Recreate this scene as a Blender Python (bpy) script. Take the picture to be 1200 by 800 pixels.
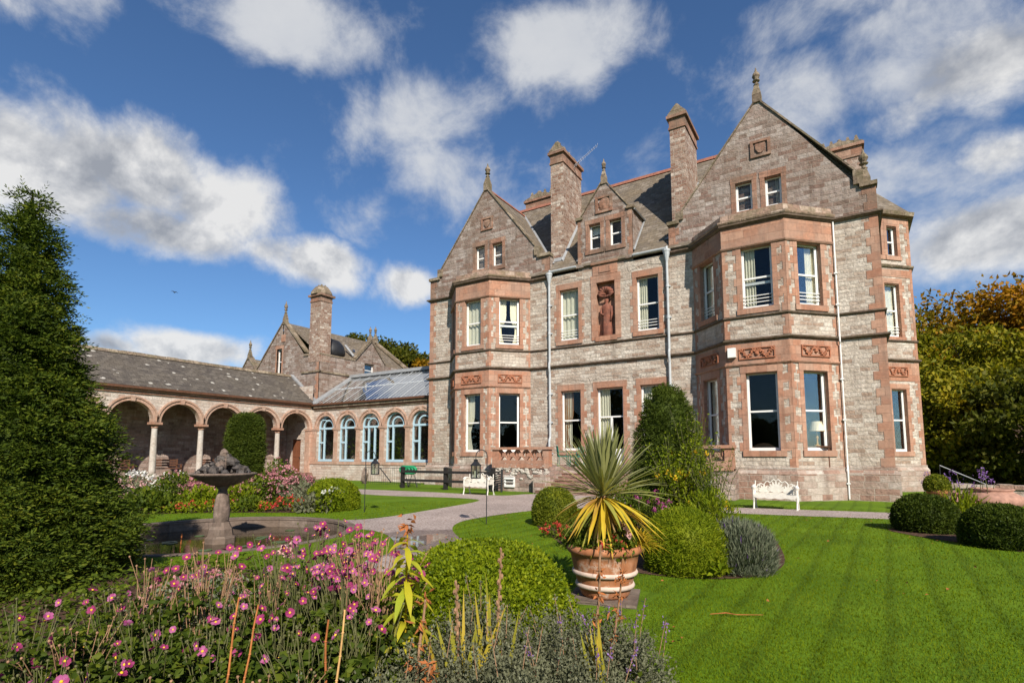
import bpy, math, random
import numpy as np
from math import sin, cos, pi, radians, sqrt, atan2

random.seed(7)
RNG = np.random.default_rng(11)
scene = bpy.context.scene
for _o in list(bpy.data.objects):
    bpy.data.objects.remove(_o)
COL = scene.collection

# ------------------------------------------------------------------ camera
YAW, PIT, EYE = 0.56143, 0.098315, 1.6
fw = (-sin(YAW) * cos(PIT), cos(YAW) * cos(PIT), sin(PIT))
rt = (cos(YAW), sin(YAW), 0.0)
up = (rt[1] * fw[2] - rt[2] * fw[1], rt[2] * fw[0] - rt[0] * fw[2], rt[0] * fw[1] - rt[1] * fw[0])
cam = bpy.data.cameras.new("camera")
cam.sensor_width = 36.0
cam.lens = 624.1 / 1200 * 36
cam.shift_y = 72.0 / 1200
cam.clip_start = 0.1
cam.clip_end = 2000
cam_o = bpy.data.objects.new("camera", cam)
COL.objects.link(cam_o)
import mathutils
cam_o.matrix_world = mathutils.Matrix(((rt[0], up[0], -fw[0], 0), (rt[1], up[1], -fw[1], 0), (rt[2], up[2], -fw[2], EYE), (0, 0, 0, 1)))
scene.camera = cam_o

# ------------------------------------------------------------------ sun, sky
SUN_AZ = radians(-44)          # from +X towards -Y
SUN_EL = radians(36)
sdir = (cos(SUN_EL) * cos(SUN_AZ), cos(SUN_EL) * sin(SUN_AZ), sin(SUN_EL))
sun = bpy.data.lights.new("sun", 'SUN')
sun.energy = 5.0
sun.angle = radians(0.53)
sun.color = (1.0, 0.925, 0.82)
sun_o = bpy.data.objects.new("sun", sun)
COL.objects.link(sun_o)
sun_o.rotation_euler = mathutils.Vector(sdir).to_track_quat('Z', 'Y').to_euler()
sun_o.location = (20, -15, 30)

scene.view_settings.view_transform = 'Standard'
scene.view_settings.look = 'None'
scene.view_settings.exposure = 0.55
scene.view_settings.gamma = 1.0
scene.view_settings.use_curve_mapping = False
scene.cycles.max_bounces = 6
scene.cycles.transparent_max_bounces = 10


class NT:
    """small node-tree helper"""
    def __init__(s, tree):
        s.t = tree
        s.t.nodes.clear()

    def n(s, typ, _p=None, **inp):
        nd = s.t.nodes.new(typ)
        for k, v in (_p or {}).items():
            setattr(nd, k, v)
        for k, v in inp.items():
            key = int(k[1:]) if k[0] == 'i' and k[1:].isdigit() else k.replace('_', ' ')
            s.set(nd.inputs[key], v)
        return nd

    def set(s, sock, v):
        if hasattr(v, 'bl_idname') and hasattr(v, 'outputs'):
            s.t.links.new(v.outputs[0], sock)
        elif isinstance(v, bpy.types.NodeSocket):
            s.t.links.new(v, sock)
        else:
            if sock.type == 'RGBA' and len(v) == 3:
                v = (*v, 1)
            sock.default_value = v

    def m(s, op, a, b=0.0, c=0.0, clamp=False):
        return s.n('ShaderNodeMath', {'operation': op, 'use_clamp': clamp}, i0=a, i1=b, i2=c)

    def vm(s, op, a, b=(0, 0, 0)):
        return s.n('ShaderNodeVectorMath', {'operation': op}, i0=a, i1=b)

    def mix(s, f, a, b, mode='MIX'):
        nd = s.t.nodes.new('ShaderNodeMix')
        nd.data_type = 'RGBA'
        nd.blend_type = mode
        s.set(nd.inputs[0], f)
        s.set(nd.inputs[6], a)
        s.set(nd.inputs[7], b)
        return nd.outputs[2]

    def ramp(s, f, stops, interp='LINEAR'):
        nd = s.t.nodes.new('ShaderNodeValToRGB')
        nd.color_ramp.interpolation = interp
        els = nd.color_ramp.elements
        while len(els) < len(stops):
            els.new(0.5)
        for e, (p, c) in zip(els, stops):
            e.position = p
            if isinstance(c, (int, float)):
                c = (c, c, c)
            e.color = (*c, 1)
        s.set(nd.inputs[0], f)
        return nd.outputs[0]

    def noise(s, vec, scale, detail=4, rough=0.55, dist=0.0):
        return s.n('ShaderNodeTexNoise', None, Vector=vec, Scale=scale, Detail=detail, Roughness=rough, Distortion=dist)


def make_world():
    w = bpy.data.worlds.new("World")
    scene.world = w
    w.use_nodes = True
    T = NT(w.node_tree)
    out = T.n('ShaderNodeOutputWorld')
    sky = T.n('ShaderNodeTexSky', {'sky_type': 'NISHITA'})
    sky.sun_disc = False
    sky.sun_elevation = SUN_EL
    sky.sun_rotation = atan2(sdir[0], sdir[1])
    sky.altitude = 50
    sky.air_density = 1.0
    sky.dust_density = 0.35
    sky.ozone_density = 2.2
    tint = T.mix(1.0, sky.outputs[0], (0.66, 0.90, 1.14), 'MULTIPLY')
    tc = T.n('ShaderNodeTexCoord')
    d = tc.outputs['Generated']
    sx = T.n('ShaderNodeSeparateXYZ', None, Vector=d)
    az = T.m('ARCTAN2', sx.outputs[0], sx.outputs[1])
    el = T.m('ARCSINE', sx.outputs[2])
    CU = [  # heaped clouds: azimuth, elevation, half width, half height, weight
        (-1.33, 0.385, 0.17, 0.080, 1.10), (-1.20, 0.425, 0.16, 0.075, 1.05), (-1.08, 0.395, 0.12, 0.070, 1.05), (-1.16, 0.345, 0.18, 0.045, 1.0),
        (-1.00, 0.345, 0.09, 0.040, .85), (-0.915, 0.337, 0.085, 0.045, 1.05), (-0.756, 0.309, 0.060, 0.046, 1.0), (-1.109, 0.172, 0.10, 0.030, 1.0),
        (-1.22, 0.165, 0.06, 0.022, .85), (0.20, 0.520, 0.12, 0.065, .95), (0.10, 0.485, 0.10, 0.050, .70), (0.19, 0.300, 0.12, 0.060, 1.05),
        (0.20, 0.400, 0.10, 0.040, .70), (-1.36, 0.575, 0.06, 0.035, .65),
        (1.2, 0.4, 0.3, 0.12, 1.0), (2.2, 0.5, 0.4, 0.15, 1.0), (-2.6, 0.45, 0.4, 0.14, 1.0), (3.0, 0.25, 0.3, 0.07, .9)]
    VE = [  # thin veils
        (-1.33, 0.62, 0.10, 0.04, .75), (-0.95, 0.66, 0.24, 0.050, .90), (-0.76, 0.59, 0.15, 0.080, .95), (-0.68, 0.50, 0.12, 0.085, .90), (-0.59, 0.43, 0.09, 0.060, .72),
        (-0.46, 0.69, 0.15, 0.060, 1.0), (-0.02, 0.54, 0.12, 0.075, .85), (0.12, 0.55, 0.16, 0.080, .95), (0.10, 0.42, 0.16, 0.075, .75),
        (0.02, 0.66, 0.16, 0.05, .7), (-0.84, 0.43, 0.10, 0.06, .45), (-.28, .50, .10, .06, .45), (0.16, 0.33, 0.16, 0.09, .7)]

    def field(lst):
        dens = None
        for a, e, wa, we, wt in lst:
            da = T.m('DIVIDE', T.m('SUBTRACT', az, a), wa)
            de = T.m('DIVIDE', T.m('SUBTRACT', el, e), we)
            r2 = T.m('ADD', T.m('MULTIPLY', da, da), T.m('MULTIPLY', de, de))
            g = T.m('MULTIPLY', T.m('EXPONENT', T.m('MULTIPLY', r2, -0.75)), wt)
            dens = g if dens is None else T.m('MAXIMUM', dens, g)
        return dens
    dens = field(CU)
    veil = field(VE)
    warp = T.noise(d, 3.0, 2, 0.5)
    wsc = T.t.nodes.new('ShaderNodeVectorMath')
    wsc.operation = 'SCALE'
    T.set(wsc.inputs[0], T.vm('SUBTRACT', warp.outputs['Color'], (.5, .5, .5)))
    wsc.inputs['Scale'].default_value = 0.10
    dv = T.vm('ADD', d, wsc)
    n1 = T.noise(dv, 8.5, 10, 0.62)
    n2 = T.noise(T.vm('ADD', dv, (0.022, -0.018, 0.036)), 8.0, 5, 0.56)
    tot = T.m('ADD', dens, T.m('MULTIPLY', T.m('SUBTRACT', n1, 0.5), 1.45))
    covA = T.ramp(tot, [(0.36, 0), (0.92, 1)], 'EASE')
    n3 = T.noise(T.vm('MULTIPLY', dv, (1.0, 1.0, 1.25)), 6.6, 11, 0.62, .12)
    vt = T.m('ADD', veil, T.m('MULTIPLY', T.m('SUBTRACT', n3, 0.5), 2.2))
    covB = T.m('MULTIPLY', T.ramp(vt, [(0.22, 0), (1.60, 1)], 'EASE'), .84)
    cov = T.m('MAXIMUM', covA, covB)
    lit = T.m('ADD', T.m('MULTIPLY', T.m('SUBTRACT', n1, n2), 2.6), 0.66)
    thick = T.ramp(tot, [(0.6, 0.0), (1.25, 1)])
    lit2 = T.m('SUBTRACT', lit, T.m('MULTIPLY', thick, 0.20))
    ccol = T.ramp(lit2, [(0.12, (.38, .40, .44)), (.42, (.62, .63, .65)), (.75, (.93, .92, .90))])
    ccol = T.mix(T.m('SUBTRACT', 1.0, covA, clamp=True), ccol, T.ramp(n3, [(.30, (.74, .76, .79)), (.75, (.90, .90, .89))]))
    bg1 = T.n('ShaderNodeBackground', None, Color=tint, Strength=0.074)
    bg2 = T.n('ShaderNodeBackground', None, Color=ccol, Strength=0.62)
    mx = T.n('ShaderNodeMixShader', None, Fac=T.m('MULTIPLY', cov, .93), i1=bg1, i2=bg2)
    T.t.links.new(mx.outputs[0], out.inputs[0])


make_world()
# ------------------------------------------------------------------ mesh helpers
class Fr:
    """vertical frame: u along the wall, z up, d out of the wall"""
    def __init__(s, x, y, ux, uy):
        l = sqrt(ux * ux + uy * uy)
        s.o = (x, y)
        s.u = (ux / l, uy / l)
        s.n = (uy / l, -ux / l)

    def p(s, u, z, d=0.0):
        return (s.o[0] + u * s.u[0] + d * s.n[0], s.o[1] + u * s.u[1] + d * s.n[1], z)


ORG = {}


def link(o, parent=None):
    COL.objects.link(o)
    if parent is not None:
        o.parent = parent
    return o


def thing(name, label, cat, loc=(0, 0, 0), group=None, rz=0.0):
    o = bpy.data.objects.new(name, None)
    link(o)
    o.location = loc
    o.rotation_euler = (0, 0, rz)
    o.empty_display_size = 0.2
    o['label'] = label
    o['category'] = cat
    if group:
        o['group'] = group
    ORG[o.name] = tuple(loc)
    return o


def tag(o, label, cat, group=None):
    o['label'] = label
    o['category'] = cat
    if group:
        o['group'] = group
    return o


def auto_uv(me):
    nf = len(me.loops)
    if nf == 0:
        return
    co = np.empty(len(me.vertices) * 3)
    me.vertices.foreach_get('co', co)
    co = co.reshape(-1, 3)
    vi = np.empty(nf, dtype=np.int32)
    me.loops.foreach_get('vertex_index', vi)
    pn = np.empty(len(me.polygons) * 3)
    me.polygons.foreach_get('normal', pn)
    pn = pn.reshape(-1, 3)
    lt = np.empty(len(me.polygons), dtype=np.int32)
    me.polygons.foreach_get('loop_total', lt)
    n = np.repeat(pn, lt, axis=0)
    flat = np.abs(n[:, 2]) > 0.98
    t = np.stack([-n[:, 1], n[:, 0], np.zeros(nf)], 1)
    t[flat] = (1, 0, 0)
    t /= np.maximum(np.linalg.norm(t, axis=1, keepdims=True), 1e-9)
    b = np.cross(n, t)
    b[flat] = (0, 1, 0)
    p = co[vi]
    uv = np.stack([(p * t).sum(1), (p * b).sum(1)], 1)
    lay = me.uv_layers.new(name='uv')
    lay.data.foreach_set('uv', uv.astype(np.float32).ravel())


class MB:
    def __init__(s):
        s.v = []
        s.f = []

    def add(s, verts, faces):
        b = len(s.v)
        s.v.extend(verts)
        s.f.extend([tuple(i + b for i in f) for f in faces])

    def quad(s, *p):
        s.add(list(p), [tuple(range(len(p)))])

    def hexa(s, p):
        s.add(p, [(0, 3, 2, 1), (4, 5, 6, 7), (0, 1, 5, 4), (1, 2, 6, 5), (2, 3, 7, 6), (3, 0, 4, 7)])

    def box(s, fr, u0, u1, z0, z1, d0, d1):
        P = fr.p
        s.hexa([P(u0, z0, d1), P(u1, z0, d1), P(u1, z0, d0), P(u0, z0, d0), P(u0, z1, d1), P(u1, z1, d1), P(u1, z1, d0), P(u0, z1, d0)])

    def wbox(s, x0, x1, y0, y1, z0, z1):
        s.hexa([(x0, y0, z0), (x1, y0, z0), (x1, y1, z0), (x0, y1, z0), (x0, y0, z1), (x1, y0, z1), (x1, y1, z1), (x0, y1, z1)])

    def taper(s, x0, x1, y0, y1, z0, z1, i):
        s.hexa([(x0, y0, z0), (x1, y0, z0), (x1, y1, z0), (x0, y1, z0), (x0 + i, y0 + i, z1), (x1 - i, y0 + i, z1), (x1 - i, y1 - i, z1), (x0 + i, y1 - i, z1)])

    def prism(s, fr, poly, d0, d1):
        n = len(poly)
        vs = [fr.p(u, z, d1) for u, z in poly] + [fr.p(u, z, d0) for u, z in poly]
        fs = [tuple(range(n)), tuple(range(2 * n - 1, n - 1, -1))]
        for i in range(n):
            j = (i + 1) % n
            fs.append((j, i, i + n, j + n))
        s.add(vs, fs)

    def tube(s, pts, r, n=6, cap=True):
        pts = [mathutils.Vector(p) for p in pts]
        m = len(pts)
        rs = r if isinstance(r, (list, tuple)) else [r] * m
        b = len(s.v)
        prev = None
        for i, p in enumerate(pts):
            t = (pts[min(i + 1, m - 1)] - pts[max(i - 1, 0)])
            if t.length < 1e-9:
                t = mathutils.Vector((0, 0, 1))
            t.normalize()
            if prev is None:
                a = mathutils.Vector((0, 0, 1)) if abs(t.z) < 0.9 else mathutils.Vector((1, 0, 0))
                x = t.cross(a).normalized()
            else:
                x = (prev - t * prev.dot(t))
                if x.length < 1e-6:
                    x = t.orthogonal()
                x.normalize()
            prev = x
            y = t.cross(x)
            for k in range(n):
                a = 2 * pi * k / n
                q = p + x * (rs[i] * cos(a)) + y * (rs[i] * sin(a))
                s.v.append((q.x, q.y, q.z))
        for i in range(m - 1):
            for k in range(n):
                k2 = (k + 1) % n
                s.f.append((b + i * n + k, b + i * n + k2, b + (i + 1) * n + k2, b + (i + 1) * n + k))
        if cap:
            s.f.append(tuple(b + k for k in range(n - 1, -1, -1)))
            s.f.append(tuple(b + (m - 1) * n + k for k in range(n)))

    def lathe(s, c, prof, n=16, ex=1.0, ey=1.0, rot=0.0, fn=None):
        b = len(s.v)
        for i, (r, z) in enumerate(prof):
            for k in range(n):
                a = 2 * pi * k / n + rot
                rr = r * (fn(a, z) if fn else 1.0)
                s.v.append((c[0] + rr * cos(a) * ex, c[1] + rr * sin(a) * ey, c[2] + z))
        for i in range(len(prof) - 1):
            for k in range(n):
                k2 = (k + 1) % n
                s.f.append((b + i * n + k, b + i * n + k2, b + (i + 1) * n + k2, b + (i + 1) * n + k))
        s.f.append(tuple(b + k for k in range(n - 1, -1, -1)))
        e = b + (len(prof) - 1) * n
        s.f.append(tuple(e + k for k in range(n)))

    def sweep(s, path, prof, z=0.0):
        """sweep a closed (d,z) profile along an XY polyline; d grows to the right of travel"""
        n = len(prof)
        m = len(path)
        offs = []
        for i in range(m):
            def nrm(a, b):
                l = math.hypot(b[0] - a[0], b[1] - a[1])
                return ((b[1] - a[1]) / l, -(b[0] - a[0]) / l)
            if i == 0:
                o = nrm(path[0], path[1])
            elif i == m - 1:
                o = nrm(path[-2], path[-1])
            else:
                n1 = nrm(path[i - 1], path[i])
                n2 = nrm(path[i], path[i + 1])
                k = 1 + n1[0] * n2[0] + n1[1] * n2[1]
                o = ((n1[0] + n2[0]) / k, (n1[1] + n2[1]) / k)
            offs.append(o)
        vs = []
        for (x, y), o in zip(path, offs):
            vs += [(x + o[0] * d, y + o[1] * d, z + zz) for d, zz in prof]
        fs = []
        for i in range(m - 1):
            for k in range(n):
                k2 = (k + 1) % n
                fs.append((i * n + k, (i + 1) * n + k, (i + 1) * n + k2, i * n + k2))
        fs.append(tuple(range(n)))
        fs.append(tuple((m - 1) * n + k for k in range(n - 1, -1, -1)))
        s.add(vs, fs)

    def blob(s, c, rx, ry, rz, n=8, m=5, seed=0, amp=0.12):
        r = random.Random(seed)
        b = len(s.v)
        for i in range(m + 1):
            th = pi * i / m
            for k in range(n):
                a = 2 * pi * k / n
                q = 1 + r.uniform(-amp, amp)
                s.v.append((c[0] + rx * q * sin(th) * cos(a), c[1] + ry * q * sin(th) * sin(a), c[2] + rz * q * cos(th)))
        for i in range(m):
            for k in range(n):
                k2 = (k + 1) % n
                s.f.append((b + i * n + k, b + (i + 1) * n + k, b + (i + 1) * n + k2, b + i * n + k2))

    def build(s, name, mat, parent=None, smooth=False, org=None, recalc=True):
        me = bpy.data.meshes.new(name)
        o_ = org or (0, 0, 0)
        if parent is not None:
            o_ = ORG.get(parent.name, (0, 0, 0))
        me.from_pydata(s.v, [], s.f)
        if recalc:
            import bmesh
            bm = bmesh.new()
            bm.from_mesh(me)
            bmesh.ops.recalc_face_normals(bm, faces=bm.faces)
            bm.to_mesh(me)
            bm.free()
        me.update()
        auto_uv(me)
        if o_ != (0, 0, 0):
            me.transform(mathutils.Matrix.Translation((-o_[0], -o_[1], -o_[2])))
        if smooth:
            me.polygons.foreach_set('use_smooth', [True] * len(me.polygons))
        me.materials.append(mat)
        ob = bpy.data.objects.new(name, me)
        link(ob, parent)
        if parent is None and org:
            ob.location = org
        ORG[ob.name] = o_
        return ob


def interp(fn, u, side):
    """piecewise linear with jumps: list of (u0, z0, u1, z1)"""
    for (a, za, b, zb) in fn:
        if (side > 0 and a <= u + 1e-9 < b) or (side < 0 and a < u - 1e-9 + 2e-9 <= b + 1e-9 and u > a):
            return za + (zb - za) * (u - a) / (b - a)
    a, za, b, zb = fn[-1] if u > fn[0][0] else fn[0]
    return za + (zb - za) * (u - a) / (b - a)


def prof(*pts):
    """profile points (u,z); a repeated u is a vertical jump"""
    return [(a[0], a[1], b[0], b[1]) for a, b in zip(pts, pts[1:]) if b[0] - a[0] > 1e-6]


def rhole(u0, u1, z0, z1):
    return dict(u0=u0, u1=u1, z0=z0, top=prof((u0, z1), (u1, z1)))


def ahole(c, r, z0, spring, n=14):
    pts = [(c - r * cos(pi * i / n), spring + r * sin(pi * i / n)) for i in range(n + 1)]
    return dict(u0=c - r, u1=c + r, z0=z0, top=prof(*pts))


def wall(mb, fr, base, top, holes, reveal=0.25, d=0.0):
    us = sorted({round(x, 5) for seg in top for x in (seg[0], seg[2])} | {round(x, 5) for h in holes for seg in h['top'] for x in (seg[0], seg[2])})
    for a, b in zip(us, us[1:]):
        if b - a < 1e-5:
            continue
        mid = (a + b) / 2
        hs = sorted([h for h in holes if h['u0'] < mid < h['u1']], key=lambda h: h['z0'])
        zl = zr = base
        for h in hs:
            mb.quad(fr.p(a, zl, d), fr.p(b, zr, d), fr.p(b, h['z0'], d), fr.p(a, h['z0'], d))
            zl, zr = interp(h['top'], a, 1), interp(h['top'], b, -1)
        ta, tb = interp(top, a, 1), interp(top, b, -1)
        mb.quad(fr.p(a, zl, d), fr.p(b, zr, d), fr.p(b, tb, d), fr.p(a, ta, d))
    for h in holes:
        out = [(h['u0'], h['z0']), (h['u0'], h['top'][0][1])] + [(t[2], t[3]) for t in h['top']] + [(h['u1'], h['z0'])]
        for (ua, za), (ub, zb) in zip(out, out[1:] + out[:1]):
            if abs(ua - ub) + abs(za - zb) > 1e-6:
                mb.quad(fr.p(ua, za, d), fr.p(ub, zb, d), fr.p(ub, zb, d - reveal), fr.p(ua, za, d - reveal))


# ------------------------------------------------------------------ fast leaf meshes
def unit(a):
    return a / np.maximum(np.linalg.norm(a, axis=-1, keepdims=True), 1e-9)


def raw_mesh(name, V, F, mat, parent=None, smooth=False, org=None):
    """V (N,3), F (M,k) all the same size"""
    me = bpy.data.meshes.new(name)
    o_ = org or (0, 0, 0)
    if parent is not None:
        o_ = ORG.get(parent.name, (0, 0, 0))
    V = np.asarray(V, dtype=np.float32) - np.array(o_, dtype=np.float32)
    F = np.asarray(F, dtype=np.int32)
    k = F.shape[1]
    me.vertices.add(len(V))
    me.vertices.foreach_set('co', V.ravel())
    me.loops.add(F.size)
    me.loops.foreach_set('vertex_index', F.ravel())
    me.polygons.add(len(F))
    me.polygons.foreach_set('loop_start', np.arange(0, F.size, k, dtype=np.int32))
    me.update(calc_edges=True)
    if smooth:
        me.polygons.foreach_set('use_smooth', np.ones(len(F), dtype=bool))
    me.materials.append(mat)
    ob = bpy.data.objects.new(name, me)
    link(ob, parent)
    if parent is None and org:
        ob.location = org
    ORG[ob.name] = o_
    return ob


def leaf_arrays(P, D, L, W, bend=0.15, up=None):
    """diamond leaves folded on the midrib: 2 triangles each; P base points, D directions"""
    n = len(P)
    D = unit(D)
    R = RNG.normal(size=(n, 3)) if up is None else np.tile(np.array(up, float), (n, 1)) + RNG.normal(size=(n, 3)) * .45
    S = unit(np.cross(D, R))
    N = np.cross(S, D)
    L = np.broadcast_to(np.asarray(L, float), (n,))[:, None]
    W = np.broadcast_to(np.asarray(W, float), (n,))[:, None]
    A = P
    B = P + D * L * .45 + S * W * .5 + N * W * bend
    C = P + D * L - N * L * bend * .6
    E = P + D * L * .45 - S * W * .5 + N * W * bend
    V = np.stack([A, B, C, E], 1).reshape(-1, 3)
    i = np.arange(n) * 4
    F = np.stack([np.stack([i, i + 1, i + 2], 1), np.stack([i, i + 2, i + 3], 1)], 1).reshape(-1, 3)
    return V, F


def leaves(name, mat, P, D, L, W, parent=None, bend=0.15, org=None, up=None):
    V, F = leaf_arrays(P, D, L, W, bend, up)
    return raw_mesh(name, V, F, mat, parent, org=org)


def strips(P, D, L, W, droop, seg=5, fold=0.25, up=(0, 0, 1)):
    """sword leaves: curved tapered strips with a V section"""
    n = len(P)
    D = unit(D)
    S = unit(np.cross(D, np.tile(np.array(up, float), (n, 1)) + RNG.normal(size=(n, 3)) * .15))
    N = np.cross(S, D)
    L = np.broadcast_to(np.asarray(L, float), (n,))[:, None]
    W = np.broadcast_to(np.asarray(W, float), (n,))[:, None]
    droop = np.broadcast_to(np.asarray(droop, float), (n,))[:, None]
    rows = []
    for k in range(seg + 1):
        t = k / seg
        c = P + D * L * t + np.array([0, 0, -1.0]) * droop * L * t ** 2.2
        w = W * (0.55 + 0.9 * t if t < .5 else 1.0 * (1.0 - ((t - .5) / .5) ** 1.6) + 0.0) * .5
        rows.append(np.stack([c - S * w + N * w * fold, c, c + S * w + N * w * fold], 1))
    V = np.stack(rows, 1).reshape(-1, 3)  # n, seg+1, 3
    F = []
    base = np.arange(n) * (seg + 1) * 3
    for k in range(seg):
        for j in range(2):
            a = base + k * 3 + j
            F.append(np.stack([a, a + 1, a + 4, a + 3], 1))
    F = np.stack(F, 1).reshape(-1, 4)
    return V, F


def vnoise(P, scale, seed=0):
    """cheap smooth 3-D noise in -1..1 from sums of sines"""
    r = np.random.default_rng(seed)
    v = np.zeros(len(P))
    for i in range(7):
        k = r.normal(size=3) * scale * (1 + .35 * i)
        v += np.sin(P @ k + r.uniform(0, 6.28)) / (1 + .25 * i)
    return v / 2.6


def sphere_dirs(n, zmin=-0.2, seed=None):
    z = RNG.uniform(zmin, 1, n)
    a = RNG.uniform(0, 2 * pi, n)
    r = np.sqrt(np.maximum(0, 1 - z * z))
    return np.stack([r * np.cos(a), r * np.sin(a), z], 1)
# ------------------------------------------------------------------ materials
M = {}


def new_mat(name):
    m = bpy.data.materials.new(name)
    m.use_nodes = True
    T = NT(m.node_tree)
    out = T.n('ShaderNodeOutputMaterial')
    M[name] = m
    return m, T, out


def principled(T, out, col, rough=0.8, bump=None, spec=0.3, metal=0.0, **kw):
    b = T.n('ShaderNodeBsdfPrincipled')
    T.set(b.inputs['Base Color'], col)
    T.set(b.inputs['Roughness'], rough)
    T.set(b.inputs['Metallic'], metal)
    b.inputs['Specular IOR Level'].default_value = spec
    for k, v in kw.items():
        T.set(b.inputs[k.replace('_', ' ')], v)
    if bump is not None:
        T.set(b.inputs['Normal'], bump)
    T.t.links.new(b.outputs[0], out.inputs[0])
    return b


def bump(T, h, dist=0.02, strength=0.8):
    return T.n('ShaderNodeBump', None, Strength=strength, Distance=dist, Height=h)


def mat_stone(name, pal, bw, bh, mortar, mcol, weather, wamt, big=0.9, rough=0.9, bd=0.03, vvar=0.25, streak=0.0, distort=0.05, off=(0, 0, 0)):
    m, T, out = new_mat(name)
    tc = T.n('ShaderNodeTexCoord')
    uv = T.vm('ADD', tc.outputs['UV'], off)
    geo = T.n('ShaderNodeNewGeometry')
    pos = geo.outputs['Position']
    nz = T.noise(uv, 1.7, 3, .6)
    sc = T.t.nodes.new('ShaderNodeVectorMath')
    sc.operation = 'SCALE'
    T.set(sc.inputs[0], T.vm('SUBTRACT', nz.outputs['Color'], (.5, .5, .5)))
    sc.inputs['Scale'].default_value = distort
    vec = T.vm('ADD', uv, sc)

    def brick(w, h, o, f):
        b = T.n('ShaderNodeTexBrick', None, Vector=vec)
        b.offset = o
        b.offset_frequency = f
        b.squash = 0.62
        b.squash_frequency = 3
        b.inputs['Color1'].default_value = (0, 0, 0, 1)
        b.inputs['Color2'].default_value = (1, 1, 1, 1)
        b.inputs['Mortar'].default_value = (.5, .5, .5, 1)
        b.inputs['Scale'].default_value = 1
        b.inputs['Mortar Size'].default_value = mortar
        b.inputs['Mortar Smooth'].default_value = .35
        b.inputs['Bias'].default_value = 0
        b.inputs['Brick Width'].default_value = w
        b.inputs['Row Height'].default_value = h
        return b
    b1 = brick(bw, bh, .43, 2)
    n = len(pal)
    rnd = b1.outputs['Color']
    col = T.ramp(rnd, [((i + .5) / n, c) for i, c in enumerate(pal)])
    fine = T.noise(pos, 9.0, 6, .65)
    col = T.mix(1.0, col, T.ramp(fine, [(.25, 1 - vvar * 1.3), (.75, 1 + vvar)]), 'MULTIPLY')
    wn = T.noise(pos, big, 5, .62)
    col = T.mix(T.ramp(wn, [(.44, 0), (.66, wamt)]), col, weather)
    wn2 = T.noise(T.vm('ADD', pos, (31, 7, 3)), 2.6, 5, .7)
    col = T.mix(T.ramp(wn2, [(.60, 0), (.70, .45)]), col, tuple(c * .45 for c in weather))
    if streak:
        st = T.noise(T.vm('MULTIPLY', pos, (2.2, 2.2, .22)), 1.6, 4, .6)
        col = T.mix(T.ramp(st, [(.52, 0), (.72, streak)]), col, tuple(c * .32 for c in weather))
    fac = b1.outputs['Fac']
    col = T.mix(T.m('MULTIPLY', fac, .85), col, mcol)
    nb = T.noise(uv, 14, 5, .6)
    nb2 = T.noise(uv, 4.5, 3, .55)
    h = T.m('ADD', T.m('MULTIPLY', T.m('SUBTRACT', 1.0, fac), .75), T.m('ADD', T.m('MULTIPLY', nb, .55), T.m('MULTIPLY', nb2, .9)))
    h = T.m('ADD', h, T.m('MULTIPLY', rnd, .35))
    principled(T, out, col, rough, bump(T, h, bd, .9), spec=.15)
    return m


mat_stone('rubble_stone', [(0.3187, 0.2281, 0.1719), (0.4312, 0.3631, 0.2986), (0.4968, 0.4375, 0.3664), (0.5437, 0.4841, 0.4117), (0.4593, 0.3910, 0.3167), (0.5156, 0.4561, 0.3845), (0.3843, 0.3072, 0.2443)], .52, .155, .012, (.44, .38, .32), (.30, .225, .17), .6, bd=.06, vvar=.36, streak=.40, distort=.13)
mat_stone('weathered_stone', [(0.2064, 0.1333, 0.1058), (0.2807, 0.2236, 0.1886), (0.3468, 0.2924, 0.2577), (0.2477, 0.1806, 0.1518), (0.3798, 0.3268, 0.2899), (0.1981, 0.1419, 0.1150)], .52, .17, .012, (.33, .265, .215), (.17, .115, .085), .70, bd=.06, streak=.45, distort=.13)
mat_stone('plinth_stone', [(0.2805, 0.1742, 0.1318), (0.3995, 0.3272, 0.2720), (0.4420, 0.3825, 0.3272), (0.2890, 0.2040, 0.1615), (0.4590, 0.4080, 0.3570)], .72, .225, .014, (.40, .33, .27), (.26, .165, .125), .7, bd=.05, streak=.4, distort=.10)
mat_stone('chimney_stone', [(0.2430, 0.1350, 0.0945), (0.3780, 0.2880, 0.2250), (0.2160, 0.1260, 0.0945), (0.5220, 0.4500, 0.3780), (0.2790, 0.1800, 0.1350)], .36, .16, .016, (.42, .34, .275), (.22, .135, .10), .65, bd=.06, streak=.4, distort=.14)
mat_stone('red_sandstone', [(0.3456, 0.1701, 0.1073), (0.3888, 0.2032, 0.1320), (0.3110, 0.1493, 0.0949), (0.3715, 0.2074, 0.1403), (0.4147, 0.2406, 0.1650)], .55, .31, .006, (.32, .20, .145), (.30, .205, .155), .65, bd=.014, streak=.35, vvar=.22, distort=.02)
mat_stone('pale_sandstone', [(0.4232, 0.2552, 0.1806), (0.4600, 0.2992, 0.2236), (0.3956, 0.2288, 0.1591), (0.4784, 0.3256, 0.2494)], .4, .31, .006, (.38, .27, .21), (.34, .25, .19), .6, bd=.014, streak=.3, vvar=.22, distort=.02)
mat_stone('weathered_sandstone', [(0.2700, 0.1394, 0.0920), (0.3240, 0.1804, 0.1240), (0.2340, 0.1189, 0.0800), (0.3420, 0.2132, 0.1520)], .55, .31, .008, (.25, .17, .13), (.16, .115, .085), .8, bd=.03, streak=.5, vvar=.3, distort=.03)
mat_stone('mossy_stone', [(.20, .15, .105), (.25, .195, .14), (.15, .11, .08), (.30, .24, .175)], .8, .5, .008, (.13, .10, .07), (.105, .09, .045), .7, big=2.5, bd=.04, vvar=.45, distort=.04)
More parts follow.
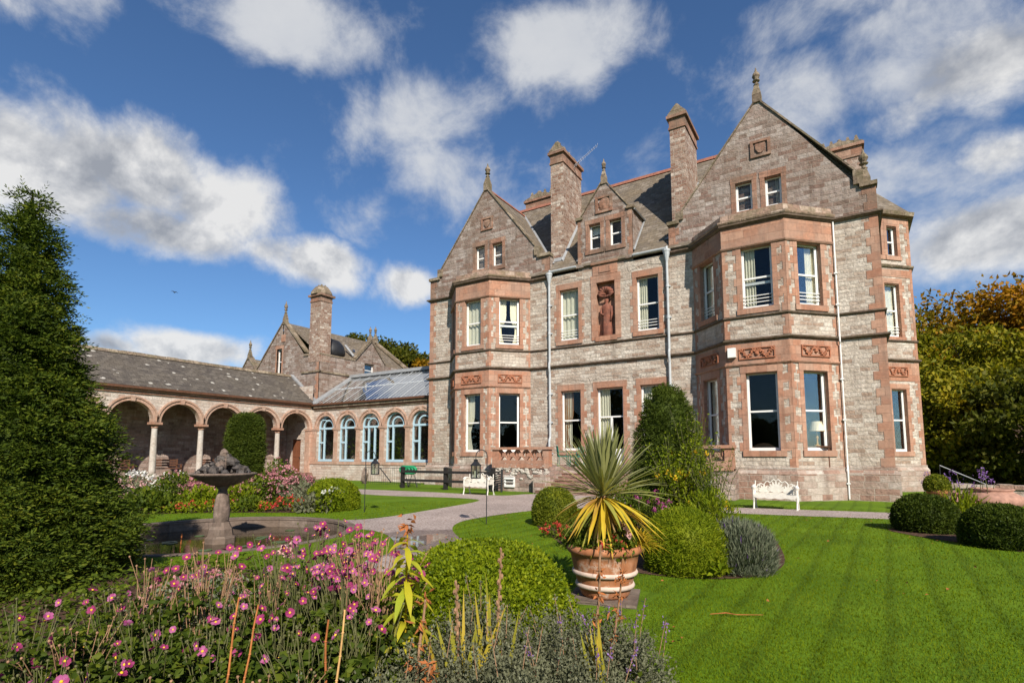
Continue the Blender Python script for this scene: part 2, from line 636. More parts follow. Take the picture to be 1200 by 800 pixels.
mat_stone('string_stone', [(.15, .105, .08), (.20, .145, .11), (.12, .085, .065)], 1.0, .5, .008, (.11, .08, .06), (.08, .065, .035), .7, big=2.0, bd=.02, vvar=.4, distort=.04)
mat_stone('parapet_stone', [(.28, .185, .135), (.34, .24, .185), (.24, .15, .11), (.38, .29, .23)], .5, .3, .012, (.22, .16, .12), (.15, .12, .07), .8, big=2.2, bd=.05, vvar=.4, distort=.06)
mat_stone('wing_stone', [(0.3960, 0.2970, 0.2385), (0.5040, 0.4320, 0.3690), (0.5580, 0.4950, 0.4320), (0.4680, 0.3780, 0.3150), (0.5400, 0.4770, 0.4140)], .52, .17, .012, (.50, .43, .36), (.36, .26, .20), .5, bd=.04, streak=.2, distort=.12)
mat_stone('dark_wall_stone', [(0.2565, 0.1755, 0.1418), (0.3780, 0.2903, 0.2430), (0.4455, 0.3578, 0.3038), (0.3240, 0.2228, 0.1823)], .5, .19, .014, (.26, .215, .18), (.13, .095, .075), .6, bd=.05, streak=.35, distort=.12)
mat_stone('step_stone', [(.22, .12, .09), (.27, .155, .12), (.31, .21, .165), (.20, .11, .08)], 1.2, .5, .008, (.2, .13, .1), (.24, .16, .12), .6, bd=.02, vvar=.3)
mat_stone('pool_stone', [(0.1469, 0.1102, 0.0887), (0.1836, 0.1438, 0.1163), (0.1224, 0.0918, 0.0734)], .9, .5, .01, (.13, .10, .08), (.15, .11, .08), .75, bd=.03, vvar=.3)
mat_stone('fountain_stone', [(0.1680, 0.1240, 0.1000), (0.2160, 0.1640, 0.1320)], 5, 5, .0, (.2, .2, .2), (.09, .07, .055), .9, big=3.0, bd=.03, vvar=.4)
mat_stone('rock', [(.10, .085, .075), (.18, .155, .135), (.06, .052, .048)], 7, 7, .0, (.1, .1, .1), (.05, .05, .055), .7, big=4, bd=.09, vvar=.5)
mat_stone('column_stone', [(0.4250, 0.3825, 0.3400), (0.4675, 0.4250, 0.3740)], 3, 1.3, .004, (.4, .36, .32), (.36, .28, .22), .5, big=2, bd=.015)
mat_stone('frieze_stone', [(0.3420, 0.1318, 0.0723), (0.3960, 0.1615, 0.0892)], 3, 3, 0, (.3, .15, .1), (.26, .12, .075), .5, big=2, bd=.02)
mat_stone('statue_stone', [(.20, .075, .05), (.25, .10, .065)], 3, 3, 0, (.2, .1, .07), (.12, .06, .045), .7, big=4, bd=.02)


def mat_slate(name, pal, bw, bh, lichen, weather, wamt):
    m, T, out = new_mat(name)
    tc = T.n('ShaderNodeTexCoord')
    geo = T.n('ShaderNodeNewGeometry')
    uv = tc.outputs['UV']
    pos = geo.outputs['Position']
    b = T.n('ShaderNodeTexBrick', None, Vector=uv)
    b.offset = .5
    b.inputs['Color1'].default_value = (0, 0, 0, 1)
    b.inputs['Color2'].default_value = (1, 1, 1, 1)
    b.inputs['Mortar'].default_value = (.5, .5, .5, 1)
    for k, v in (('Scale', 1), ('Mortar Size', .006), ('Mortar Smooth', .2), ('Brick Width', bw), ('Row Height', bh)):
        b.inputs[k].default_value = v
    n = len(pal)
    col = T.ramp(b.outputs['Color'], [((i + .5) / n, c) for i, c in enumerate(pal)])
    wn = T.noise(pos, .8, 5, .65)
    col = T.mix(T.ramp(wn, [(.42, 0), (.68, wamt)]), col, weather)
    fine = T.noise(pos, 6, 6, .7)
    col = T.mix(1.0, col, T.ramp(fine, [(.25, .6), (.75, 1.35)]), 'MULTIPLY')
    if lichen:
        v = T.n('ShaderNodeTexVoronoi', None, Vector=T.vm('MULTIPLY', pos, (1, 1, 1.6)), Scale=1.3)
        ln = T.noise(pos, 5, 4, .7)
        d = T.m('ADD', v.outputs['Distance'], T.m('MULTIPLY', T.m('SUBTRACT', ln, .5), .55))
        col = T.mix(T.ramp(d, [(.13, lichen), (.17, 0)]), col, (.50, .47, .41))
    # rows step down towards the eaves
    sx = T.n('ShaderNodeSeparateXYZ', None, Vector=uv)
    row = T.m('FRACT', T.m('DIVIDE', sx.outputs[1], bh))
    h = T.m('ADD', T.m('MULTIPLY', T.m('SUBTRACT', 1.0, row), .8), T.m('ADD', T.m('MULTIPLY', b.outputs['Color'], .35), T.m('MULTIPLY', b.outputs['Fac'], -.6)))
    principled(T, out, col, .8, bump(T, h, .03, .9), spec=.18)
    return m


mat_slate('roof_slate', [(.135, .11, .082), (.18, .15, .115), (.11, .09, .072), (.205, .172, .138)], .30, .20, 0.0, (.16, .12, .075), .75)
mat_slate('old_slate', [(.085, .072, .060), (.115, .098, .082), (.070, .060, .052), (.13, .112, .092)], .32, .22, .8, (.12, .10, .075), .6)


def mat_plain(name, col, rough=.6, spec=.3, metal=0.0, var=.12, scale=6.0, bd=0.0, **kw):
    m, T, out = new_mat(name)
    geo = T.n('ShaderNodeNewGeometry')
    nz = T.noise(geo.outputs['Position'], scale, 5, .6)
    c = T.mix(1.0, col, T.ramp(nz, [(.25, 1 - var), (.75, 1 + var)]), 'MULTIPLY')
    principled(T, out, c, rough, bump(T, nz, bd, .8) if bd else None, spec, metal, **kw)
    return m


mat_plain('white_paint', (.70, .69, .66), .45, .4, var=.05)
mat_plain('pale_blue_paint', (.36, .50, .57), .45, .4, var=.08)
mat_plain('cream_cloth', (.74, .68, .52), .9, .1, var=.1)
mat_plain('white_cloth', (.78, .76, .72), .9, .1, var=.06)
mat_plain('lead', (.25, .255, .26), .55, .4, var=.2, scale=3)
mat_plain('grey_iron_paint', (.40, .42, .43), .5, .4, var=.15, scale=4)
mat_plain('ridge_tile', (.25, .105, .07), .85, .15, var=.3, scale=5, bd=.02)
mat_plain('black_iron', (.018, .018, .02), .5, .4, var=.3)
mat_plain('black_wood', (.02, .018, .017), .6, .3, var=.3, scale=9)
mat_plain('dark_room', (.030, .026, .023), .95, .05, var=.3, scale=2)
mat_plain('wood_brown', (.11, .05, .028), .6, .3, var=.3, scale=7)
mat_plain('door_brown', (.16, .06, .03), .5, .35, var=.2, scale=5)
mat_plain('green_metal', (.025, .15, .10), .5, .4, var=.2)
mat_plain('bright_green_plastic', (.02, .24, .10), .4, .45, var=.1)
mat_plain('iron_white_paint', (.60, .57, .50), .5, .35, var=.14, scale=9, bd=.01)
mat_plain('soil', (.085, .05, .034), .95, .1, var=.5, scale=14, bd=.06)
mat_plain('bark', (.10, .07, .05), .95, .1, var=.4, scale=8, bd=.04)
mat_plain('lamp_cream', (.72, .60, .42), .8, .2, var=.04)
mat_plain('tan_leather', (.36, .17, .075), .6, .3, var=.2)
mat_plain('orange_cane', (.42, .15, .045), .6, .3, var=.3, scale=20)
mat_plain('dry_stalk', (.26, .15, .085), .85, .15, var=.45, scale=25)
mat_plain('tan_cane', (.58, .34, .13), .7, .2, var=.25, scale=20)
mat_plain('rust_leaf', (.30, .10, .03), .8, .2, var=.4, scale=25)
mat_plain('candle', (.85, .82, .55), .5, .3, var=.03)
mat_plain('aluminium', (.30, .31, .33), .35, .5, .8, var=.05)


def mat_glass(name, refl=1.0, tint=(.93, .95, .95), ior=1.5, base=.0):
    m, T, out = new_mat(name)
    fr_ = T.n('ShaderNodeFresnel', None, IOR=ior)
    nzt = T.noise(T.n('ShaderNodeNewGeometry').outputs['Position'], 1.3, 2, .5)
    bp = bump(T, nzt, .02, .35)
    gl = T.n('ShaderNodeBsdfGlossy', None, Color=(1, 1, 1), Roughness=.01)
    T.set(gl.inputs['Normal'], bp)
    tr = T.n('ShaderNodeBsdfTransparent', None, Color=tint)
    f = T.m('ADD', T.m('MULTIPLY', fr_, refl), base, clamp=True)
    mx = T.n('ShaderNodeMixShader', None, Fac=f, i1=tr, i2=gl)
    T.t.links.new(mx.outputs[0], out.inputs[0])
    return m


mat_glass('window_glass', .42)
mat_glass('roof_glass', 2.4, (.45, .55, .68), 1.5, .12)


def mat_terracotta():
    m, T, out = new_mat('terracotta')
    pos = T.n('ShaderNodeNewGeometry').outputs['Position']
    nz = T.noise(pos, 5, 5, .65)
    col = T.ramp(nz, [(.3, (.25, .095, .042)), (.55, (.34, .14, .063)), (.75, (.43, .215, .125))])
    w = T.noise(T.vm('ADD', pos, (5, 5, 5)), 4.5, 6, .7)
    col = T.mix(T.ramp(w, [(.54, 0), (.66, .75)]), col, (.56, .46, .37))
    d = T.noise(T.vm('MULTIPLY', pos, (6, 6, 1.2)), 2.0, 4, .6)
    col = T.mix(T.ramp(d, [(.6, 0), (.72, .5)]), col, (.12, .06, .035))
    principled(T, out, col, .85, bump(T, nz, .01, .6), .2)


mat_terracotta()
mat_plain('dusty_clay', (.33, .185, .135), .9, .15, var=.35, scale=7, bd=.01)
mat_plain('limewashed_clay', (.50, .39, .32), .9, .15, var=.25, scale=9, bd=.01)


def mow_lines(T, pos):
    """faint parallel mower tracks, running away from the viewer"""
    sx = T.n('ShaderNodeSeparateXYZ', None, Vector=pos)
    wob = T.noise(pos, .35, 2, .5)
    k = T.m('FRACT', T.m('DIVIDE', T.m('ADD', T.m('SUBTRACT', sx.outputs[0], T.m('MULTIPLY', sx.outputs[1], .05)), T.m('MULTIPLY', wob, .25)), .455))
    return T.ramp(k, [(.0, 1), (.08, .82), (.18, .82), (.30, 1.0), (.7, 1.06)])


def mat_leaf(name, pal, trans=.35, rough=.6, spec=.14, nscale=1.2, namp=.5, mown=False, petal=False):
    """leaf material; every leaf (mesh island) gets its own tone, clumps differ slightly"""
    m, T, out = new_mat(name)
    geo = T.n('ShaderNodeNewGeometry')
    nz = T.noise(geo.outputs['Position'], nscale, 3, .6)
    f = T.m('ADD', T.m('MULTIPLY', geo.outputs['Random Per Island'], 1 - namp * .6), T.m('MULTIPLY', T.m('SUBTRACT', nz, .5), namp * 1.6))
    f = T.m('ADD', f, namp * .3)
    n = len(pal)
    if pal[0][1] > 1.6 * pal[0][2] and pal[0][1] > pal[0][0]:     # green palettes shifted towards olive
        pal = [(r * 1.15 + .16 * g, g * .93, b * .55) for r, g, b in pal]
    col = T.ramp(f, [(i / max(n - 1, 1), c) for i, c in enumerate(pal)])
    if mown:
        col = T.mix(1.0, col, mow_lines(T, geo.outputs['Position']), 'MULTIPLY')
        big = T.noise(geo.outputs['Position'], .55, 4, .6)
        col = T.mix(T.ramp(big, [(.45, 0), (.72, .55)]), col, (.135, .17, .022))
    b = T.n('ShaderNodeBsdfPrincipled')
    T.set(b.inputs['Base Color'], col)
    b.inputs['Roughness'].default_value = rough
    b.inputs['Specular IOR Level'].default_value = spec
    tr = T.n('ShaderNodeBsdfTranslucent')
    T.set(tr.inputs['Color'], T.mix(1.0, col, (1.1, 1.0, 1.1) if petal else (1.25, 1.3, .7), 'MULTIPLY'))
    mx = T.n('ShaderNodeMixShader', None, Fac=trans, i1=b, i2=tr)
    T.t.links.new(mx.outputs[0], out.inputs[0])
    return m


mat_leaf('yew_needles', [(0.0110, 0.0308, 0.0055), (0.0198, 0.0572, 0.0099), (0.0352, 0.0902, 0.0143), (0.0638, 0.1342, 0.0198), (0.1210, 0.1870, 0.0286)], .25, .6, .12, 1.6)
mat_leaf('topiary_yew', [(.018, .045, .010), (.03, .075, .014), (.045, .10, .018), (.07, .13, .022)], .25)
mat_leaf('sunny_box_leaf', [(.03, .085, .006), (.065, .155, .010), (.115, .235, .014), (.17, .31, .018), (.23, .37, .024)], .40, .5, .14, 2.5)  # brighter copy of the box leaf, sunlit look put into its palette
mat_leaf('box_leaf', [(.025, .06, .010), (.05, .11, .016), (.09, .17, .022), (.15, .24, .03), (.21, .28, .035)], .35, .55, .14, 2.5)
mat_leaf('dark_box_leaf', [(.012, .035, .008), (.022, .06, .012), (.04, .09, .016), (.06, .12, .02)], .3, .55, .12, 2.5)
mat_leaf('golden_leaf', [(.045, .12, .010), (.085, .19, .014), (.14, .26, .018), (.20, .32, .024)], .4, .55, .12, 2.5)
mat_leaf('grey_leaf', [(.080, .080, .047), (.122, .126, .070), (.168, .172, .102), (.22, .22, .15)], .3, .75, .12, 3)
mat_leaf('lavender_leaf', [(.088, .108, .070), (.14, .162, .10), (.19, .208, .135), (.22, .205, .155)], .25, .8, .1, 3)
mat_leaf('mid_green_leaf', [(.02, .055, .010), (.04, .10, .016), (.07, .15, .022), (.12, .21, .03)], .35, .55, .12, 3)
mat_leaf('anemone_leaf', [(.012, .036, .007), (.026, .070, .012), (.048, .11, .017), (.10, .17, .026)], .35, .6, .12, 3)
mat_leaf('oak_leaf', [(.022, .045, .008), (.04, .075, .012), (.065, .10, .014), (.10, .12, .015)], .35, .6, .15, .35, .6)
mat_leaf('autumn_leaf', [(.05, .066, .008), (.10, .105, .010), (.19, .145, .011), (.27, .17, .013), (.33, .185, .015)], .35, .6, .15, .22, .8)
mat_leaf('beech_leaf', [(0.0589, 0.1008, 0.0134), (0.1008, 0.1595, 0.0168), (0.1765, 0.2269, 0.0202), (0.2856, 0.2856, 0.0235)], .35, .6, .15, .25, .7)
mat_leaf('yellow_lily_leaf', [(.40, .34, .02), (.50, .45, .03), (.36, .42, .04), (.55, .46, .03)], .45, .5, .2, 4)
mat_leaf('sword_green', [(.165, .165, .080), (.235, .24, .095), (.32, .315, .115), (.40, .37, .15)], .25, .4, .35, 2)
mat_leaf('sword_yellow', [(.24, .12, .05), (.40, .22, .05), (.56, .38, .03), (.62, .46, .04), (.30, .31, .06), (.42, .36, .08)], .35, .45, .3, 2)
mat_leaf('sword_dead', [(.20, .12, .06), (.30, .19, .09), (.36, .24, .12)], .2, .8, .1, 2)
mat_leaf('gladiolus_leaf', [(.16, .26, .05), (.26, .34, .07), (.38, .40, .08), (.44, .40, .08)], .4, .45, .3, 3)
mat_leaf('carex_leaf', [(.24, .26, .03), (.36, .36, .04), (.46, .42, .06)], .35, .55, .12, 3)
mat_leaf('pink_petal', [(.29, .035, .14), (.36, .06, .19), (.42, .10, .245), (.49, .19, .33)], .35, .6, .15, 6, petal=True)
mat_leaf('dark_pink_petal', [(.16, .018, .065), (.26, .03, .11), (.36, .05, .16)], .3, .6, .15, 6, petal=True)
mat_leaf('pale_pink_petal', [(.70, .38, .36), (.80, .52, .48)], .3, .6, .15, 6, petal=True)
mat_leaf('red_petal', [(.45, .03, .03), (.60, .06, .05), (.66, .12, .10)], .3, .6, .15, 6, petal=True)
mat_leaf('sedum_petal', [(.30, .10, .12), (.42, .18, .20), (.50, .27, .27)], .2, .7, .1, 6)
mat_leaf('white_petal', [(.70, .70, .62), (.82, .80, .74)], .3, .6, .15, 6, petal=True)
mat_leaf('violet_petal', [(.16, .07, .25), (.25, .13, .37), (.32, .22, .45)], .3, .6, .15, 6, petal=True)
mat_leaf('yellow_petal', [(.60, .38, .02), (.70, .50, .03)], .3, .6, .15, 6, petal=True)
mat_plain('stamen_yellow', (.70, .42, .03), .8, .1)
mat_plain('green_stem', (.095, .095, .035), .7, .2, var=.3, scale=20)


def mat_lawn():
    m, T, out = new_mat('lawn')
    pos = T.n('ShaderNodeNewGeometry').outputs['Position']
    sx = T.n('ShaderNodeSeparateXYZ', None, Vector=pos)
    n1 = T.noise(pos, .7, 4, .6)
    n2 = T.noise(pos, 30, 4, .7)
    n3 = T.noise(T.vm('MULTIPLY', pos, (60, 12, 1)), 1.5, 3, .7)
    col = T.ramp(n1, [(.3, (.066, .122, .005)), (.5, (.088, .155, .006)), (.7, (.118, .19, .008))])
    col = T.mix(1.0, col, T.ramp(n2, [(.25, .6), (.75, 1.4)]), 'MULTIPLY')
    col = T.mix(1.0, col, T.ramp(n3, [(.25, .85), (.75, 1.15)]), 'MULTIPLY')
    col = T.mix(1.0, col, mow_lines(T, pos), 'MULTIPLY')
    h = T.m('ADD', n2, T.m('MULTIPLY', n3, .6))
    principled(T, out, col, .85, bump(T, h, .02, .8), .12)


mat_lawn()
mat_leaf('grass_blade', [(.044, .114, .004), (.064, .155, .005), (.088, .195, .008), (.125, .225, .013)], .35, .75, .05, 1.0, .5, True)


def mat_gravel():
    m, T, out = new_mat('gravel')
    pos = T.n('ShaderNodeNewGeometry').outputs['Position']
    v = T.n('ShaderNodeTexVoronoi', None, Vector=pos, Scale=38)
    n1 = T.noise(pos, .6, 4, .6)
    sp = T.n('ShaderNodeSeparateColor', None, Color=v.outputs['Color'])
    col = T.ramp(sp.outputs[0], [(0, (.20, .15, .13)), (.5, (.34, .27, .235)), (1, (.46, .385, .345))])
    col = T.mix(1.0, col, T.ramp(n1, [(.3, .8), (.7, 1.12)]), 'MULTIPLY')
    # rain-darkened patch, wet where the path runs towards the viewer
    sx = T.n('ShaderNodeSeparateXYZ', None, Vector=pos)
    wn = T.noise(pos, 1.1, 4, .6)
    dx = T.m('DIVIDE', T.m('ADD', sx.outputs[0], 7.15), 1.25)
    dy = T.m('DIVIDE', T.m('SUBTRACT', sx.outputs[1], 7.5), 1.9)
    r = T.m('ADD', T.m('ADD', T.m('MULTIPLY', dx, dx), T.m('MULTIPLY', dy, dy)), T.m('MULTIPLY', T.m('SUBTRACT', wn, .5), 1.0))
    wet = T.ramp(r, [(.75, 1), (1.1, 0)])
    pud = T.ramp(r, [(.22, 1), (.34, 0)])
    col = T.mix(T.m('MULTIPLY', wet, .8), col, T.mix(1.0, col, (.42, .38, .36), 'MULTIPLY'))
    rough = T.m('SUBTRACT', .92, T.m('ADD', T.m('MULTIPLY', wet, .42), T.m('MULTIPLY', pud, .47)), clamp=True)
    hh = T.m('MULTIPLY', v.outputs['Distance'], T.m('SUBTRACT', 1.0, pud))
    principled(T, out, col, rough, bump(T, hh, .02, .7), .35)


mat_gravel()


def mat_water():
    m, T, out = new_mat('water')
    pos = T.n('ShaderNodeNewGeometry').outputs['Position']
    n1 = T.noise(pos, 5, 3, .6)
    n2 = T.noise(pos, 1.2, 3, .6)
    col = T.ramp(n2, [(.3, (.030, .022, .012)), (.7, (.055, .036, .020))])
    principled(T, out, col, .06, bump(T, n1, .01, .25), .5)


mat_water()
mat_plain('lily_pad', (.06, .10, .03), .4, .4, var=.4, scale=5)
mat_plain('mortar_white', (.44, .40, .34), .95, .1, var=.2)
# ------------------------------------------------------------------ windows and trim
YF = 23.0
X0, X1 = -20.05, 1.37
FRONT = Fr(0, YF, 1, 0)


def surround(fr, u0, u1, z0, z1, parent, sill=True, tooth=True, head=.28, d0=-.13, mat='red_sandstone', jw=.16, seed=1):
    r = random.Random(seed + int(u0 * 100) + int(z0 * 10))
    b = MB()
    b.box(fr, u0 - jw, u0 + .012, z0, z1 - .012, d0, .018)
    b.box(fr, u1 - .012, u1 + jw, z0, z1 - .012, d0, .018)
    b.box(fr, u0 - jw - .02, u1 + jw + .02, z1 - .012, z1 + head, d0, .024)
    b.box(fr, u0 - .02, u1 + .02, z1 - .05, z1 - .0125, d0 - .03, -.02)
    if sill:
        b.box(fr, u0 - jw - .02, u1 + jw + .02, z0 - .2, z0 + .012, d0, .055)
    if tooth:
        z = z0
        k = r.randint(0, 1)
        while z < z1 - .1:
            h = min(.31, z1 - z)
            if k % 2 == 0:
                w = r.uniform(.10, .15)
                b.box(fr, u0 - jw - w, u0 - jw + .01, z, z + h, -.05, .011)
                b.box(fr, u1 + jw - .01, u1 + jw + w, z, z + h, -.05, .011)
            z += h
            k += 1
    return b.build('stone_surround', M[mat], parent)


def curtain(fr, u0, u1, z0, z1, d, parent, mat='cream_cloth', tie=False, seed=0):
    """a gathered cloth sheet, optionally tied back at two thirds of its height"""
    n, m = 22, 12
    vs, fs = [], []
    r = random.Random(seed)
    ph = r.uniform(0, 6)
    for j in range(m + 1):
        t = j / m
        z = z1 + (z0 - z1) * t
        k = 1.0
        if tie:
            k = 1 - .62 * math.exp(-((t - .68) / .16) ** 2) if t < .68 else 1 - .62 * math.exp(-((t - .68) / .35) ** 2)
        for i in range(n + 1):
            s = i / n
            u = u0 + (u1 - u0) * s * k
            vs.append(fr.p(u, z, d + .035 * sin(s * 26 + ph) + .012 * sin(s * 60 + 2 * t)))
    for j in range(m):
        for i in range(n):
            a = j * (n + 1) + i
            fs.append((a, a + 1, a + n + 2, a + n + 1))
    b = MB()
    b.add(vs, fs)
    return b.build('curtain', M[mat], parent, smooth=True, recalc=False)


def window(fr, u0, u1, z0, z1, root, opt='', depth=.16, seed=0, mat='red_sandstone', room=2.2, label=None, head=.28, tooth=True, sill=True, mid=.5):
    b = MB()
    d1, d0 = -depth, -depth - .07
    e = .065
    b.box(fr, u0 + .012, u0 + e, z0 + .012, z1 - .012, d0, d1)
    b.box(fr, u1 - e, u1 - .012, z0 + .012, z1 - .012, d0, d1)
    b.box(fr, u0 + e, u1 - e, z1 - e - .02, z1 - .012, d0, d1)
    b.box(fr, u0 + e, u1 - e, z0 + .013, z0 + .12, d0, d1 + .02)
    zm = z0 + (z1 - z0) * mid
    if 'single' in opt:
        zm = z1 - e - .05
    if 'door' in opt:
        zm = z0 + (z1 - z0) * .62
    b.box(fr, u0 + e, u1 - e, zm - .03, zm + .035, d0, d1 - .005)
    for uu in (u0 + e, u1 - e - .035):
        b.box(fr, uu, uu + .035, z0 + .12, zm - .03, d0 + .02, d1 - .02)
        b.box(fr, uu, uu + .035, zm + .035, z1 - e - .02, d0 + .03, d1 - .012)
    if 'door' in opt:
        um = (u0 + u1) / 2
        b.box(fr, um - .05, um + .05, z0 + .12, zm - .03, d0 + .01, d1 - .01)
        b.box(fr, u0 + e + .03, u1 - e - .03, z0 + .12, z0 + .75, d0 + .02, d1 - .025)
    if 'fallen' in opt:
        b.box(fr, u0 + e, u1 - e, z0 + (z1 - z0) * .40, z0 + (z1 - z0) * .44, d0 - .06, d0 - .01)
    w = b.build('window', M['white_paint'], root)
    if label:
        w['label'] = label
    g = MB()
    g.box(fr, u0 + e + .001, u1 - e - .001, z0 + .10, z1 - e, d0 + .028, d0 + .034)
    g.build('window_pane', M['window_glass'], w)
    if 'nosur' not in opt:
        surround(fr, u0, u1, z0, z1, w, mat=mat, head=head, tooth=tooth, seed=seed, sill=sill)
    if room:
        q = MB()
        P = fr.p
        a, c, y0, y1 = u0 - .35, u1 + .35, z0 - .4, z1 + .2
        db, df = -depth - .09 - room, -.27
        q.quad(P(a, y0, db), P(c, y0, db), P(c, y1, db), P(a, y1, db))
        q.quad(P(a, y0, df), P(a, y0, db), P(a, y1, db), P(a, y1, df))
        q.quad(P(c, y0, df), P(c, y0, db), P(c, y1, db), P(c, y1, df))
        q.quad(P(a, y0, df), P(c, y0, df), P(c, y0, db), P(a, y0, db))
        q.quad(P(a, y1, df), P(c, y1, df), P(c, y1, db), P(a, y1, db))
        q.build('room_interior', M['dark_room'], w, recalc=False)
    W = u1 - u0
    dc = d0 - .10
    if 'L' in opt:
        curtain(fr, u0 + .04, u0 + W * .42, z0 + .1, z1 - .05, dc, w, tie='t' in opt, seed=seed)
    if 'R' in opt:
        curtain(fr, u1 - .04, u1 - W * .40, z0 + .1, z1 - .05, dc, w, tie='t' in opt, seed=seed + 3)
    if 'F' in opt:
        curtain(fr, u0 + .04, u1 - .06, z0 + .1, z1 - .05, dc, w, seed=seed)
    if 'B' in opt:   # white blind in the upper part
        curtain(fr, u0 + .05, u1 - .05, z1 - (z1 - z0) * .33, z1 - .05, dc - .05, w, 'white_cloth', seed=seed)
    if 'T' in opt:
        curtain(fr, u0 + .05, u0 + W * .5, z0 + .1, z1 - .05, dc, w, 'tan_leather', seed=seed, tie=True)
    if 'g' in opt:
        q = MB()
        for k in range(3):
            zz = z0 + .24 + .13 * k
            q.box(fr, u0 + .02, u1 - .02, zz, zz + .026, d1 + .03, d1 + .05)
        q.build('guard_rail', M['white_paint'], w)
    return w


def carved_panel(fr, u0, u1, z0, z1, root, seed=0):
    r = random.Random(seed)
    b = MB()
    t = .035
    for (a, c, y, w) in ((u0, u1, z0, z0 + t), (u0, u1, z1 - t, z1)):
        b.box(fr, a, c, y, w, 0.0, .05)
    b.box(fr, u0, u0 + t, z0 + t, z1 - t, 0.0, .049)
    b.box(fr, u1 - t, u1, z0 + t, z1 - t, 0.0, .049)
    um, zm = (u0 + u1) / 2, (z0 + z1) / 2
    W, H = (u1 - u0) * .46, (z1 - z0) * .30
    for s in (-1, 1):
        pts = []
        for i in range(26):
            k = i / 25
            pts.append(fr.p(um + s * W * k, zm + H * sin(k * 2 * pi * 1.25 + .4), .035))
        b.tube(pts, [.035 - .015 * i / 25 for i in range(26)], 5)
        for i in range(9):
            k = (i + .5) / 9
            uu, zz = um + s * W * k, zm + H * sin(k * 2 * pi * 1.25 + .4)
            a = r.uniform(0, 6)
            for q in (0, 2.1, 4.2):
                b.tube([fr.p(uu, zz, .035), fr.p(uu + .05 * cos(a + q), zz + .05 * sin(a + q), .05), fr.p(uu + .10 * cos(a + q + .4), zz + .085 * sin(a + q + .4), .02)], [.02, .028, .008], 5)
    b.blob(fr.p(um, zm, .03), .08, .05, .08, seed=seed)
    return b.build('carved_frieze', M['frieze_stone'], root, smooth=False)


def quoin(fr, u, z0, z1, side, parent, mat='red_sandstone', w0=.28, w1=.44, seed=0, proud=.012, h=.31):
    """one toothed strip of corner blocks laid on a wall face; side = +1 blocks run towards larger u"""
    r = random.Random(seed)
    pts = [(u, z0)]
    z, k = z0, seed
    while z < z1 - .02:
        hh = min(h, z1 - z)
        w = (w0, w1)[k % 2] * r.uniform(.93, 1.07)
        pts += [(u + side * w, z), (u + side * w, z + hh)]
        z += hh
        k += 1
    pts.append((u, z1))
    b = MB()
    b.prism(fr, pts, -.05, proud)
    return b.build('quoin', M[mat], parent)


def finial(c, h, parent, name='finial', mat='mossy_stone', s=1.0):
    b = MB()
    x, y, z = c
    b.wbox(x - .17 * s, x + .17 * s, y - .17 * s, y + .17 * s, z - .25, z + .10 * h)
    b.taper(x - .17 * s, x + .17 * s, y - .17 * s, y + .17 * s, z + .10 * h, z + .42 * h, .10 * s)
    pr = [(.10, .40), (.12, .43), (.07, .46), (.06, .52), (.14, .55), (.15, .57), (.08, .60), (.12, .66), (.155, .72), (.13, .79), (.07, .85), (.045, .90), (.015, 1.0)]
    b.lathe((x, y, z), [(r * s, k * h) for r, k in pr], 10)
    return b.build(name, M[mat], parent)


def coping_run(mb, fr, u0, z0, u1, z1, th=.10, d0=-.30, d1=.06):
    """sloping coping stone along a gable edge"""
    mb.prism(fr, [(u0, z0), (u1, z1), (u1, z1 + th), (u0, z0 + th)], d0, d1)


# ------------------------------------------------------------------ the house
house = thing('mansion', 'large stone country house with two steep gables, red sandstone bays and tall chimneys', 'house', (-9.3, YF, 0))
HROOT = house

LB = [(-18.45, 23.0), (-16.97, 21.5), (-14.87, 21.5), (-13.37, 23.0)]
RB = [(-5.25, 23.0), (-3.80, 21.5), (-1.60, 21.5), (-0.10, 23.0)]
SB = [(1.37, 29.0), (2.95, 30.55), (2.95, 33.2), (1.37, 34.8)]

LGC, RGC = -16.12, -2.46
front_top = prof((X0, 11.65), (-19.35, 11.65), (-19.35, 12.05), (LGC, 16.25), (-12.89, 12.05), (-12.89, 11.65), (-12.22, 11.65), (-12.22, 10.62),
                 (-6.25, 10.62), (-6.25, 11.75), (-5.80, 11.75), (-5.80, 12.05), (RGC, 16.30), (0.88, 12.05), (0.88, 11.55), (X1, 11.55))
fw_holes = []
# bay openings
fw_holes += [rhole(-18.1, -13.75, .8, 5.0), rhole(-18.1, -13.75, 6.0, 10.2), rhole(-4.9, -.45, .8, 5.0), rhole(-4.9, -.45, 6.0, 10.2)]
WIN = [  # u0,u1,z0,z1,opt,seed
    (-11.70, -10.66, 7.15, 9.72, 'Fg', 1), (-7.80, -6.76, 7.15, 9.68, 'Lg', 2),
    (-11.67, -10.60, 1.83, 4.72, 'LT', 3), (-9.80, -8.50, 1.16, 4.74, 'doorL', 4), (-7.72, -6.65, 1.83, 4.74, 'Lt', 5)]
ATT = [(-16.86, -16.20, 11.70, 13.05, 'B', 6), (-15.74, -15.06, 11.70, 13.00, '', 7), (-3.45, -2.78, 11.63, 12.92, '', 8), (-2.33, -1.70, 11.60, 12.88, 'R', 9)]
for w in WIN + ATT:
    fw_holes.append(rhole(*w[:4]))
fw_holes.append(rhole(-9.74, -8.80, 7.12, 9.76))

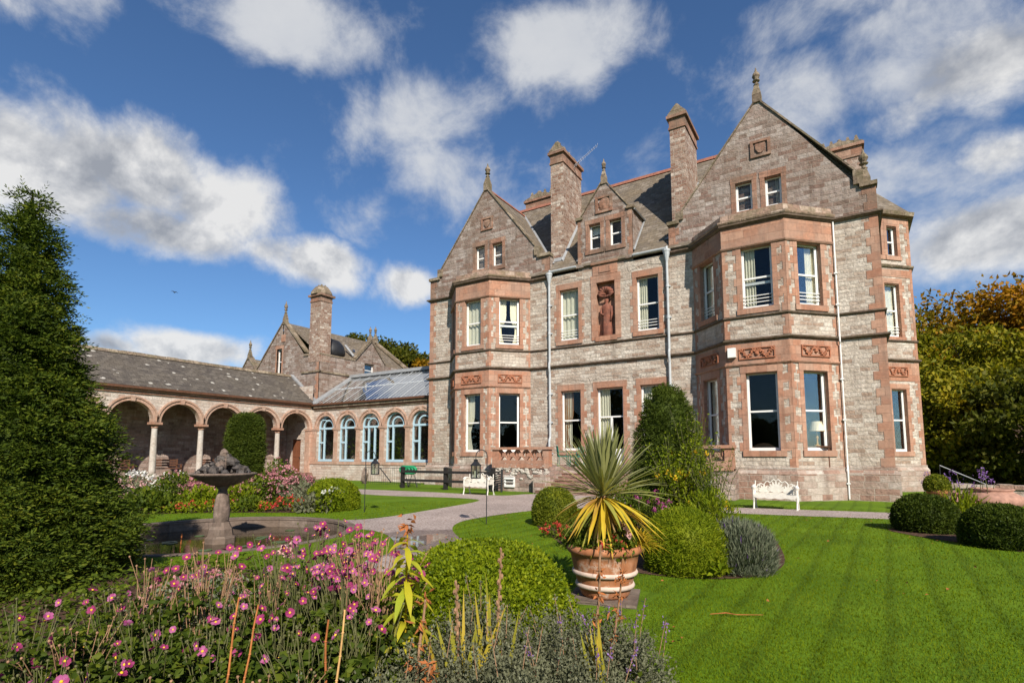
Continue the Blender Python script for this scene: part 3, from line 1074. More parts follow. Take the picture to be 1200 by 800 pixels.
# lower wall and gables are one wall; gables and the stones above the cornice are darker, so the sheet is split at 10.5
low = MB()
lo_top = prof((X0, 10.5), (X1, 10.5))
wall(low, FRONT, 0.0, lo_top, [h for h in fw_holes if h['z0'] < 10], .27)
low.quad((X1, 23, 0), (X1, 35, 0), (X1, 35, 10.5), (X1, 23, 10.5))
low.quad((X0, 35, 0), (X0, 23, 0), (X0, 23, 10.5), (X0, 35, 10.5))
low.quad((X1, 35, 0), (X0, 35, 0), (X0, 35, 10.5), (X1, 35, 10.5))
low.build('stone_wall', M['rubble_stone'], house, recalc=False)
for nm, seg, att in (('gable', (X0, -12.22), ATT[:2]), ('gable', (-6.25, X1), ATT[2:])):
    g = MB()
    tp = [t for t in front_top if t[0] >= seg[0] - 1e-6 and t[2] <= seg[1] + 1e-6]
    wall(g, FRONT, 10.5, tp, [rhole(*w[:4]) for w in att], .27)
    lz, rz_ = tp[0][1], tp[-1][3]
    for u, z in ((seg[0], lz), (seg[1], rz_)):
        g.quad(FRONT.p(u, 10.5), FRONT.p(u, z), FRONT.p(u, z, -.6), FRONT.p(u, 10.5, -.6))
    # back of the parapet
    for (a, za, c, zc) in tp:
        g.quad(FRONT.p(a, za, -.32), FRONT.p(c, zc, -.32), FRONT.p(c, 10.5, -.32), FRONT.p(a, 10.5, -.32))
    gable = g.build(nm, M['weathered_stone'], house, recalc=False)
    cp = MB()
    c = LGC if seg[0] < -12.5 else RGC
    l, r_ = (-19.35, -12.89) if seg[0] < -12.5 else (-5.80, .88)
    az = 16.25 if seg[0] < -12.5 else 16.30
    coping_run(cp, FRONT, l, 12.05, c, az)
    coping_run(cp, FRONT, c, az, r_, 12.05)
    for (a, b2, z) in ((seg[0] - .05, l + .02, lz), (r_ - .02, seg[1] + .05, rz_)):
        cp.box(FRONT, a, b2, z - .02, z + .13, -.34, .12)
    for (a, b2, z0_, z1_) in ((l - .12, l + .2, lz + .13, 12.22), (r_ - .2, r_ + .12, rz_ + .13, 12.22)):
        cp.box(FRONT, a, b2, z0_, z1_, -.31, .105)
    cp.build('coping', M['mossy_stone'], gable)
    finial((c, YF + .1, az + .12), 1.35, gable)
    # small carved shield above the attic windows
    sh = MB()
    zc = 14.15 if seg[0] > -12 else 14.2
    uc = c + .05
    for (a, b2, y0, y1) in ((uc - .38, uc + .38, zc - .36, zc - .26), (uc - .38, uc + .38, zc + .26, zc + .36)):
        sh.box(FRONT, a, b2, y0, y1, 0, .07)
    for (a, b2) in ((uc - .38, uc - .27), (uc + .27, uc + .38)):
        sh.box(FRONT, a, b2, zc - .26, zc + .26, 0, .068)
    sh.prism(FRONT, [(uc - .18, zc + .2), (uc - .18, zc - .02), (uc - .09, zc - .16), (uc, zc - .22), (uc + .09, zc - .16), (uc + .18, zc - .02), (uc + .18, zc + .2)], 0, .06)
    sh.build('carved_shield', M['weathered_sandstone'], gable)
finial((1.05, YF + .18, 11.75), 1.35, house, s=1.05)

# corner blocks
quoin(FRONT, X0, 1.2, 10.4, 1, house, seed=0)
quoin(FRONT, X1, 1.2, 10.4, -1, house, seed=1)
for u_, zt_, sd_ in ((X0, 11.6, 1), (X1, 11.5, -1), (-6.25, 11.7, 1), (-12.22, 11.6, -1)):
    quoin(FRONT, u_, 10.62, zt_, sd_, house, 'weathered_sandstone', seed=1)

# mouldings following the bays
foot = [(X0, 35), (X0, 23)] + LB + RB + [(X1, 23)] + SB + [(X1, 35)]
def strg(name, path, pf, mat='mossy_stone'):
    b = MB()
    b.sweep(path, pf)
    return b.build(name, M[mat], house)
strg('plinth', foot, [(-.1, 0), (.13, 0), (.13, .95), (.05, 1.08), (.05, 1.18), (-.1, 1.18)], 'plinth_stone')
strg('string_course', foot, [(-.05, 6.78), (.04, 6.78), (.08, 6.82), (.08, 6.87), (.012, 6.89), (-.05, 6.89)], 'string_stone')
strg('string_course', foot, [(-.05, 5.86), (.05, 5.86), (.13, 5.92), (.13, 5.97), (.012, 6.01), (-.05, 6.01)], 'string_stone')
lpath = [(X0, 35), (X0, 23)] + LB + [(-12.22, 23), (-12.22, 23.5)]
rpath = [(-6.25, 23.5), (-6.25, 23)] + RB + [(X1, 23), (X1, 29.0)]
# above each bay the cornice runs round it; gable string at the same height
for path in (lpath, rpath):
    strg('cornice', path, [(-.05, 10.40), (.06, 10.40), (.12, 10.46), (.16, 10.47), (.16, 10.53), (.012, 10.57), (-.05, 10.57)], 'string_stone')


def bay(F, fr_opts):
    A, B_, C_, D_ = F
    segs = [(A, B_), (B_, C_), (C_, D_)]
    wl = MB()
    strips_ = []
    frs = []
    for i, (p, q) in enumerate(segs):
        L = math.hypot(q[0] - p[0], q[1] - p[1])
        fr = Fr(p[0], p[1], q[0] - p[0], q[1] - p[1])
        frs.append((fr, L))
        ho = []
        for lev in range(2):
            a = fr_opts[i][lev]
            if a:
                ho.append(rhole(*a[:4]))
        wall(wl, fr, 0, prof((0, 10.95), (L, 10.95)), ho, .27)
        # red dressed corners, toothed
        for side, u in ((1, 0.0), (-1, L)):
            for za_, zb_ in ((1.18, 4.95), (6.03, 6.77), (6.90, 9.58)):
                strips_.append((fr, u, za_, zb_, side, i))
    wl.quad((A[0], A[1], 10.9), (B_[0], B_[1], 10.9), (C_[0], C_[1], 10.9), (D_[0], D_[1], 10.9))
    bw = wl.build('bay_wall', M['rubble_stone'], house, recalc=False)
    for fr, u, za_, zb_, side, i in strips_:
        quoin(fr, u, za_, zb_, side, bw, w0=.10, w1=.20, seed=i, proud=.013)
    path = [A, B_, C_, D_]
    for z0, z1, pr_ in ((5.02, 5.81, .030), (9.60, 10.39, .030)):
        b = MB()
        b.sweep(path, [(-.05, z0), (pr_, z0), (pr_, z1), (-.05, z1)])
        b.build('sandstone_band', M['red_sandstone'], bw)
        b = MB()
        b.sweep(path, [(-.04, z0 - .06), (pr_ + .02, z0 - .06), (pr_ + .055, z0 - .01), (pr_ + .055, z0 + .025), (-.04, z0 + .025)])
        b.build('band_moulding', M['red_sandstone'], bw)
    b = MB()
    b.sweep(path, [(-.30, 10.55), (.17, 10.55), (.20, 10.60), (.20, 10.66), (.05, 10.72), (.01, 10.96), (-.30, 10.98)])
    b.build('parapet', M['parapet_stone'], bw)
    for i, (fr, L) in enumerate(frs):
        carved_panel(Fr(*fr.p(0, 0, .030)[:2], *fr.u), L / 2 - .62, L / 2 + .62, 5.20, 5.62, bw, seed=i + int(A[0]))
        for lev in range(2):
            a = fr_opts[i][lev]
            if a:
                window(fr, a[0], a[1], a[2], a[3], house, a[4], seed=i * 7 + lev, room=0, depth=.19)
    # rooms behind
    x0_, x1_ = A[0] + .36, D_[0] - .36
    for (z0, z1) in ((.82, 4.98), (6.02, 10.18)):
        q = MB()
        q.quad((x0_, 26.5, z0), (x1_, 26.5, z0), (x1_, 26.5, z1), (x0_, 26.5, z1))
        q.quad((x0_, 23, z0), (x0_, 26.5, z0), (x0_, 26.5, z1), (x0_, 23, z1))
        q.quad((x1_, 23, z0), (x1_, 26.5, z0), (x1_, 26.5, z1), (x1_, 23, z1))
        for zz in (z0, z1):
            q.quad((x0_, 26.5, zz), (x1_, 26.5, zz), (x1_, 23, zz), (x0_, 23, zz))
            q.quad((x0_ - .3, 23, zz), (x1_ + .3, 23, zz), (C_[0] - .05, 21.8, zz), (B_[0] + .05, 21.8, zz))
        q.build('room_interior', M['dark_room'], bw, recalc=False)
    return bw


lc = 2.12
bay(LB, [[(.60, 1.50, 1.77, 4.68, 'L'), (.60, 1.50, 7.13, 9.52, 'F')],
         [(.56, 1.60, 1.77, 4.70, 'Lt'), (.56, 1.60, 7.13, 9.55, 'F')],
         [(.50, 1.58, 1.77, 4.70, ''), (.50, 1.58, 7.13, 9.55, 'LRtgfallen')]])
bay(RB, [[(.50, 1.50, 1.77, 4.68, 'L'), (.50, 1.50, 7.13, 9.52, 'Lg')],
         [(.66, 1.76, 1.77, 4.70, ''), (.66, 1.76, 7.13, 9.55, 'Lgfallen')],
         [(.50, 1.56, 1.77, 4.70, ''), (.50, 1.56, 7.13, 9.55, 'Rg')]])

for w in WIN:
    window(FRONT, *w[:4], house, w[4], seed=w[5], sill='door' not in w[4])
for w in ATT:
    window(FRONT, *w[:4], house, w[4], seed=w[5], tooth=False, head=.24, mat='weathered_sandstone')

# relieving arches over the ground and first floor openings
for (u0, u1, z1) in ((-11.67, -10.60, 5.02), (-9.80, -8.50, 5.04), (-7.72, -6.65, 5.04), (-7.80, -6.76, 9.98), (-11.7, -10.66, 10.02)):
    ra = MB()
    n = 9
    cu = (u0 + u1) / 2
    w = (u1 - u0) / 2 + .3
    for i in range(n):
        a0, a1 = -1 + 2 * i / n, -1 + 2 * (i + 1) / n
        def q(t, r_):
            return (cu + w * t * (1 + .12 * r_), z1 + .02 + .20 * (1 - t * t) + .24 * r_)
        ra.prism(FRONT, [q(a0, 0), q(a1, 0), q(a1, 1), q(a0, 1)], -.02, .014)
    ra.build('relieving_arch', M['rubble_stone'], house)

# niche with its terracotta figure
nb = MB()
P = FRONT.p
nb.quad(P(-9.74, 7.12, -.262), P(-8.80, 7.12, -.262), P(-8.80, 9.76, -.262), P(-9.74, 9.76, -.262))
nb.box(FRONT, -10.0, -9.73, 7.0, 9.75, -.26, .03)
nb.box(FRONT, -8.81, -8.54, 7.0, 9.75, -.26, .03)
nb.box(FRONT, -10.02, -8.52, 9.75, 10.10, -.26, .035)
nb.box(FRONT, -9.90, -8.66, 10.10, 10.62, -.1, .05)
nb.box(FRONT, -9.95, -8.60, 10.62, 10.72, -.1, .13)
nb.box(FRONT, -9.58, -8.98, 10.20, 10.25, -.1, .08)
nb.box(FRONT, -9.58, -9.52, 10.25, 10.5, -.1, .08)
nb.box(FRONT, -9.04, -8.98, 10.25, 10.5, -.1, .08)
nb.box(FRONT, -9.80, -8.74, 6.92, 7.16, -.26, .07)
niche = nb.build('niche', M['red_sandstone'], house)
st = MB()
sc_ = P(-9.27, 7.14, -.10)
def fold(a, z):
    return 1 + .10 * sin(a * 9 + z * 2.0) * min(1, max(0, (1.35 - z))) + .05 * sin(a * 4 + z * 5)
st.lathe(sc_, [(.20, 0), (.24, .05), (.25, .25), (.22, .6), (.20, .9), (.19, 1.05), (.235, 1.25), (.24, 1.4), (.20, 1.5), (.07, 1.55), (.065, 1.6), (.095, 1.66), (.105, 1.74), (.085, 1.82), (.03, 1.87)], 24, 1.0, .62, fn=fold)
st.tube([(sc_[0] - .22, sc_[1], 8.55), (sc_[0] - .27, sc_[1] - .03, 8.25), (sc_[0] - .1, sc_[1] - .16, 8.15)], [.07, .065, .045], 8)
st.tube([(sc_[0] + .22, sc_[1], 8.55), (sc_[0] + .26, sc_[1] - .03, 8.2), (sc_[0] + .22, sc_[1] - .08, 7.85)], [.07, .065, .045], 8)
st.build('statue', M['statue_stone'], niche, smooth=True)
cnp = MB()
for i in range(9):
    a = pi * i / 8
    cnp.tube([P(-9.27, 9.18, -.18), P(-9.27 + .22 * cos(a), 9.18 + .2 * sin(a), -.02), P(-9.27 + .38 * cos(a), 9.16 + .34 * sin(a), .0)], [.04, .07, .075], 6)
for i in range(9):
    a = -2.6 + 2.06 * i / 8
    cnp.blob(P(-9.27 + .34 * cos(a), 9.18 + .14 * sin(a), .0), .06, .05, .05, seed=i)
cnp.build('niche_canopy', M['statue_stone'], niche, smooth=True)

# ---------------- roofs
def slab(mb, a, b, c, d, th=.09):
    """roof slope a,b (eaves) c,d (ridge) with thickness"""
    A, B_, C_, D_ = [mathutils.Vector(p) for p in (a, b, c, d)]
    n = (B_ - A).cross(D_ - A).normalized()
    if n.z < 0:
        n = -n
    lo_ = [tuple(p - n * th) for p in (A, B_, C_, D_)]
    mb.hexa(lo_ + [tuple(p) for p in (A, B_, C_, D_)])

EZ, RZ_, RY = 10.66, 16.80, 27.5
rf = MB()
slab(rf, (-17.5, 22.86, EZ), (-1.0, 22.86, EZ), (-1.0, RY, RZ_), (-17.5, RY, RZ_))
slab(rf, (-1.0, 32.14, EZ), (-17.5, 32.14, EZ), (-17.5, RY, RZ_), (-1.0, RY, RZ_))
for c, hw, z in ((LGC, 3.86, 16.22), (RGC, 3.80, 16.27)):
    e = z - hw * 1.262
    slab(rf, (c - hw, 35.0, e), (c - hw, 23.28, e), (c, 23.28, z), (c, 35.0, z))
    slab(rf, (c + hw, 23.28, e), (c + hw, 35.0, e), (c, 35.0, z), (c, 23.28, z))
# side-bay hipped roof
sbz = 12.95
ap = [(1.2, 31.0, 15.2), (1.2, 33.0, 15.2)]
rf.quad((1.30, 28.75, sbz), (3.12, 30.48, sbz), ap[0])
rf.quad((3.12, 30.48, sbz), (3.12, 33.3, sbz), ap[1], ap[0])
rf.quad((3.12, 33.3, sbz), (1.3, 35.0, sbz), ap[1])
roof = rf.build('roof', M['roof_slate'], house)
rt_ = MB()
n = 30
for i in range(n):
    a = -17.0 + 15.6 * i / n
    b2 = a + 15.6 / n - .015
    rt_.hexa([(a, RY - .16, RZ_ - .12), (b2, RY - .16, RZ_ - .12), (b2, RY + .16, RZ_ - .12), (a, RY + .16, RZ_ - .12), (a, RY - .04, RZ_ + .09), (b2, RY - .04, RZ_ + .09), (b2, RY + .04, RZ_ + .09), (a, RY + .04, RZ_ + .09)])
for c, z in ((LGC, 16.22), (RGC, 16.27)):
    rt_.hexa([(c - .14, 23.3, z - .1), (c + .14, 23.3, z - .1), (c + .14, 35, z - .1), (c - .14, 35, z - .1), (c - .03, 23.3, z + .08), (c + .03, 23.3, z + .08), (c + .03, 35, z + .08), (c - .03, 35, z + .08)])
rt_.build('ridge_tiles', M['ridge_tile'], roof)
# lead valleys
def on_main(y):
    return EZ + (RZ_ - EZ) / (RY - 22.86) * (y - 22.86)
for (c, s, z) in ((LGC, 1, 16.22), (RGC, -1, 16.27)):
    vb = MB()
    pts = []
    for y in (23.3, 25.0, 26.8, 27.1):
        zz = on_main(y)
        pts.append((c + s * (z - zz) / 1.262, y - .02, zz + .03))
    for a, b2 in zip(pts, pts[1:]):
        vb.add([(a[0] - .07, a[1], a[2] + .01), (a[0] + .09, a[1], a[2] + .01), (b2[0] + .09, b2[1], b2[2] + .01), (b2[0] - .07, b2[1], b2[2] + .01)], [(0, 1, 2, 3)])
    vb.build('lead_valley', M['lead'], roof, recalc=False)
# side-bay fascia
strg('eaves_gutter', [(1.30, 28.85), (3.02, 30.5), (3.02, 33.3), (1.3, 34.95)], [(-.1, 12.72), (.16, 12.78), (.20, 12.96), (.05, 12.99), (-.1, 12.99)], 'mossy_stone')

# ---------------- chimneys
def chimney(x0, x1, y0, y1, z0, z1, root, mat='chimney_stone', top=.52, name='chimney', flues=0):
    b = MB()
    b.wbox(x0, x1, y0, y1, z0, z1)
    ch = b.build(name, M[mat], root)
    b = MB()
    e = .05
    b.wbox(x0 - e, x1 + e, y0 - e, y1 + e, z1, z1 + .10)
    b.wbox(x0 - .02, x1 + .02, y0 - .02, y1 + .02, z1 + .10, z1 + .52)
    b.wbox(x0 - .12, x1 + .12, y0 - .12, y1 + .12, z1 + .52, z1 + .66)
    b.build('chimney_band', M['weathered_sandstone'], ch)
    b = MB()
    xm = (x0 + x1) / 2
    z = z1 + .66
    fr = Fr(x0, y0, 1, 0)
    w = x1 - x0
    L = y1 - y0
    b.prism(fr, [(-.07, z), (w + .07, z), (w + .07, z + .08), (w / 2 + .13, z + top * .75), (w / 2, z + top), (w / 2 - .13, z + top * .75), (-.07, z + .08)], -L - .07, .07)
    k = max(2, int(L / .45))
    for i in range(k):
        y = y0 + .2 + (L - .4) * i / max(k - 1, 1)
        b.blob((xm, y, z + top * .92), .12, .16, .17, seed=i + 3, amp=.25)
    for i in range(flues):
        y = y0 + (L) * (i + .5) / max(flues, 1)
        xx = x0 + (x1 - x0) * (i + .5) / flues
        b.taper(xx - .13, xx + .13, y0 + L / 2 - .13, y0 + L / 2 + .13, z + top * .6, z + top + .26, .09)
    b.build('chimney_cap', M['mossy_stone'], ch)
    return ch

c_l = chimney(-12.46, -11.74, 23.62, 25.85, 10.9, 16.75, house)
chimney(-6.27, -5.58, 23.75, 26.0, 10.9, 16.65, house)
chimney(-16.9, -15.0, 28.6, 29.4, 15.0, 17.35, house, top=.45, flues=4)
chimney(-.45, 1.30, 29.6, 30.4, 12.5, 16.0, house, top=.35, flues=5)
# lead flashing at the chimney foot
for x, s in ((-11.74, 1), (-5.58, 1)):
    fl = MB()
    a, b2 = (x, 23.4), (x, 25.9)
    fl.add([(x + .012, 23.35, on_main(23.35) + .16), (x + .012, 26.0, on_main(26.0) + .16), (x + .10, 26.0, on_main(26.0) + .012), (x + .10, 23.35, on_main(23.35) + .012)], [(0, 1, 2, 3)])
    fl.build('lead_flashing', M['lead'], roof, recalc=False)
fl = MB()
fl.add([(-12.5, 23.5, 11.62), (-11.6, 23.5, 11.62), (-11.6, 23.40, 11.40), (-12.5, 23.40, 11.40)], [(0, 1, 2, 3)])
fl.build('lead_flashing', M['lead'], roof, recalc=False)

# television aerial on the left chimney
an = MB()
an.tube([(-11.68, 24.9, 17.0), (-11.3, 24.7, 17.15)], .025, 5)
p0, p1 = mathutils.Vector((-11.75, 24.9, 17.08)), mathutils.Vector((-10.05, 24.2, 17.40))
an.tube([p0, p1], .011, 5)
for i in range(13):
    q = p0.lerp(p1, .06 + .92 * i / 12)
    an.tube([q + mathutils.Vector((.02, .05, .14)), q - mathutils.Vector((.02, .05, .14))], .006, 4)
an.build('aerial', M['aluminium'], house)

# ---------------- dormer
DC = -9.27
db = MB()
dtop = prof((-10.66, 13.02), (-10.50, 13.02), (-10.50, 13.1), (DC, 14.75), (-8.05, 13.1), (-8.05, 13.02), (-7.90, 13.02))
DW = [(-10.08, -9.46, 11.40, 12.70, '', 31), (-9.03, -8.41, 11.40, 12.70, '', 32)]
D_FR = Fr(0, YF - .012, 1, 0)
wall(db, D_FR, 10.5, dtop, [rhole(*w[:4]) for w in DW], .25)
for u in (-10.66, -7.90):
    db.quad((u, 22.988, 10.5), (u, 23.4, 11.0), (u, 24.66, 13.02), (u, 22.988, 13.02))
db.box(D_FR, -10.80, -10.32, 10.62, 10.74, -.05, .12)
db.box(D_FR, -8.22, -7.76, 10.62, 10.74, -.05, .12)
dorm = db.build('dormer', M['weathered_stone'], house, recalc=False)
for w in DW:
    b = MB()
window_parts = [window(D_FR, *w[:4], house, 'B' if i == 0 else '', seed=w[5], tooth=False, room=1.2, head=.22, mat='weathered_sandstone') for i, w in enumerate(DW)]
quoin(D_FR, -10.66, 10.75, 13.0, 1, dorm, 'weathered_sandstone', .16, .24, seed=0)
quoin(D_FR, -7.90, 10.75, 13.0, -1, dorm, 'weathered_sandstone', .16, .24, seed=1)
dq = MB()
dq.box(D_FR, DC - .42, DC - .3, 13.2, 13.9, -.02, .06)
dq.box(D_FR, DC + .3, DC + .42, 13.2, 13.9, -.02, .06)
dq.box(D_FR, DC - .43, DC + .43, 13.85, 13.95, -.02, .065)
dq.box(D_FR, DC - .43, DC + .43, 13.13, 13.25, -.02, .065)
dq.blob(D_FR.p(DC, 13.55, .0), .32, .1, .32, seed=4)
dq.build('carved_panel', M['weathered_sandstone'], dorm)
dc = MB()
coping_run(dc, D_FR, -10.52, 13.1, DC, 14.78, .09, -.25, .05)
coping_run(dc, D_FR, DC, 14.78, -8.03, 13.1, .09, -.25, .05)
dc.box(D_FR, -10.76, -10.38, 13.02, 13.14, -.3, .09)
dc.box(D_FR, -8.16, -7.80, 13.02, 13.14, -.3, .09)
dc.build('coping', M['mossy_stone'], dorm)
finial((DC, YF + .05, 14.80), 1.05, dorm, s=.72)
dr = MB()
slab(dr, (-10.78, 23.2, 12.98), (-10.78, 24.72, 12.98), (DC, 26.0, 14.70), (DC, 23.2, 14.70), .06)
slab(dr, (-7.78, 24.72, 12.98), (-7.78, 23.2, 12.98), (DC, 23.2, 14.70), (DC, 26.0, 14.70), .06)
dr.build('dormer_roof', M['roof_slate'], dorm)
for s, u in ((1, -7.90), (-1, -10.66)):
    dl = MB()
    dl.tube([(u + s * .05, 23.0, 11.0), (u + s * .05, 24.7, 13.1)], .05, 5)
    dl.tube([(u + s * .10, 23.05, 12.99), (u + s * .10, 24.75, 12.99)], .045, 5)
    dl.build('lead_flashing', M['lead'], dorm)

# ---------------- gutters and downpipes
gt = MB()
for a, b2 in ((-12.15, -10.70), (-7.86, -6.32)):
    pts = []
    n = 8
    for k in range(n + 1):
        t = pi + pi * k / n
        pts.append((.13 + .085 * cos(t), 10.72 + .085 * sin(t)))
    pts += [(.205, 10.74), (.055, 10.74)]
    vs = []
    gt.prism(Fr(a, YF, 0, -1), [(d, z) for d, z in pts], -(b2 - a), 0)
gt.build('gutter', M['grey_iron_paint'], house)


def downpipe(x, zt, zb, r=.055, hopper=True):
    b = MB()
    y = YF - .14
    b.tube([(x, y, zt), (x, y, 6.2), (x, y - .06, 6.05), (x, y - .06, 5.85), (x, y, 5.6), (x, y, zb + 1.3), (x, y - .10, zb + 1.1), (x, y - .10, zb)], r, 10)
    for z in (9.0, 7.6, 4.6, 3.2, 1.7):
        if zb < z < zt:
            b.lathe((x, y, z), [(r, -.07), (r + .02, -.06), (r + .02, .06), (r, .07)], 10)
            b.wbox(x - .11, x + .11, y + .05, y + .13, z - .03, z + .03)
    if hopper:
        b.lathe((x, y, zt - .25), [(r, -.1), (r + .02, 0), (.13, .25), (.15, .36), (.17, .38), (.17, .46), (.13, .47)], 10)
        b.tube([(x, y, zt + .1), (x + .0, y + .05, zt + .38)], .05, 8)
    return b.build('downpipe', M['grey_iron_paint'], house, smooth=False)

downpipe(-12.19, 10.42, 1.2)
downpipe(-6.33, 10.42, 1.2)
b = MB()
b.tube([(-.05, 22.93, 10.42), (-.05, 22.9, 6.1), (-.05, 22.82, 6.0), (-.05, 22.82, 5.8), (-.05, 22.9, 5.7), (-.05, 22.9, 1.25), (-.05, 22.80, 1.05), (-.05, 22.80, .05)], .028, 8)
for z in (8.4, 7.2, 4.4, 2.9, .6):
    b.wbox(-.11, .01, 22.86 if z > 1 else 22.76, 22.98, z - .025, z + .025)
b.build('downpipe', M['white_paint'], house)
b = MB()
b.tube([(-5.42, 22.9, 1.6), (-5.42, 22.8, 1.62), (-5.42, 22.72, 1.5), (-5.42, 22.72, .1)], .09, 10)
b.build('waste_pipe', M['grey_iron_paint'], house)
b = MB()
b.box(Fr(RB[1][0], RB[1][1], 1, 0), .10, .38, 5.30, 5.66, .03, .2)
b.build('alarm_box', M['white_paint'], house)

# ---------------- side bay
sb = MB()
sseg = list(zip(SB, SB[1:]))
for i, (p, q) in enumerate(sseg):
    L = math.hypot(q[0] - p[0], q[1] - p[1])
    fr = Fr(p[0], p[1], q[0] - p[0], q[1] - p[1])
    ho = []
    if i == 0:
        ho = [rhole(.58, 1.42, 1.77, 4.62), rhole(.58, 1.42, 7.0, 9.55), rhole(.14, .62, 10.85, 12.32), rhole(.92, 1.50, 10.85, 12.32), rhole(.55, 1.35, .42, .86)]
    wall(sb, fr, 0, prof((0, 12.9), (L, 12.9)), ho, .25)
    if i == 0:
        sfr = fr
sbw = sb.build('bay_wall', M['rubble_stone'], house, recalc=False)
for a in ((.58, 1.42, 1.77, 4.62, ''), (.58, 1.42, 7.0, 9.55, 'Fg'), (.14, .62, 10.85, 12.32, ''), (.92, 1.50, 10.85, 12.32, '')):
    window(sfr, *a[:4], house, a[4], seed=int(a[2]), room=.5, tooth=a[2] < 10, head=.22)
window(sfr, .55, 1.35, .42, .86, house, 'nosur', seed=4, room=.5)
quoin(sfr, sqrt(1.58 ** 2 + 1.55 ** 2), 1.18, 12.7, -1, sbw, w0=.14, w1=.28, seed=1)
b = MB()
for za_, zb_, dp_ in ((4.98, 5.8, .022), (9.85, 10.2, .018), (12.45, 12.75, .018)):
    b = MB()
    b.box(sfr, .0, 2.2, za_, zb_, -.05, dp_)
    b.build('sandstone_band', M['red_sandstone'], sbw)
carved_panel(Fr(*sfr.p(0, 0, .022)[:2], *sfr.u), .45, 1.55, 5.18, 5.62, sbw, seed=5)
strg('string_course', [SB[0], SB[1], SB[2]], [(-.05, 10.30), (.06, 10.30), (.10, 10.36), (.10, 10.42), (.012, 10.46), (-.05, 10.46)])
# ------------------------------------------------------------------ glazed link with arched windows
XA, YC = -31.62, 24.0
orang = thing('conservatory', 'low stone garden room with five pale blue arched windows under a glass roof', 'conservatory', (-25.8, YC, 0))
CFR = Fr(0, YC, 1, 0)
CC = [-30.14 + 2.165 * i for i in range(5)]
R_ = .86
SPR = 3.46
wb = MB()
wall(wb, CFR, 0, prof((XA, 4.78), (X0 - .02, 4.78)), [ahole(c, R_, 1.20, SPR, 18) for c in CC], .42)
cw = wb.build('arcaded_wall', M['wing_stone'], orang, recalc=False)
pb = MB()
def arch_ring(mb, fr, c, spring, r0, r1, d0, d1, n=20, key=True):
    for i in range(n):
        a0, a1 = pi * i / n, pi * (i + 1) / n
        poly = [(c - r0 * cos(a0), spring + r0 * sin(a0)), (c - r0 * cos(a1), spring + r0 * sin(a1)), (c - r1 * cos(a1), spring + r1 * sin(a1)), (c - r1 * cos(a0), spring + r1 * sin(a0))]
        mb.prism(fr, poly, d0, d1)
    if key:
        mb.prism(fr, [(c - .09, spring + r0 - .03), (c + .09, spring + r0 - .03), (c + .14, spring + r1 + .10), (c - .14, spring + r1 + .10)], d0, d1 + .06)
for c in CC:
    arch_ring(pb, CFR, c, SPR, R_ - .012, R_ + .17, -.15, .03)
    arch_ring(pb, CFR, c, SPR, R_ + .17, R_ + .25, -.05, .075, key=False)
us = [XA] + [c + s * (R_) for c in CC for s in (-1, 1)] + [X0 - .03]
for i in range(0, len(us), 2):
    a, b2 = us[i] - (0 if i else 0), us[i + 1]
    pb.box(CFR, a + (.04 if i else 0), b2 - .04, 1.20, SPR - .20, -.3, .045)
    pb.box(CFR, a - (.03 if i else 0), b2 + .02, SPR - .20, SPR - .12, -.3, .06)
    pb.box(CFR, a - (.06 if i else 0), b2 + .05, SPR - .12, SPR - .01, -.3, .10)
    pb.box(CFR, a - (.02 if i else 0), b2 + .02, 1.20, 1.38, -.3, .08)
pb.box(CFR, XA, X0 - .02, 1.02, 1.2, -.2, .12)
pb.build('arch_moulding', M['pale_sandstone'], cw)
pl = MB()
pl.box(CFR, XA, X0 - .02, 0, 1.02, -.2, .07)
pl.build('plinth', M['wing_stone'], cw)
ev = MB()
ev.box(CFR, XA + .3, X0 - .02, 4.68, 4.78, -.1, .05)
ev.box(CFR, XA + .3, X0 - .02, 4.86, 5.02, -.1, .16)
ev.build('eaves_cornice', M['mossy_stone'], cw)
e2 = MB()
e2.box(CFR, XA + .3, X0 - .02, 4.78, 4.86, -.1, .10)
e2.box(CFR, XA + .2, X0 - .02, 5.02, 5.14, -.1, .26)
e2.build('gutter', M['wood_brown'], cw)
for k, c in enumerate(CC):
    f = MB()
    D0, D1 = -.24, -.15
    f.box(CFR, c - R_ + .01, c + R_ - .01, 1.21, 1.36, D0, D1 + .03)
    for (a, b2) in ((c - R_ + .01, c - R_ + .10), (c + R_ - .10, c + R_ - .01)):
        f.box(CFR, a, b2, 1.36, SPR, D0, D1)
    arch_ring(f, CFR, c, SPR, R_ - .11, R_ - .011, D0, D1, key=False)
    f.box(CFR, c - R_ + .10, c + R_ - .10, SPR - .08, SPR + .05, D0 + .01, D1 + .012)
    um = c - .30
    f.box(CFR, um - .045, um + .045, 1.36, SPR - .08, D0 + .01, D1 + .01)
    f.box(CFR, c - R_ + .10, um - .045, 2.42, 2.54, D0 + .012, D1 + .008)
    arch_ring(f, CFR, c + .12, SPR + .05, .44, .53, D0 + .012, D1 + .008, n=14, key=False)
    if k == 2:
        f.box(CFR, c + .20, c + .30, 1.36, SPR - .08, D0 + .012, D1 + .006)
    if k in (0, 2):
        f.box(CFR, c - .30, c - .10, SPR + .52, SPR + .58, D1, D1 + .16)
    w = f.build('arched_window', M['pale_blue_paint'], orang)
    g = MB()
    pts = [(c - R_ + .02, 1.3), (c + R_ - .02, 1.3)] + [(c + (R_ - .04) * cos(pi * i / 14), SPR + (R_ - .04) * sin(pi * i / 14)) for i in range(15)]
    g.prism(CFR, pts, D0 + .03, D0 + .036)
    g.build('window_pane', M['window_glass'], w)
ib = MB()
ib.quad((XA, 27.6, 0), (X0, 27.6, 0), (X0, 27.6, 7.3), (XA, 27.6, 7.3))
ib.quad((XA, 24, .9), (X0, 24, .9), (X0, 27.6, .9), (XA, 27.6, .9))
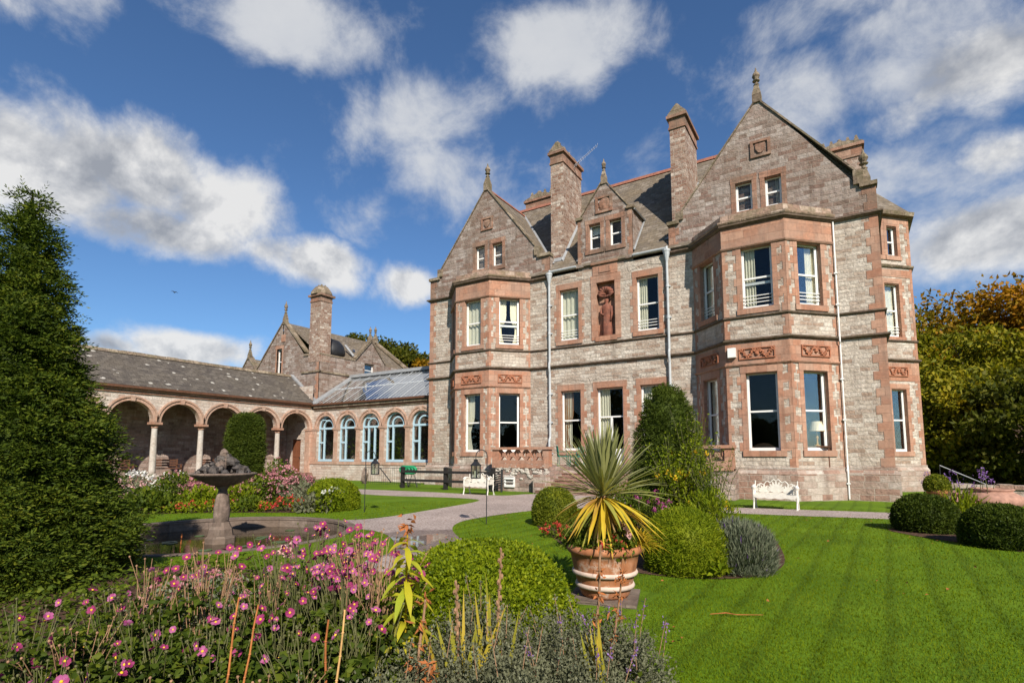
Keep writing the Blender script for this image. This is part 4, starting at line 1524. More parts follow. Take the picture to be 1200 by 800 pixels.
ib.quad((XA + .2, 24, .9), (XA + .2, 27.6, .9), (XA + .2, 27.6, 7.3), (XA + .2, 24.4, 5))
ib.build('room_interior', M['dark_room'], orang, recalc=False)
# indoor plants seen as dim green shapes
Pn = RNG.normal(size=(900, 3)) * np.array([3.2, .35, .55]) + np.array([-26, 25.2, 2.0])
leaves('indoor_plants', M['mid_green_leaf'], Pn, RNG.normal(size=(900, 3)), .35, .09, orang)
# glass roof
GR = (YC - .15, 5.16, 27.35, 7.48)
sl = (GR[3] - GR[1]) / (GR[2] - GR[0])
gb = MB()
xl, xr = XA + .25, X0 - .02
gb.quad((xl, GR[0], GR[1]), (xr, GR[0], GR[1]), (xr, GR[2], GR[3]), (xl, GR[2], GR[3]))
gb.quad((xl, GR[2] + 3.3, GR[1]), (xr, GR[2] + 3.3, GR[1]), (xr, GR[2], GR[3]), (xl, GR[2], GR[3]))
gro = gb.build('glass_roof', M['roof_glass'], orang, recalc=False)
bb = MB()
k = 0
x = xl
while x < xr:
    w = .022 if k % 3 == 0 else .006
    h = .022 if k % 3 == 0 else .012
    bb.hexa([(x - w, GR[0], GR[1] + .005), (x + w, GR[0], GR[1] + .005), (x + w, GR[2], GR[3] + .005), (x - w, GR[2], GR[3] + .005),
             (x - w, GR[0], GR[1] + h), (x + w, GR[0], GR[1] + h), (x + w, GR[2], GR[3] + h), (x - w, GR[2], GR[3] + h)])
    x += .345
    k += 1
y = GR[0] + 1.75
bb.hexa([(xl, y, GR[1] + sl * 1.75 + .006), (xr, y, GR[1] + sl * 1.75 + .006), (xr, y + .05, GR[1] + sl * 1.80 + .006), (xl, y + .05, GR[1] + sl * 1.80 + .006),
         (xl, y, GR[1] + sl * 1.75 + .035), (xr, y, GR[1] + sl * 1.75 + .035), (xr, y + .05, GR[1] + sl * 1.80 + .035), (xl, y + .05, GR[1] + sl * 1.80 + .035)])
bb.build('glazing_bars', M['grey_iron_paint'], gro)
lb = MB()
lb.wbox(xl - .1, xr, GR[2] - .28, GR[2] + .28, GR[3] - .08, GR[3] + .14)
lb.hexa([(xl - .22, GR[0], GR[1] + .0), (xl + .06, GR[0], GR[1] + .0), (xl + .06, GR[2], GR[3]), (xl - .22, GR[2], GR[3]), (xl - .22, GR[0], GR[1] + .12), (xl + .06, GR[0], GR[1] + .12), (xl + .06, GR[2], GR[3] + .12), (xl - .22, GR[2], GR[3] + .12)])
lb.build('lead_ridge', M['lead'], gro)

# ------------------------------------------------------------------ the open arcade
AFR = Fr(XA, 0, 0, 1)
arc = thing('arcade', 'open stone arcade with round arches on pale columns under a lichened slate roof', 'arcade', (XA, 14, 0))
AC = [22.76 - 2.46 * i for i in range(8)]
AR = 1.05
ASP = 3.44
yl = AC[-1] - 1.6
FZ = .45
ab = MB()
# arched face: pieces between springing and eaves
def spandrels(mb, d):
    us = sorted({round(c - AR * cos(pi * i / 18), 5) for c in AC for i in range(19)} | {yl, YC})
    for a, b2 in zip(us, us[1:]):
        m = (a + b2) / 2
        z = [ASP - .04, ASP - .04]
        for c in AC:
            if abs(m - c) < AR:
                z = [ASP + sqrt(max(0, AR ** 2 - (q - c) ** 2)) for q in (a, b2)]
        mb.quad(AFR.p(a, z[0], d), AFR.p(b2, z[1], d), AFR.p(b2, 5.0, d), AFR.p(a, 5.0, d))
spandrels(ab, 0)
spandrels(ab, -.42)
for c in AC:
    for i in range(18):
        a0, a1 = pi * i / 18, pi * (i + 1) / 18
        q = [(c - AR * cos(a), ASP + AR * sin(a)) for a in (a0, a1)]
        ab.quad(AFR.p(*q[0], 0), AFR.p(*q[1], 0), AFR.p(*q[1], -.42), AFR.p(*q[0], -.42))
aw = ab.build('arcade_wall', M['wing_stone'], arc, recalc=False)
am = MB()
for c in AC:
    arch_ring(am, AFR, c, ASP, AR - .012, AR + .15, -.2, .03)
    arch_ring(am, AFR, c, ASP, AR + .15, AR + .24, -.05, .085, key=False)
for i in range(len(AC) - 1):
    m = (AC[i] + AC[i + 1]) / 2
    am.box(AFR, m - .19, m + .19, ASP - .04, ASP + .4, -.43, .025)
am.box(AFR, AC[0] + AR, YC - .01, FZ, ASP - .04, -.42, .04)
am.box(AFR, AC[0] + AR - .05, YC - .01, ASP - .14, ASP - .01, -.44, .09)
am.box(AFR, yl, AC[-1] - AR, FZ, ASP - .04, -.42, .03)
am.build('arch_moulding', M['pale_sandstone'], aw)
for i in range(len(AC) - 1):
    m = (AC[i] + AC[i + 1]) / 2
    cb = MB()
    c0 = AFR.p(m, FZ, -.21)
    cb.lathe(c0, [(.175, .18), (.160, .3), (.160, 1.4), (.140, 2.70), (.140, 2.72)], 20)
    col_ = cb.build('column', M['column_stone'], arc, smooth=True)
    cb = MB()
    cb.lathe(c0, [(.145, 2.62), (.175, 2.66), (.155, 2.70), (.17, 2.76), (.22, 2.82)], 20)
    cb.box(AFR, m - .27, m + .27, FZ + 2.82, FZ + 2.95, -.47, .06)
    cb.build('capital', M['red_sandstone'], col_)
    cb = MB()
    cb.box(AFR, m - .26, m + .26, FZ, FZ + .11, -.46, .05)
    cb.lathe(c0, [(.23, .11), (.23, .16), (.175, .20)], 20)
    cb.build('column_base', M['column_stone'], col_)
ae = MB()
ae.box(AFR, yl, YC + .0, 5.0, 5.10, -.42, .16)
ae.box(AFR, yl, YC - .17, 4.86, 4.93, -.1, .07)
ae.build('eaves_cornice', M['red_sandstone'], aw)
ag = MB()
ag.box(AFR, yl, YC - .27, 5.10, 5.22, -.2, .28)
ag.build('gutter', M['wood_brown'], aw)
AD = 2.72
bk = MB()
bk.quad((XA - AD, yl, 0), (XA - AD, YC + .6, 0), (XA - AD, YC + .6, 6.5), (XA - AD, yl, 6.5))
bk.quad((XA - AD, yl, 0), (XA, yl, 0), (XA, yl, 5), (XA - AD, yl, 6.5))
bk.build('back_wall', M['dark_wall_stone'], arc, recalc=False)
en = MB()
wall(en, Fr(0, YC + .02, 1, 0), 0, prof((XA - AD, 6.5), (XA - .0, 6.5)), [rhole(XA - 2.15, XA - 1.15, FZ, 2.75)], .2)
en.build('end_wall', M['wing_stone'], arc, recalc=False)
dd = MB()
dfr = Fr(0, YC + .12, 1, 0)
dd.box(dfr, XA - 2.16, XA - 1.14, FZ, 2.76, -.05, 0)
for k in range(2):
    for z0, z1 in ((.65, 1.3), (1.5, 2.5)):
        dd.box(dfr, XA - 2.07 + k * .48, XA - 1.71 + k * .48, z0, z1, 0, .02)
door = dd.build('door', M['door_brown'], arc)
dh = MB()
dh.blob((XA - 1.25, YC + .06, 1.45), .04, .05, .04)
dh.build('handle', M['black_iron'], door)
fb = MB()
fb.wbox(XA - AD, XA + .35, yl, YC, -.1, FZ)
for i in range(3):
    fb.wbox(XA + .35 + .32 * i, XA + .67 + .32 * i, 21.8, 23.75, -.1, FZ - .15 * (i + 0) - .12)
fb.build('arcade_floor', M['step_stone'], arc)
ap_ = MB()
slab(ap_, (XA + .26, yl - .2, 5.24), (XA + .26, YC + .45, 5.24), (XA - 2.9, YC + .45, 7.40), (XA - 2.9, yl - .2, 7.40), .1)
slab(ap_, (XA - 2.9 - 3.1, YC + .45, 5.24), (XA - 2.9 - 3.1, yl - .2, 5.24), (XA - 2.9, yl - .2, 7.40), (XA - 2.9, YC + .45, 7.40), .1)
aro = ap_.build('roof', M['old_slate'], arc)
rr = MB()
for i in range(34):
    a = yl - .2 + (YC + .4 - yl) * i / 34
    b2 = a + (YC + .4 - yl) / 34 - .015
    x = XA - 2.9
    h = .03 * random.random()
    rr.hexa([(x - .2, a, 7.32), (x + .2, a, 7.32), (x + .2, b2, 7.32), (x - .2, b2, 7.32), (x - .05, a, 7.50 + h), (x + .05, a, 7.50 + h), (x + .05, b2, 7.50 + h), (x - .05, b2, 7.50 + h)])
rr.build('ridge_tiles', M['mossy_stone'], aro)
vl = MB()
vl.hexa([(XA + .22, YC + .1, 5.26), (XA + .10, YC + .46, 5.26), (XA - 2.9, YC + .46, 7.42), (XA - 2.9, YC + .20, 7.42), (XA + .22, YC + .1, 5.36), (XA + .10, YC + .46, 5.36), (XA - 2.9, YC + .46, 7.56), (XA - 2.9, YC + .2, 7.54)])
vl.build('lead_flashing', M['lead'], aro)

# ------------------------------------------------------------------ older range behind
YR = 24.5
XR = -31.72
rear = thing('old_range', 'older stone building with a steep gable and corner chimney rising behind the arcade', 'building', (-36, YR, 0))
RFR = Fr(0, YR, 1, 0)
rb = MB()
GC = -35.95
gw = 4.25
rtop = prof((GC - gw, 8.0), (GC - gw + .01, 8.0), (GC, 11.75), (-33.35, 9.25), (-33.35, 8.75), (XR, 8.75))
RW = (-37.60 + 1.15, -36.22 + .0, 7.75, 9.72)
RW = (-37.05 + .35, -36.25 + .18, 7.72, 9.70)
rl = MB()
gz = prof((GC - gw, 7.2), (GC - 3.9, 7.6), (GC, 11.75), (-33.30, 9.15), (-33.30, 8.85), (XR, 8.85))
wall(rl, RFR, 4.5, gz, [rhole(*RW)], .2)
rl.build('gable', M['weathered_stone'], rear, recalc=False)
window(RFR, *RW, rear, 'nosur', seed=3, room=.6)
rs = MB()
rs.box(RFR, RW[0] - .14, RW[0], RW[2], RW[3], -.1, .02)
rs.box(RFR, RW[1], RW[1] + .14, RW[2], RW[3], -.1, .02)
rs.box(RFR, RW[0] - .18, RW[1] + .18, RW[3], RW[3] + .25, -.1, .03)
rs.box(RFR, GC - .22, GC + .22, 10.2, 10.75, 0, .05)
rs.build('stone_surround', M['red_sandstone'], rear)
rsd = MB()
SFR = Fr(XR, 0, 0, 1)
DGC, dgw = 29.35, 1.55
stop = prof((YR, 8.85), (DGC - dgw, 8.85), (DGC - dgw, 9.0), (DGC, 10.75), (DGC + dgw, 9.0), (DGC + dgw, 8.85), (33.5, 8.85))
wall(rsd, SFR, 4.5, stop, [rhole(28.75, 29.75, 7.75, 8.80)], .2)
rsd.build('side_wall', M['weathered_stone'], rear, recalc=False)
window(SFR, 28.75, 29.75, 7.75, 8.80, rear, 'nosur', seed=5, room=.6)
rr2 = MB()
slab(rr2, (XR - .05, YR + .3, 8.75), (XR - .05, 33.6, 8.75), (GC, 33.6, 11.72), (GC, YR + .3, 11.72), .08)
slab(rr2, (GC - 4.2, 33.6, 7.2), (GC - 4.2, YR + .3, 7.2), (GC, YR + .3, 11.72), (GC, 33.6, 11.72), .08)
slab(rr2, (XR + .1, DGC - 1.6, 8.95), (XR + .1, DGC, 10.70), (GC + .6, DGC, 10.70), (GC + .6, DGC - 1.6, 8.95), .07)
slab(rr2, (XR + .1, DGC, 10.70), (XR + .1, DGC + 1.6, 8.95), (GC + .6, DGC + 1.6, 8.95), (GC + .6, DGC, 10.70), .07)
rro = rr2.build('roof', M['roof_slate'], rear)
# dark rounded roof vent
vn = MB()
vn.lathe((XR - 1.15, 26.6, 9.0), [(.95, 0), (1.0, .5), (.85, .95), (.5, 1.3), (.08, 1.42)], 18, .8, 1.0)
vn.build('roof_vent', M['black_iron'], rro, smooth=True)
vn = MB()
vn.tube([(XR - .4, 28.0, 9.25), (XR - 1.3, 27.9, 10.2)], .10, 6)
vn.build('lead_valley', M['lead'], rro)
sk = MB()
sk.hexa([(XR - .6, 28.4, 9.42), (XR - .6, 29.0, 9.42), (XR - 1.1, 29.0, 9.86), (XR - 1.1, 28.4, 9.86), (XR - .55, 28.4, 9.50), (XR - .55, 29.0, 9.50), (XR - 1.05, 29.0, 9.94), (XR - 1.05, 28.4, 9.94)])
sk.build('skylight', M['roof_glass'], rro)
rc = MB()
coping_run(rc, RFR, GC - 3.9, 7.6, GC, 11.75, .14, -.3, .08)
coping_run(rc, RFR, GC, 11.75, -33.30, 9.15, .14, -.3, .08)
rc.box(RFR, -33.42, -32.9, 8.83, 9.0, -.3, .08)
coping_run(rc, SFR, DGC - dgw, 9.0, DGC, 10.75, .12, -.25, .08)
coping_run(rc, SFR, DGC, 10.75, DGC + dgw, 9.0, .12, -.25, .08)
rc.box(SFR, YR, DGC - dgw, 8.83, 8.93, -.3, .05)
rc.box(SFR, YR, 33.5, 7.55, 7.68, -.1, .09)
rc.box(RFR, -33.6, XR + .09, 7.55, 7.68, -.1, .09)
fx = Fr(0, 33.5, 1, 0)
coping_run(rc, fx, GC, 11.8, XR, 8.85, .2, -.35, .1)
rc.build('coping', M['mossy_stone'], rear)
finial((GC, YR + .1, 11.8), 1.6, rear, s=.9)
finial((XR - .1, DGC, 10.75), 1.1, rear, s=.8)
finial((GC + .4, 33.4, 11.9), 1.3, rear, s=.9)
quoin(RFR, XR, 4.8, 8.7, -1, rear, w0=.22, w1=.36, seed=0)
b = MB()
b.wbox(-32.85, -31.70, YR - .03, YR + .95, 8.3, 12.75)
ch = b.build('chimney', M['chimney_stone'], rear)
b = MB()
b.wbox(-32.89, -31.66, YR - .07, YR + .99, 12.75, 12.85)
b.wbox(-32.86, -31.69, YR - .04, YR + .96, 12.85, 13.15)
b.wbox(-33.0, -31.55, YR - .17, YR + 1.12, 13.15, 13.30)
b.build('chimney_band', M['weathered_sandstone'], ch)
b = MB()
b.lathe((-32.275, YR + .475, 13.30), [(.80, 0), (.78, .18), (.62, .42), (.46, .62), (.36, .68), (.34, .62)], 8, rot=pi / 8)
for i in range(4):
    b.blob((-32.43 + .3 * (i % 2), YR + .32 + .3 * (i // 2), 13.97), .1, .1, .16, seed=i)
b.build('chimney_cap', M['mossy_stone'], ch)

far = thing('gabled_range', 'small distant stone gable with a finial beyond the arcade ridge', 'building', (-49.6, 30, 0))
b = MB()
ffr = Fr(0, 30, 1, 0)
b.prism(ffr, [(-52.6, 3), (-46.6, 3), (-46.6, 8.0), (-49.45, 11.2), (-52.6, 7.4)], -.5, 0)
b.build('gable', M['weathered_stone'], far)
b = MB()
coping_run(b, ffr, -52.6, 7.4, -49.45, 11.2, .15, -.5, .1)
coping_run(b, ffr, -49.45, 11.2, -46.6, 8.0, .15, -.5, .1)
b.build('coping', M['mossy_stone'], far)
b = MB()
slab(b, (-46.4, 30.4, 7.9), (-46.4, 40, 7.9), (-49.45, 40, 11.1), (-49.45, 30.4, 11.1))
slab(b, (-52.6, 40, 7.4), (-52.6, 30.4, 7.4), (-49.45, 30.4, 11.1), (-49.45, 40, 11.1))
b.build('roof', M['roof_slate'], far)
finial((-49.45, 30.1, 11.25), 1.7, far, s=1.0)

# ------------------------------------------------------------------ terrace, steps, garden wall
YT = 20.5
terr = thing('terrace', 'stone terrace with broad steps and pierced red sandstone balustrades before the house door', 'terrace', (-9, YT, 0))
tb = MB()
TZ = 1.10
tb.wbox(-13.95, -10.95, YT, 22.9, 0, TZ + .02)
tb.wbox(-10.95, -6.3, 21.75, 22.9, 0, TZ)
tb.wbox(-6.3, -3.5, YT, 22.9, 0, TZ + .02)
tw = tb.build('terrace_wall', M['dark_wall_stone'], terr)
ls = MB()
rr_ = random.Random(5)
for i in range(90):
    u = rr_.uniform(-13.8, -11.1)
    z = rr_.gauss(1.0, .17)
    if .55 < z < 1.38:
        s = rr_.uniform(.05, .12)
        ls.blob((u, YT - .02, z), s, .035, s * .6, 6, 4, seed=i, amp=.3)
ls.build('lichen_crust', M['mortar_white'], tw)
bs = MB()
window(Fr(0, YT, 1, 0), -13.30, -12.72, .18, .66, terr, 'nosursingle', seed=2, depth=-.06, room=0)
for i in range(8):
    z = .138 * i
    y = YT - .62 + .34 * i
    k_ = .4 if i == 0 else 0
    bs.wbox(-10.95 - k_, -6.3 + k_, y + .03, 21.76 if i else 21.7, z if i else 0, z + .10)
    bs.wbox(-10.95 - k_, -6.3 + k_, y, 21.77 if i else 21.71, z + .10, z + .138)
bs.build('steps', M['step_stone'], terr)
bs = MB()
bs.wbox(-11.55, -10.96, YT - .45, YT - .005, 0, .78)
bs.build('step_pier', M['plinth_stone'], terr)
bs = MB()
bs.wbox(-6.29, -5.8, YT - .45, YT - .005, 0, .78)
bs.build('step_pier', M['mortar_white' if False else 'plinth_stone'], terr)


def balustrade(x0, x1, parent):
    b = MB()
    fr = Fr(0, YT, 1, 0)
    zb = TZ + .30
    b.box(fr, x0, x1, TZ - .05, zb, -.30, .05)
    b.box(fr, x0 - .06, x1 + .06, 1.86, 1.98, -.34, .09)
    for (a, c) in ((x0, x0 + .36), (x1 - .3, x1)):
        b.box(fr, a, c, zb, 1.86, -.28, .03)
    n = int((x1 - x0 - .66) / .42)
    w = (x1 - x0 - .66) / n
    for i in range(n):
        u = x0 + .36 + w * i
        for s in (1, -1):
            p0, p1 = (u, zb if s > 0 else 1.86), (u + w, 1.86 if s > 0 else zb)
            t = .05
            b.prism(fr, [(p0[0] - t, p0[1]), (p0[0] + t, p0[1]), (p1[0] + t, p1[1]), (p1[0] - t, p1[1])], -.18, -.06 + .002 * s)
        b.box(fr, u - .03, u + .03, zb, 1.86, -.17, -.055)
        b.box(fr, u + w / 2 - .09, u + w / 2 + .09, (zb + 1.86) / 2 - .09, (zb + 1.86) / 2 + .09, -.19, -.04)
    b.build('balustrade', M['red_sandstone'], parent)

balustrade(-13.95, -11.0, terr)
balustrade(-6.25, -3.5, terr)

gw_ = thing('garden_wall', 'low rubble garden wall with stone coping running off past the house corner', 'wall', (8, 23.6, 0))
b = MB()
wf = Fr(2.55, 23.45, 1, 0)
b.box(wf, 0, 14, -.1, .50, -.4, 0)
b.build('wall', M['dark_wall_stone'], gw_)
b = MB()
rr_ = random.Random(3)
u = -.02
while u < 14:
    l = rr_.uniform(.35, .8)
    b.box(wf, u, u + l - .015, .50, .62 + rr_.uniform(0, .05), -.46, .06)
    u += l
b.build('coping', M['plinth_stone'], gw_)
hr = thing('handrail', 'thin grey iron handrail sloping down beside the house corner', 'handrail', (3.0, 24.6, 0))
b = MB()
b.tube([(2.75, 24.5, 1.25), (4.1, 24.7, .55)], .018, 6)
b.build('rail', M['lead'], hr)
b = MB()
b.tube([(2.75, 24.5, 0), (2.75, 24.5, 1.25)], .012, 6)
b.tube([(4.0, 24.7, 0), (4.0, 24.7, .6)], .012, 6)
b.build('post', M['black_iron'], hr)
# ------------------------------------------------------------------ ground, path, beds
from mathutils.geometry import tessellate_polygon


def smooth_poly(pts, it=2):
    for _ in range(it):
        q = []
        for i in range(len(pts)):
            a, b = pts[i], pts[(i + 1) % len(pts)]
            q.append((a[0] * .75 + b[0] * .25, a[1] * .75 + b[1] * .25))
            q.append((a[0] * .25 + b[0] * .75, a[1] * .25 + b[1] * .75))
        pts = q
    return pts


def in_poly(P, poly):
    x, y = P[:, 0], P[:, 1]
    c = np.zeros(len(P), bool)
    n = len(poly)
    for i in range(n):
        x0, y0 = poly[i]
        x1, y1 = poly[(i + 1) % n]
        if y0 == y1:
            continue
        k = ((y0 > y) != (y1 > y)) & (x < (x1 - x0) * (y - y0) / (y1 - y0) + x0)
        c ^= k
    return c


def sheet(name, poly, z, mat):
    vs = [(x, y, z) for x, y in poly]
    tri = tessellate_polygon([[mathutils.Vector(v) for v in vs]])
    b = MB()
    b.add(vs, [tuple(t) for t in tri])
    o = b.build(name, M[mat], None)
    o['kind'] = 'structure'
    for p in o.data.polygons:
        pass
    if o.data.polygons[0].normal.z < 0:
        o.data.flip_normals()
    return o


POOL = (-11.25, 6.35)
PR = 2.62
b = MB()
n = 72
rings = [PR - .02, 4.2, 9, 20, 45, 120, 700]
for r in rings:
    for i in range(n):
        a = 2 * pi * i / n
        b.v.append((POOL[0] + r * cos(a), POOL[1] + r * sin(a), 0))
for k in range(len(rings) - 1):
    for i in range(n):
        j = (i + 1) % n
        b.f.append((k * n + i, (k + 1) * n + i, (k + 1) * n + j, k * n + j))
ground = b.build('lawn', M['lawn'])
ground['kind'] = 'structure'

PATH = [(-45, 16.6), (-30, 16.4), (-24, 16.0), (-20.66, 15.9), (-18.3, 15.75), (-15.42, 15.55), (-13.14, 16.25), (-11.6, 16.15), (-11.1, 15.5), (-10.75, 13.8), (-10.55, 12.15), (-10.3, 10.6), (-10.36, 9.6), (-10.8, 9.1), (-9.9, 8.5), (-9.0, 8.25), (-8.59, 8.26), (-7.79, 7.85), (-6.9, 7.1), (-6.4, 6.4), (-6.3, 5.6), (-5.2, 5.3), (-5.0, 6.2), (-5.3, 7.3), (-5.92, 8.09), (-6.57, 8.45), (-7.6, 9.5), (-8.15, 10.6), (-8.17, 11.9), (-7.9, 14.0), (-6.6, 15.6), (-4.5, 15.85), (-2.42, 16.07), (.93, 16.69), (5, 17.4), (16, 19.2), (16, 21), (5, 19.1), (1.04, 18.59), (-2.82, 17.85), (-5.2, 17.6), (-5.8, 18.4), (-5.85, 19.95), (-11.45, 19.95), (-11.6, 18.0), (-13.5, 18.05), (-15.95, 18.23), (-20.66, 17.8), (-24, 17.9), (-29.5, 21.2), (-30.0, 23.9), (-31.2, 23.9), (-31.2, 19.4), (-45, 18.6)]
PATHS = smooth_poly(PATH, 2)
sheet('path', PATHS, .005, 'gravel')

ISLAND = smooth_poly([(-5.4, 10.0), (-4.6, 8.9), (-3.3, 7.5), (-2.35, 7.15), (-1.35, 7.45), (-.85, 8.4), (-.95, 9.9), (-1.5, 12.5), (-2.5, 14.6), (-4.5, 14.9), (-6.4, 14.0), (-6.7, 12.0), (-6.2, 10.8)])
ARCBED = smooth_poly([(-17.5, 6.2), (-16.2, 7.4), (-15.2, 8.5), (-13.6, 9.4), (-12.5, 10.2), (-12.5, 11.3), (-14.5, 12.8), (-18.0, 14.8), (-21.0, 15.0), (-26.2, 13.0), (-26.2, 5), (-20, 3)])
FGBED = smooth_poly([(-10.2, 1.6), (-8.6, 4.2), (-7.0, 4.6), (-5.6, 4.7), (-3.8, 4.95), (-2.6, 4.75), (-1.75, 4.35), (-1.25, 3.75), (-.9, 3.0), (-1.0, 1.2), (-4, -2), (-10, -1)])
RBED = smooth_poly([(.55, 14.3), (.9, 13.6), (1.5, 13.0), (2.2, 12.2), (3.2, 12.1), (6, 14.0), (9, 18.2), (6.0, 18.6), (3.0, 17.0), (1.1, 15.3)])
for nm, pl_ in (('ground', ISLAND), ('ground', ARCBED), ('ground', FGBED), ('ground', RBED)):
    sheet(nm, pl_, .009, 'soil')

# grass blades on the mown lawns, densest close to the viewer
N = 230000
ang = RNG.uniform(radians(-78), radians(24), N)      # bearing from +Y towards +X
rad = np.exp(RNG.uniform(math.log(3.6), math.log(19), N))
G = np.stack([rad * np.sin(ang), rad * np.cos(ang)], 1)
keep = ~in_poly(G, PATHS)
for pl_ in (ISLAND, ARCBED, FGBED, RBED):
    keep &= ~in_poly(G, pl_)
keep &= np.hypot(G[:, 0] - POOL[0], G[:, 1] - POOL[1]) > PR + .26
keep &= ~((G[:, 1] > 21.3) | ((np.abs(G[:, 0] + 2.42) < .5) & (np.abs(G[:, 1] - 5.83) < .5)))
G = G[keep]
rad = rad[keep]
n = len(G)
hgt = RNG.uniform(.010, .028, n) * (1 + .3 * np.clip(rad / 12, 0, 1))
wid = .0035 + .0008 * rad
th = RNG.uniform(0, 2 * pi, n)
S = np.stack([np.cos(th), np.sin(th), np.zeros(n)], 1)
base = np.concatenate([G, np.zeros((n, 1))], 1)
tip = base + np.stack([RNG.normal(size=n) * .4 * hgt, RNG.normal(size=n) * .4 * hgt, hgt], 1)
V = np.stack([base - S * wid[:, None] * .5, base + S * wid[:, None] * .5, tip], 1).reshape(-1, 3)
F = np.arange(3 * n).reshape(-1, 3)
n = 130
fl_ = RNG.uniform(0, 1, (n * 6, 2)) * np.array([15, 13]) + np.array([-8.5, 4.6])
fl_ = fl_[~in_poly(fl_, ISLAND) & ~in_poly(fl_, FGBED) & ~in_poly(fl_, RBED)][:n]
n = len(fl_)
fo_ = leaves('fallen_leaves', M['rust_leaf'], np.concatenate([fl_, RNG.uniform(.025, .045, (n, 1))], 1), np.concatenate([RNG.normal(size=(n, 2)), RNG.normal(size=(n, 1)) * .15], 1), RNG.uniform(.03, .06, n), RNG.uniform(.02, .04, n), None, .2, up=(0, 0, 1))
fo_['kind'] = 'stuff'
go = raw_mesh('grass', V, F, M['grass_blade'])
go['kind'] = 'stuff'

# ------------------------------------------------------------------ pool and fountain
pool = thing('garden_pool', 'round sunken garden pool with a worn stone kerb and dark still water', 'pool', (POOL[0], POOL[1], 0))
b = MB()
n = 64
pr_ = [(PR + .16, -.1), (PR + .16, .012), (PR + .14, .022), (PR, .022), (PR - .04, .01), (PR - .04, -.04), (PR - .02, -.05), (PR - .02, -.75)]
for r, z in pr_:
    for i in range(n):
        a = 2 * pi * i / n
        b.v.append((POOL[0] + r * cos(a), POOL[1] + r * sin(a), z))
for k in range(len(pr_) - 1):
    for i in range(n):
        j = (i + 1) % n
        b.f.append((k * n + i, k * n + j, (k + 1) * n + j, (k + 1) * n + i))
b.build('kerb', M['pool_stone'], pool, recalc=False)
b = MB()
b.add([(POOL[0] + (PR - .02) * cos(2 * pi * i / n), POOL[1] + (PR - .02) * sin(2 * pi * i / n), -.22) for i in range(n)], [tuple(range(n))])
wo = b.build('water', M['water'], None)
wo['kind'] = 'structure'
rr_ = random.Random(9)
for i in range(16):
    a, d = rr_.uniform(0, 2 * pi), rr_.uniform(.8, 2.3)
    cx_, cy_ = POOL[0] + d * cos(a), POOL[1] + d * sin(a)
    r = rr_.uniform(.09, .18)
    a0 = rr_.uniform(0, 6)
    lp = MB()
    ring = [(cx_ + r * cos(a0 + 5.6 * k / 12), cy_ + r * sin(a0 + 5.6 * k / 12)) for k in range(13)] + [(cx_, cy_)]
    lp.add([(x, y, -.207) for x, y in ring] + [(x, y, -.216) for x, y in ring], [(k, k + 1, 13) for k in range(12)] + [(k + 15, k + 14, 27) for k in range(12)] + [(k, k + 14, k + 15, k + 1) for k in range(13)])
    tag(lp.build('lily_pad', M['lily_pad'], None, org=(cx_, cy_, -.21)), 'dull green water lily pad floating on the dark pool', 'water lily', 'water lily pads on the garden pool')
# reddish iris stems at the far edge of the water
def reed(loc, label, h):
    t = thing('water_plant', label, 'plant', loc, 'waterside plants in the pool')
    n = 9
    P = np.tile(np.array(loc), (n, 1)) + np.concatenate([RNG.normal(size=(n, 2)) * .05, np.zeros((n, 1))], 1)
    V, F = strips(P, np.concatenate([RNG.normal(size=(n, 2)) * .18, np.ones((n, 1))], 1), RNG.uniform(.6, 1, n) * h, .03, .2)
    raw_mesh('leaves', V, F, M['mid_green_leaf'], t)
    b = MB()
    b.tube([loc, (loc[0] + .03, loc[1], loc[2] + h * 1.05)], .012, 5)
    b.blob((loc[0] + .03, loc[1], loc[2] + h * 1.1), .012, .012, .04, seed=1)
    b.build('stem', M['rust_leaf'], t)
reed((-12.45, 5.2, -.22), 'reddish stemmed water plant left of the fountain base', .62)
reed((-10.35, 5.15, -.22), 'short green water plant right of the fountain base near the kerb', .34)

fx, fy = -11.3, 6.42
fo = thing('fountain', 'weathered stone fountain with a shallow bowl heaped with dark rocks on a vase stem', 'fountain', (fx, fy, -.3))
b = MB()
b.lathe((fx, fy, -.45), [(.30, 0), (.30, .34), (.255, .38), (.23, .52), (.19, .58), (.16, .66)], 8, rot=YAW)
b.build('base', M['pool_stone'], fo)
b = MB()
b.lathe((fx, fy, .14), [(.115, .0), (.13, .05), (.14, .08), (.158, .2), (.158, .36), (.128, .56), (.095, .68), (.085, .74), (.105, .78), (.135, .82), (.11, .85), (.17, .90)], 24)
b.build('stem', M['fountain_stone'], fo, smooth=True)
b = MB()
b.lathe((fx, fy, 1.02), [(.09, -.06), (.22, -.05), (.39, .03), (.53, .11), (.62, .165), (.645, .185), (.645, .21), (.61, .215), (.52, .18), (.2, .14)], 40)
b.build('bowl', M['fountain_stone'], fo, smooth=True)
b = MB()
rr_ = random.Random(21)
for i in range(46):
    a, d = rr_.uniform(0, 2 * pi), rr_.uniform(0, .50)
    s = rr_.uniform(.07, .135)
    b.blob((fx + d * cos(a), fy + d * sin(a), 1.20 + max(0, .40 - d * .74) * rr_.uniform(.45, 1.0)), s, s, s * .75, 6, 4, seed=i, amp=.32)
b.build('rock_heap', M['rock'], fo)
b = MB()
b.blob((fx + .06, fy - .06, 1.63), .085, .08, .11, 7, 5, seed=2, amp=.2)
b.blob((fx + .06, fy - .05, 1.50), .11, .11, .13, 7, 5, seed=4, amp=.25)
b.blob((fx + .11, fy - .12, 1.38), .12, .11, .13, 7, 5, seed=8, amp=.25)
b.build('carved_top', M['fountain_stone'], fo)

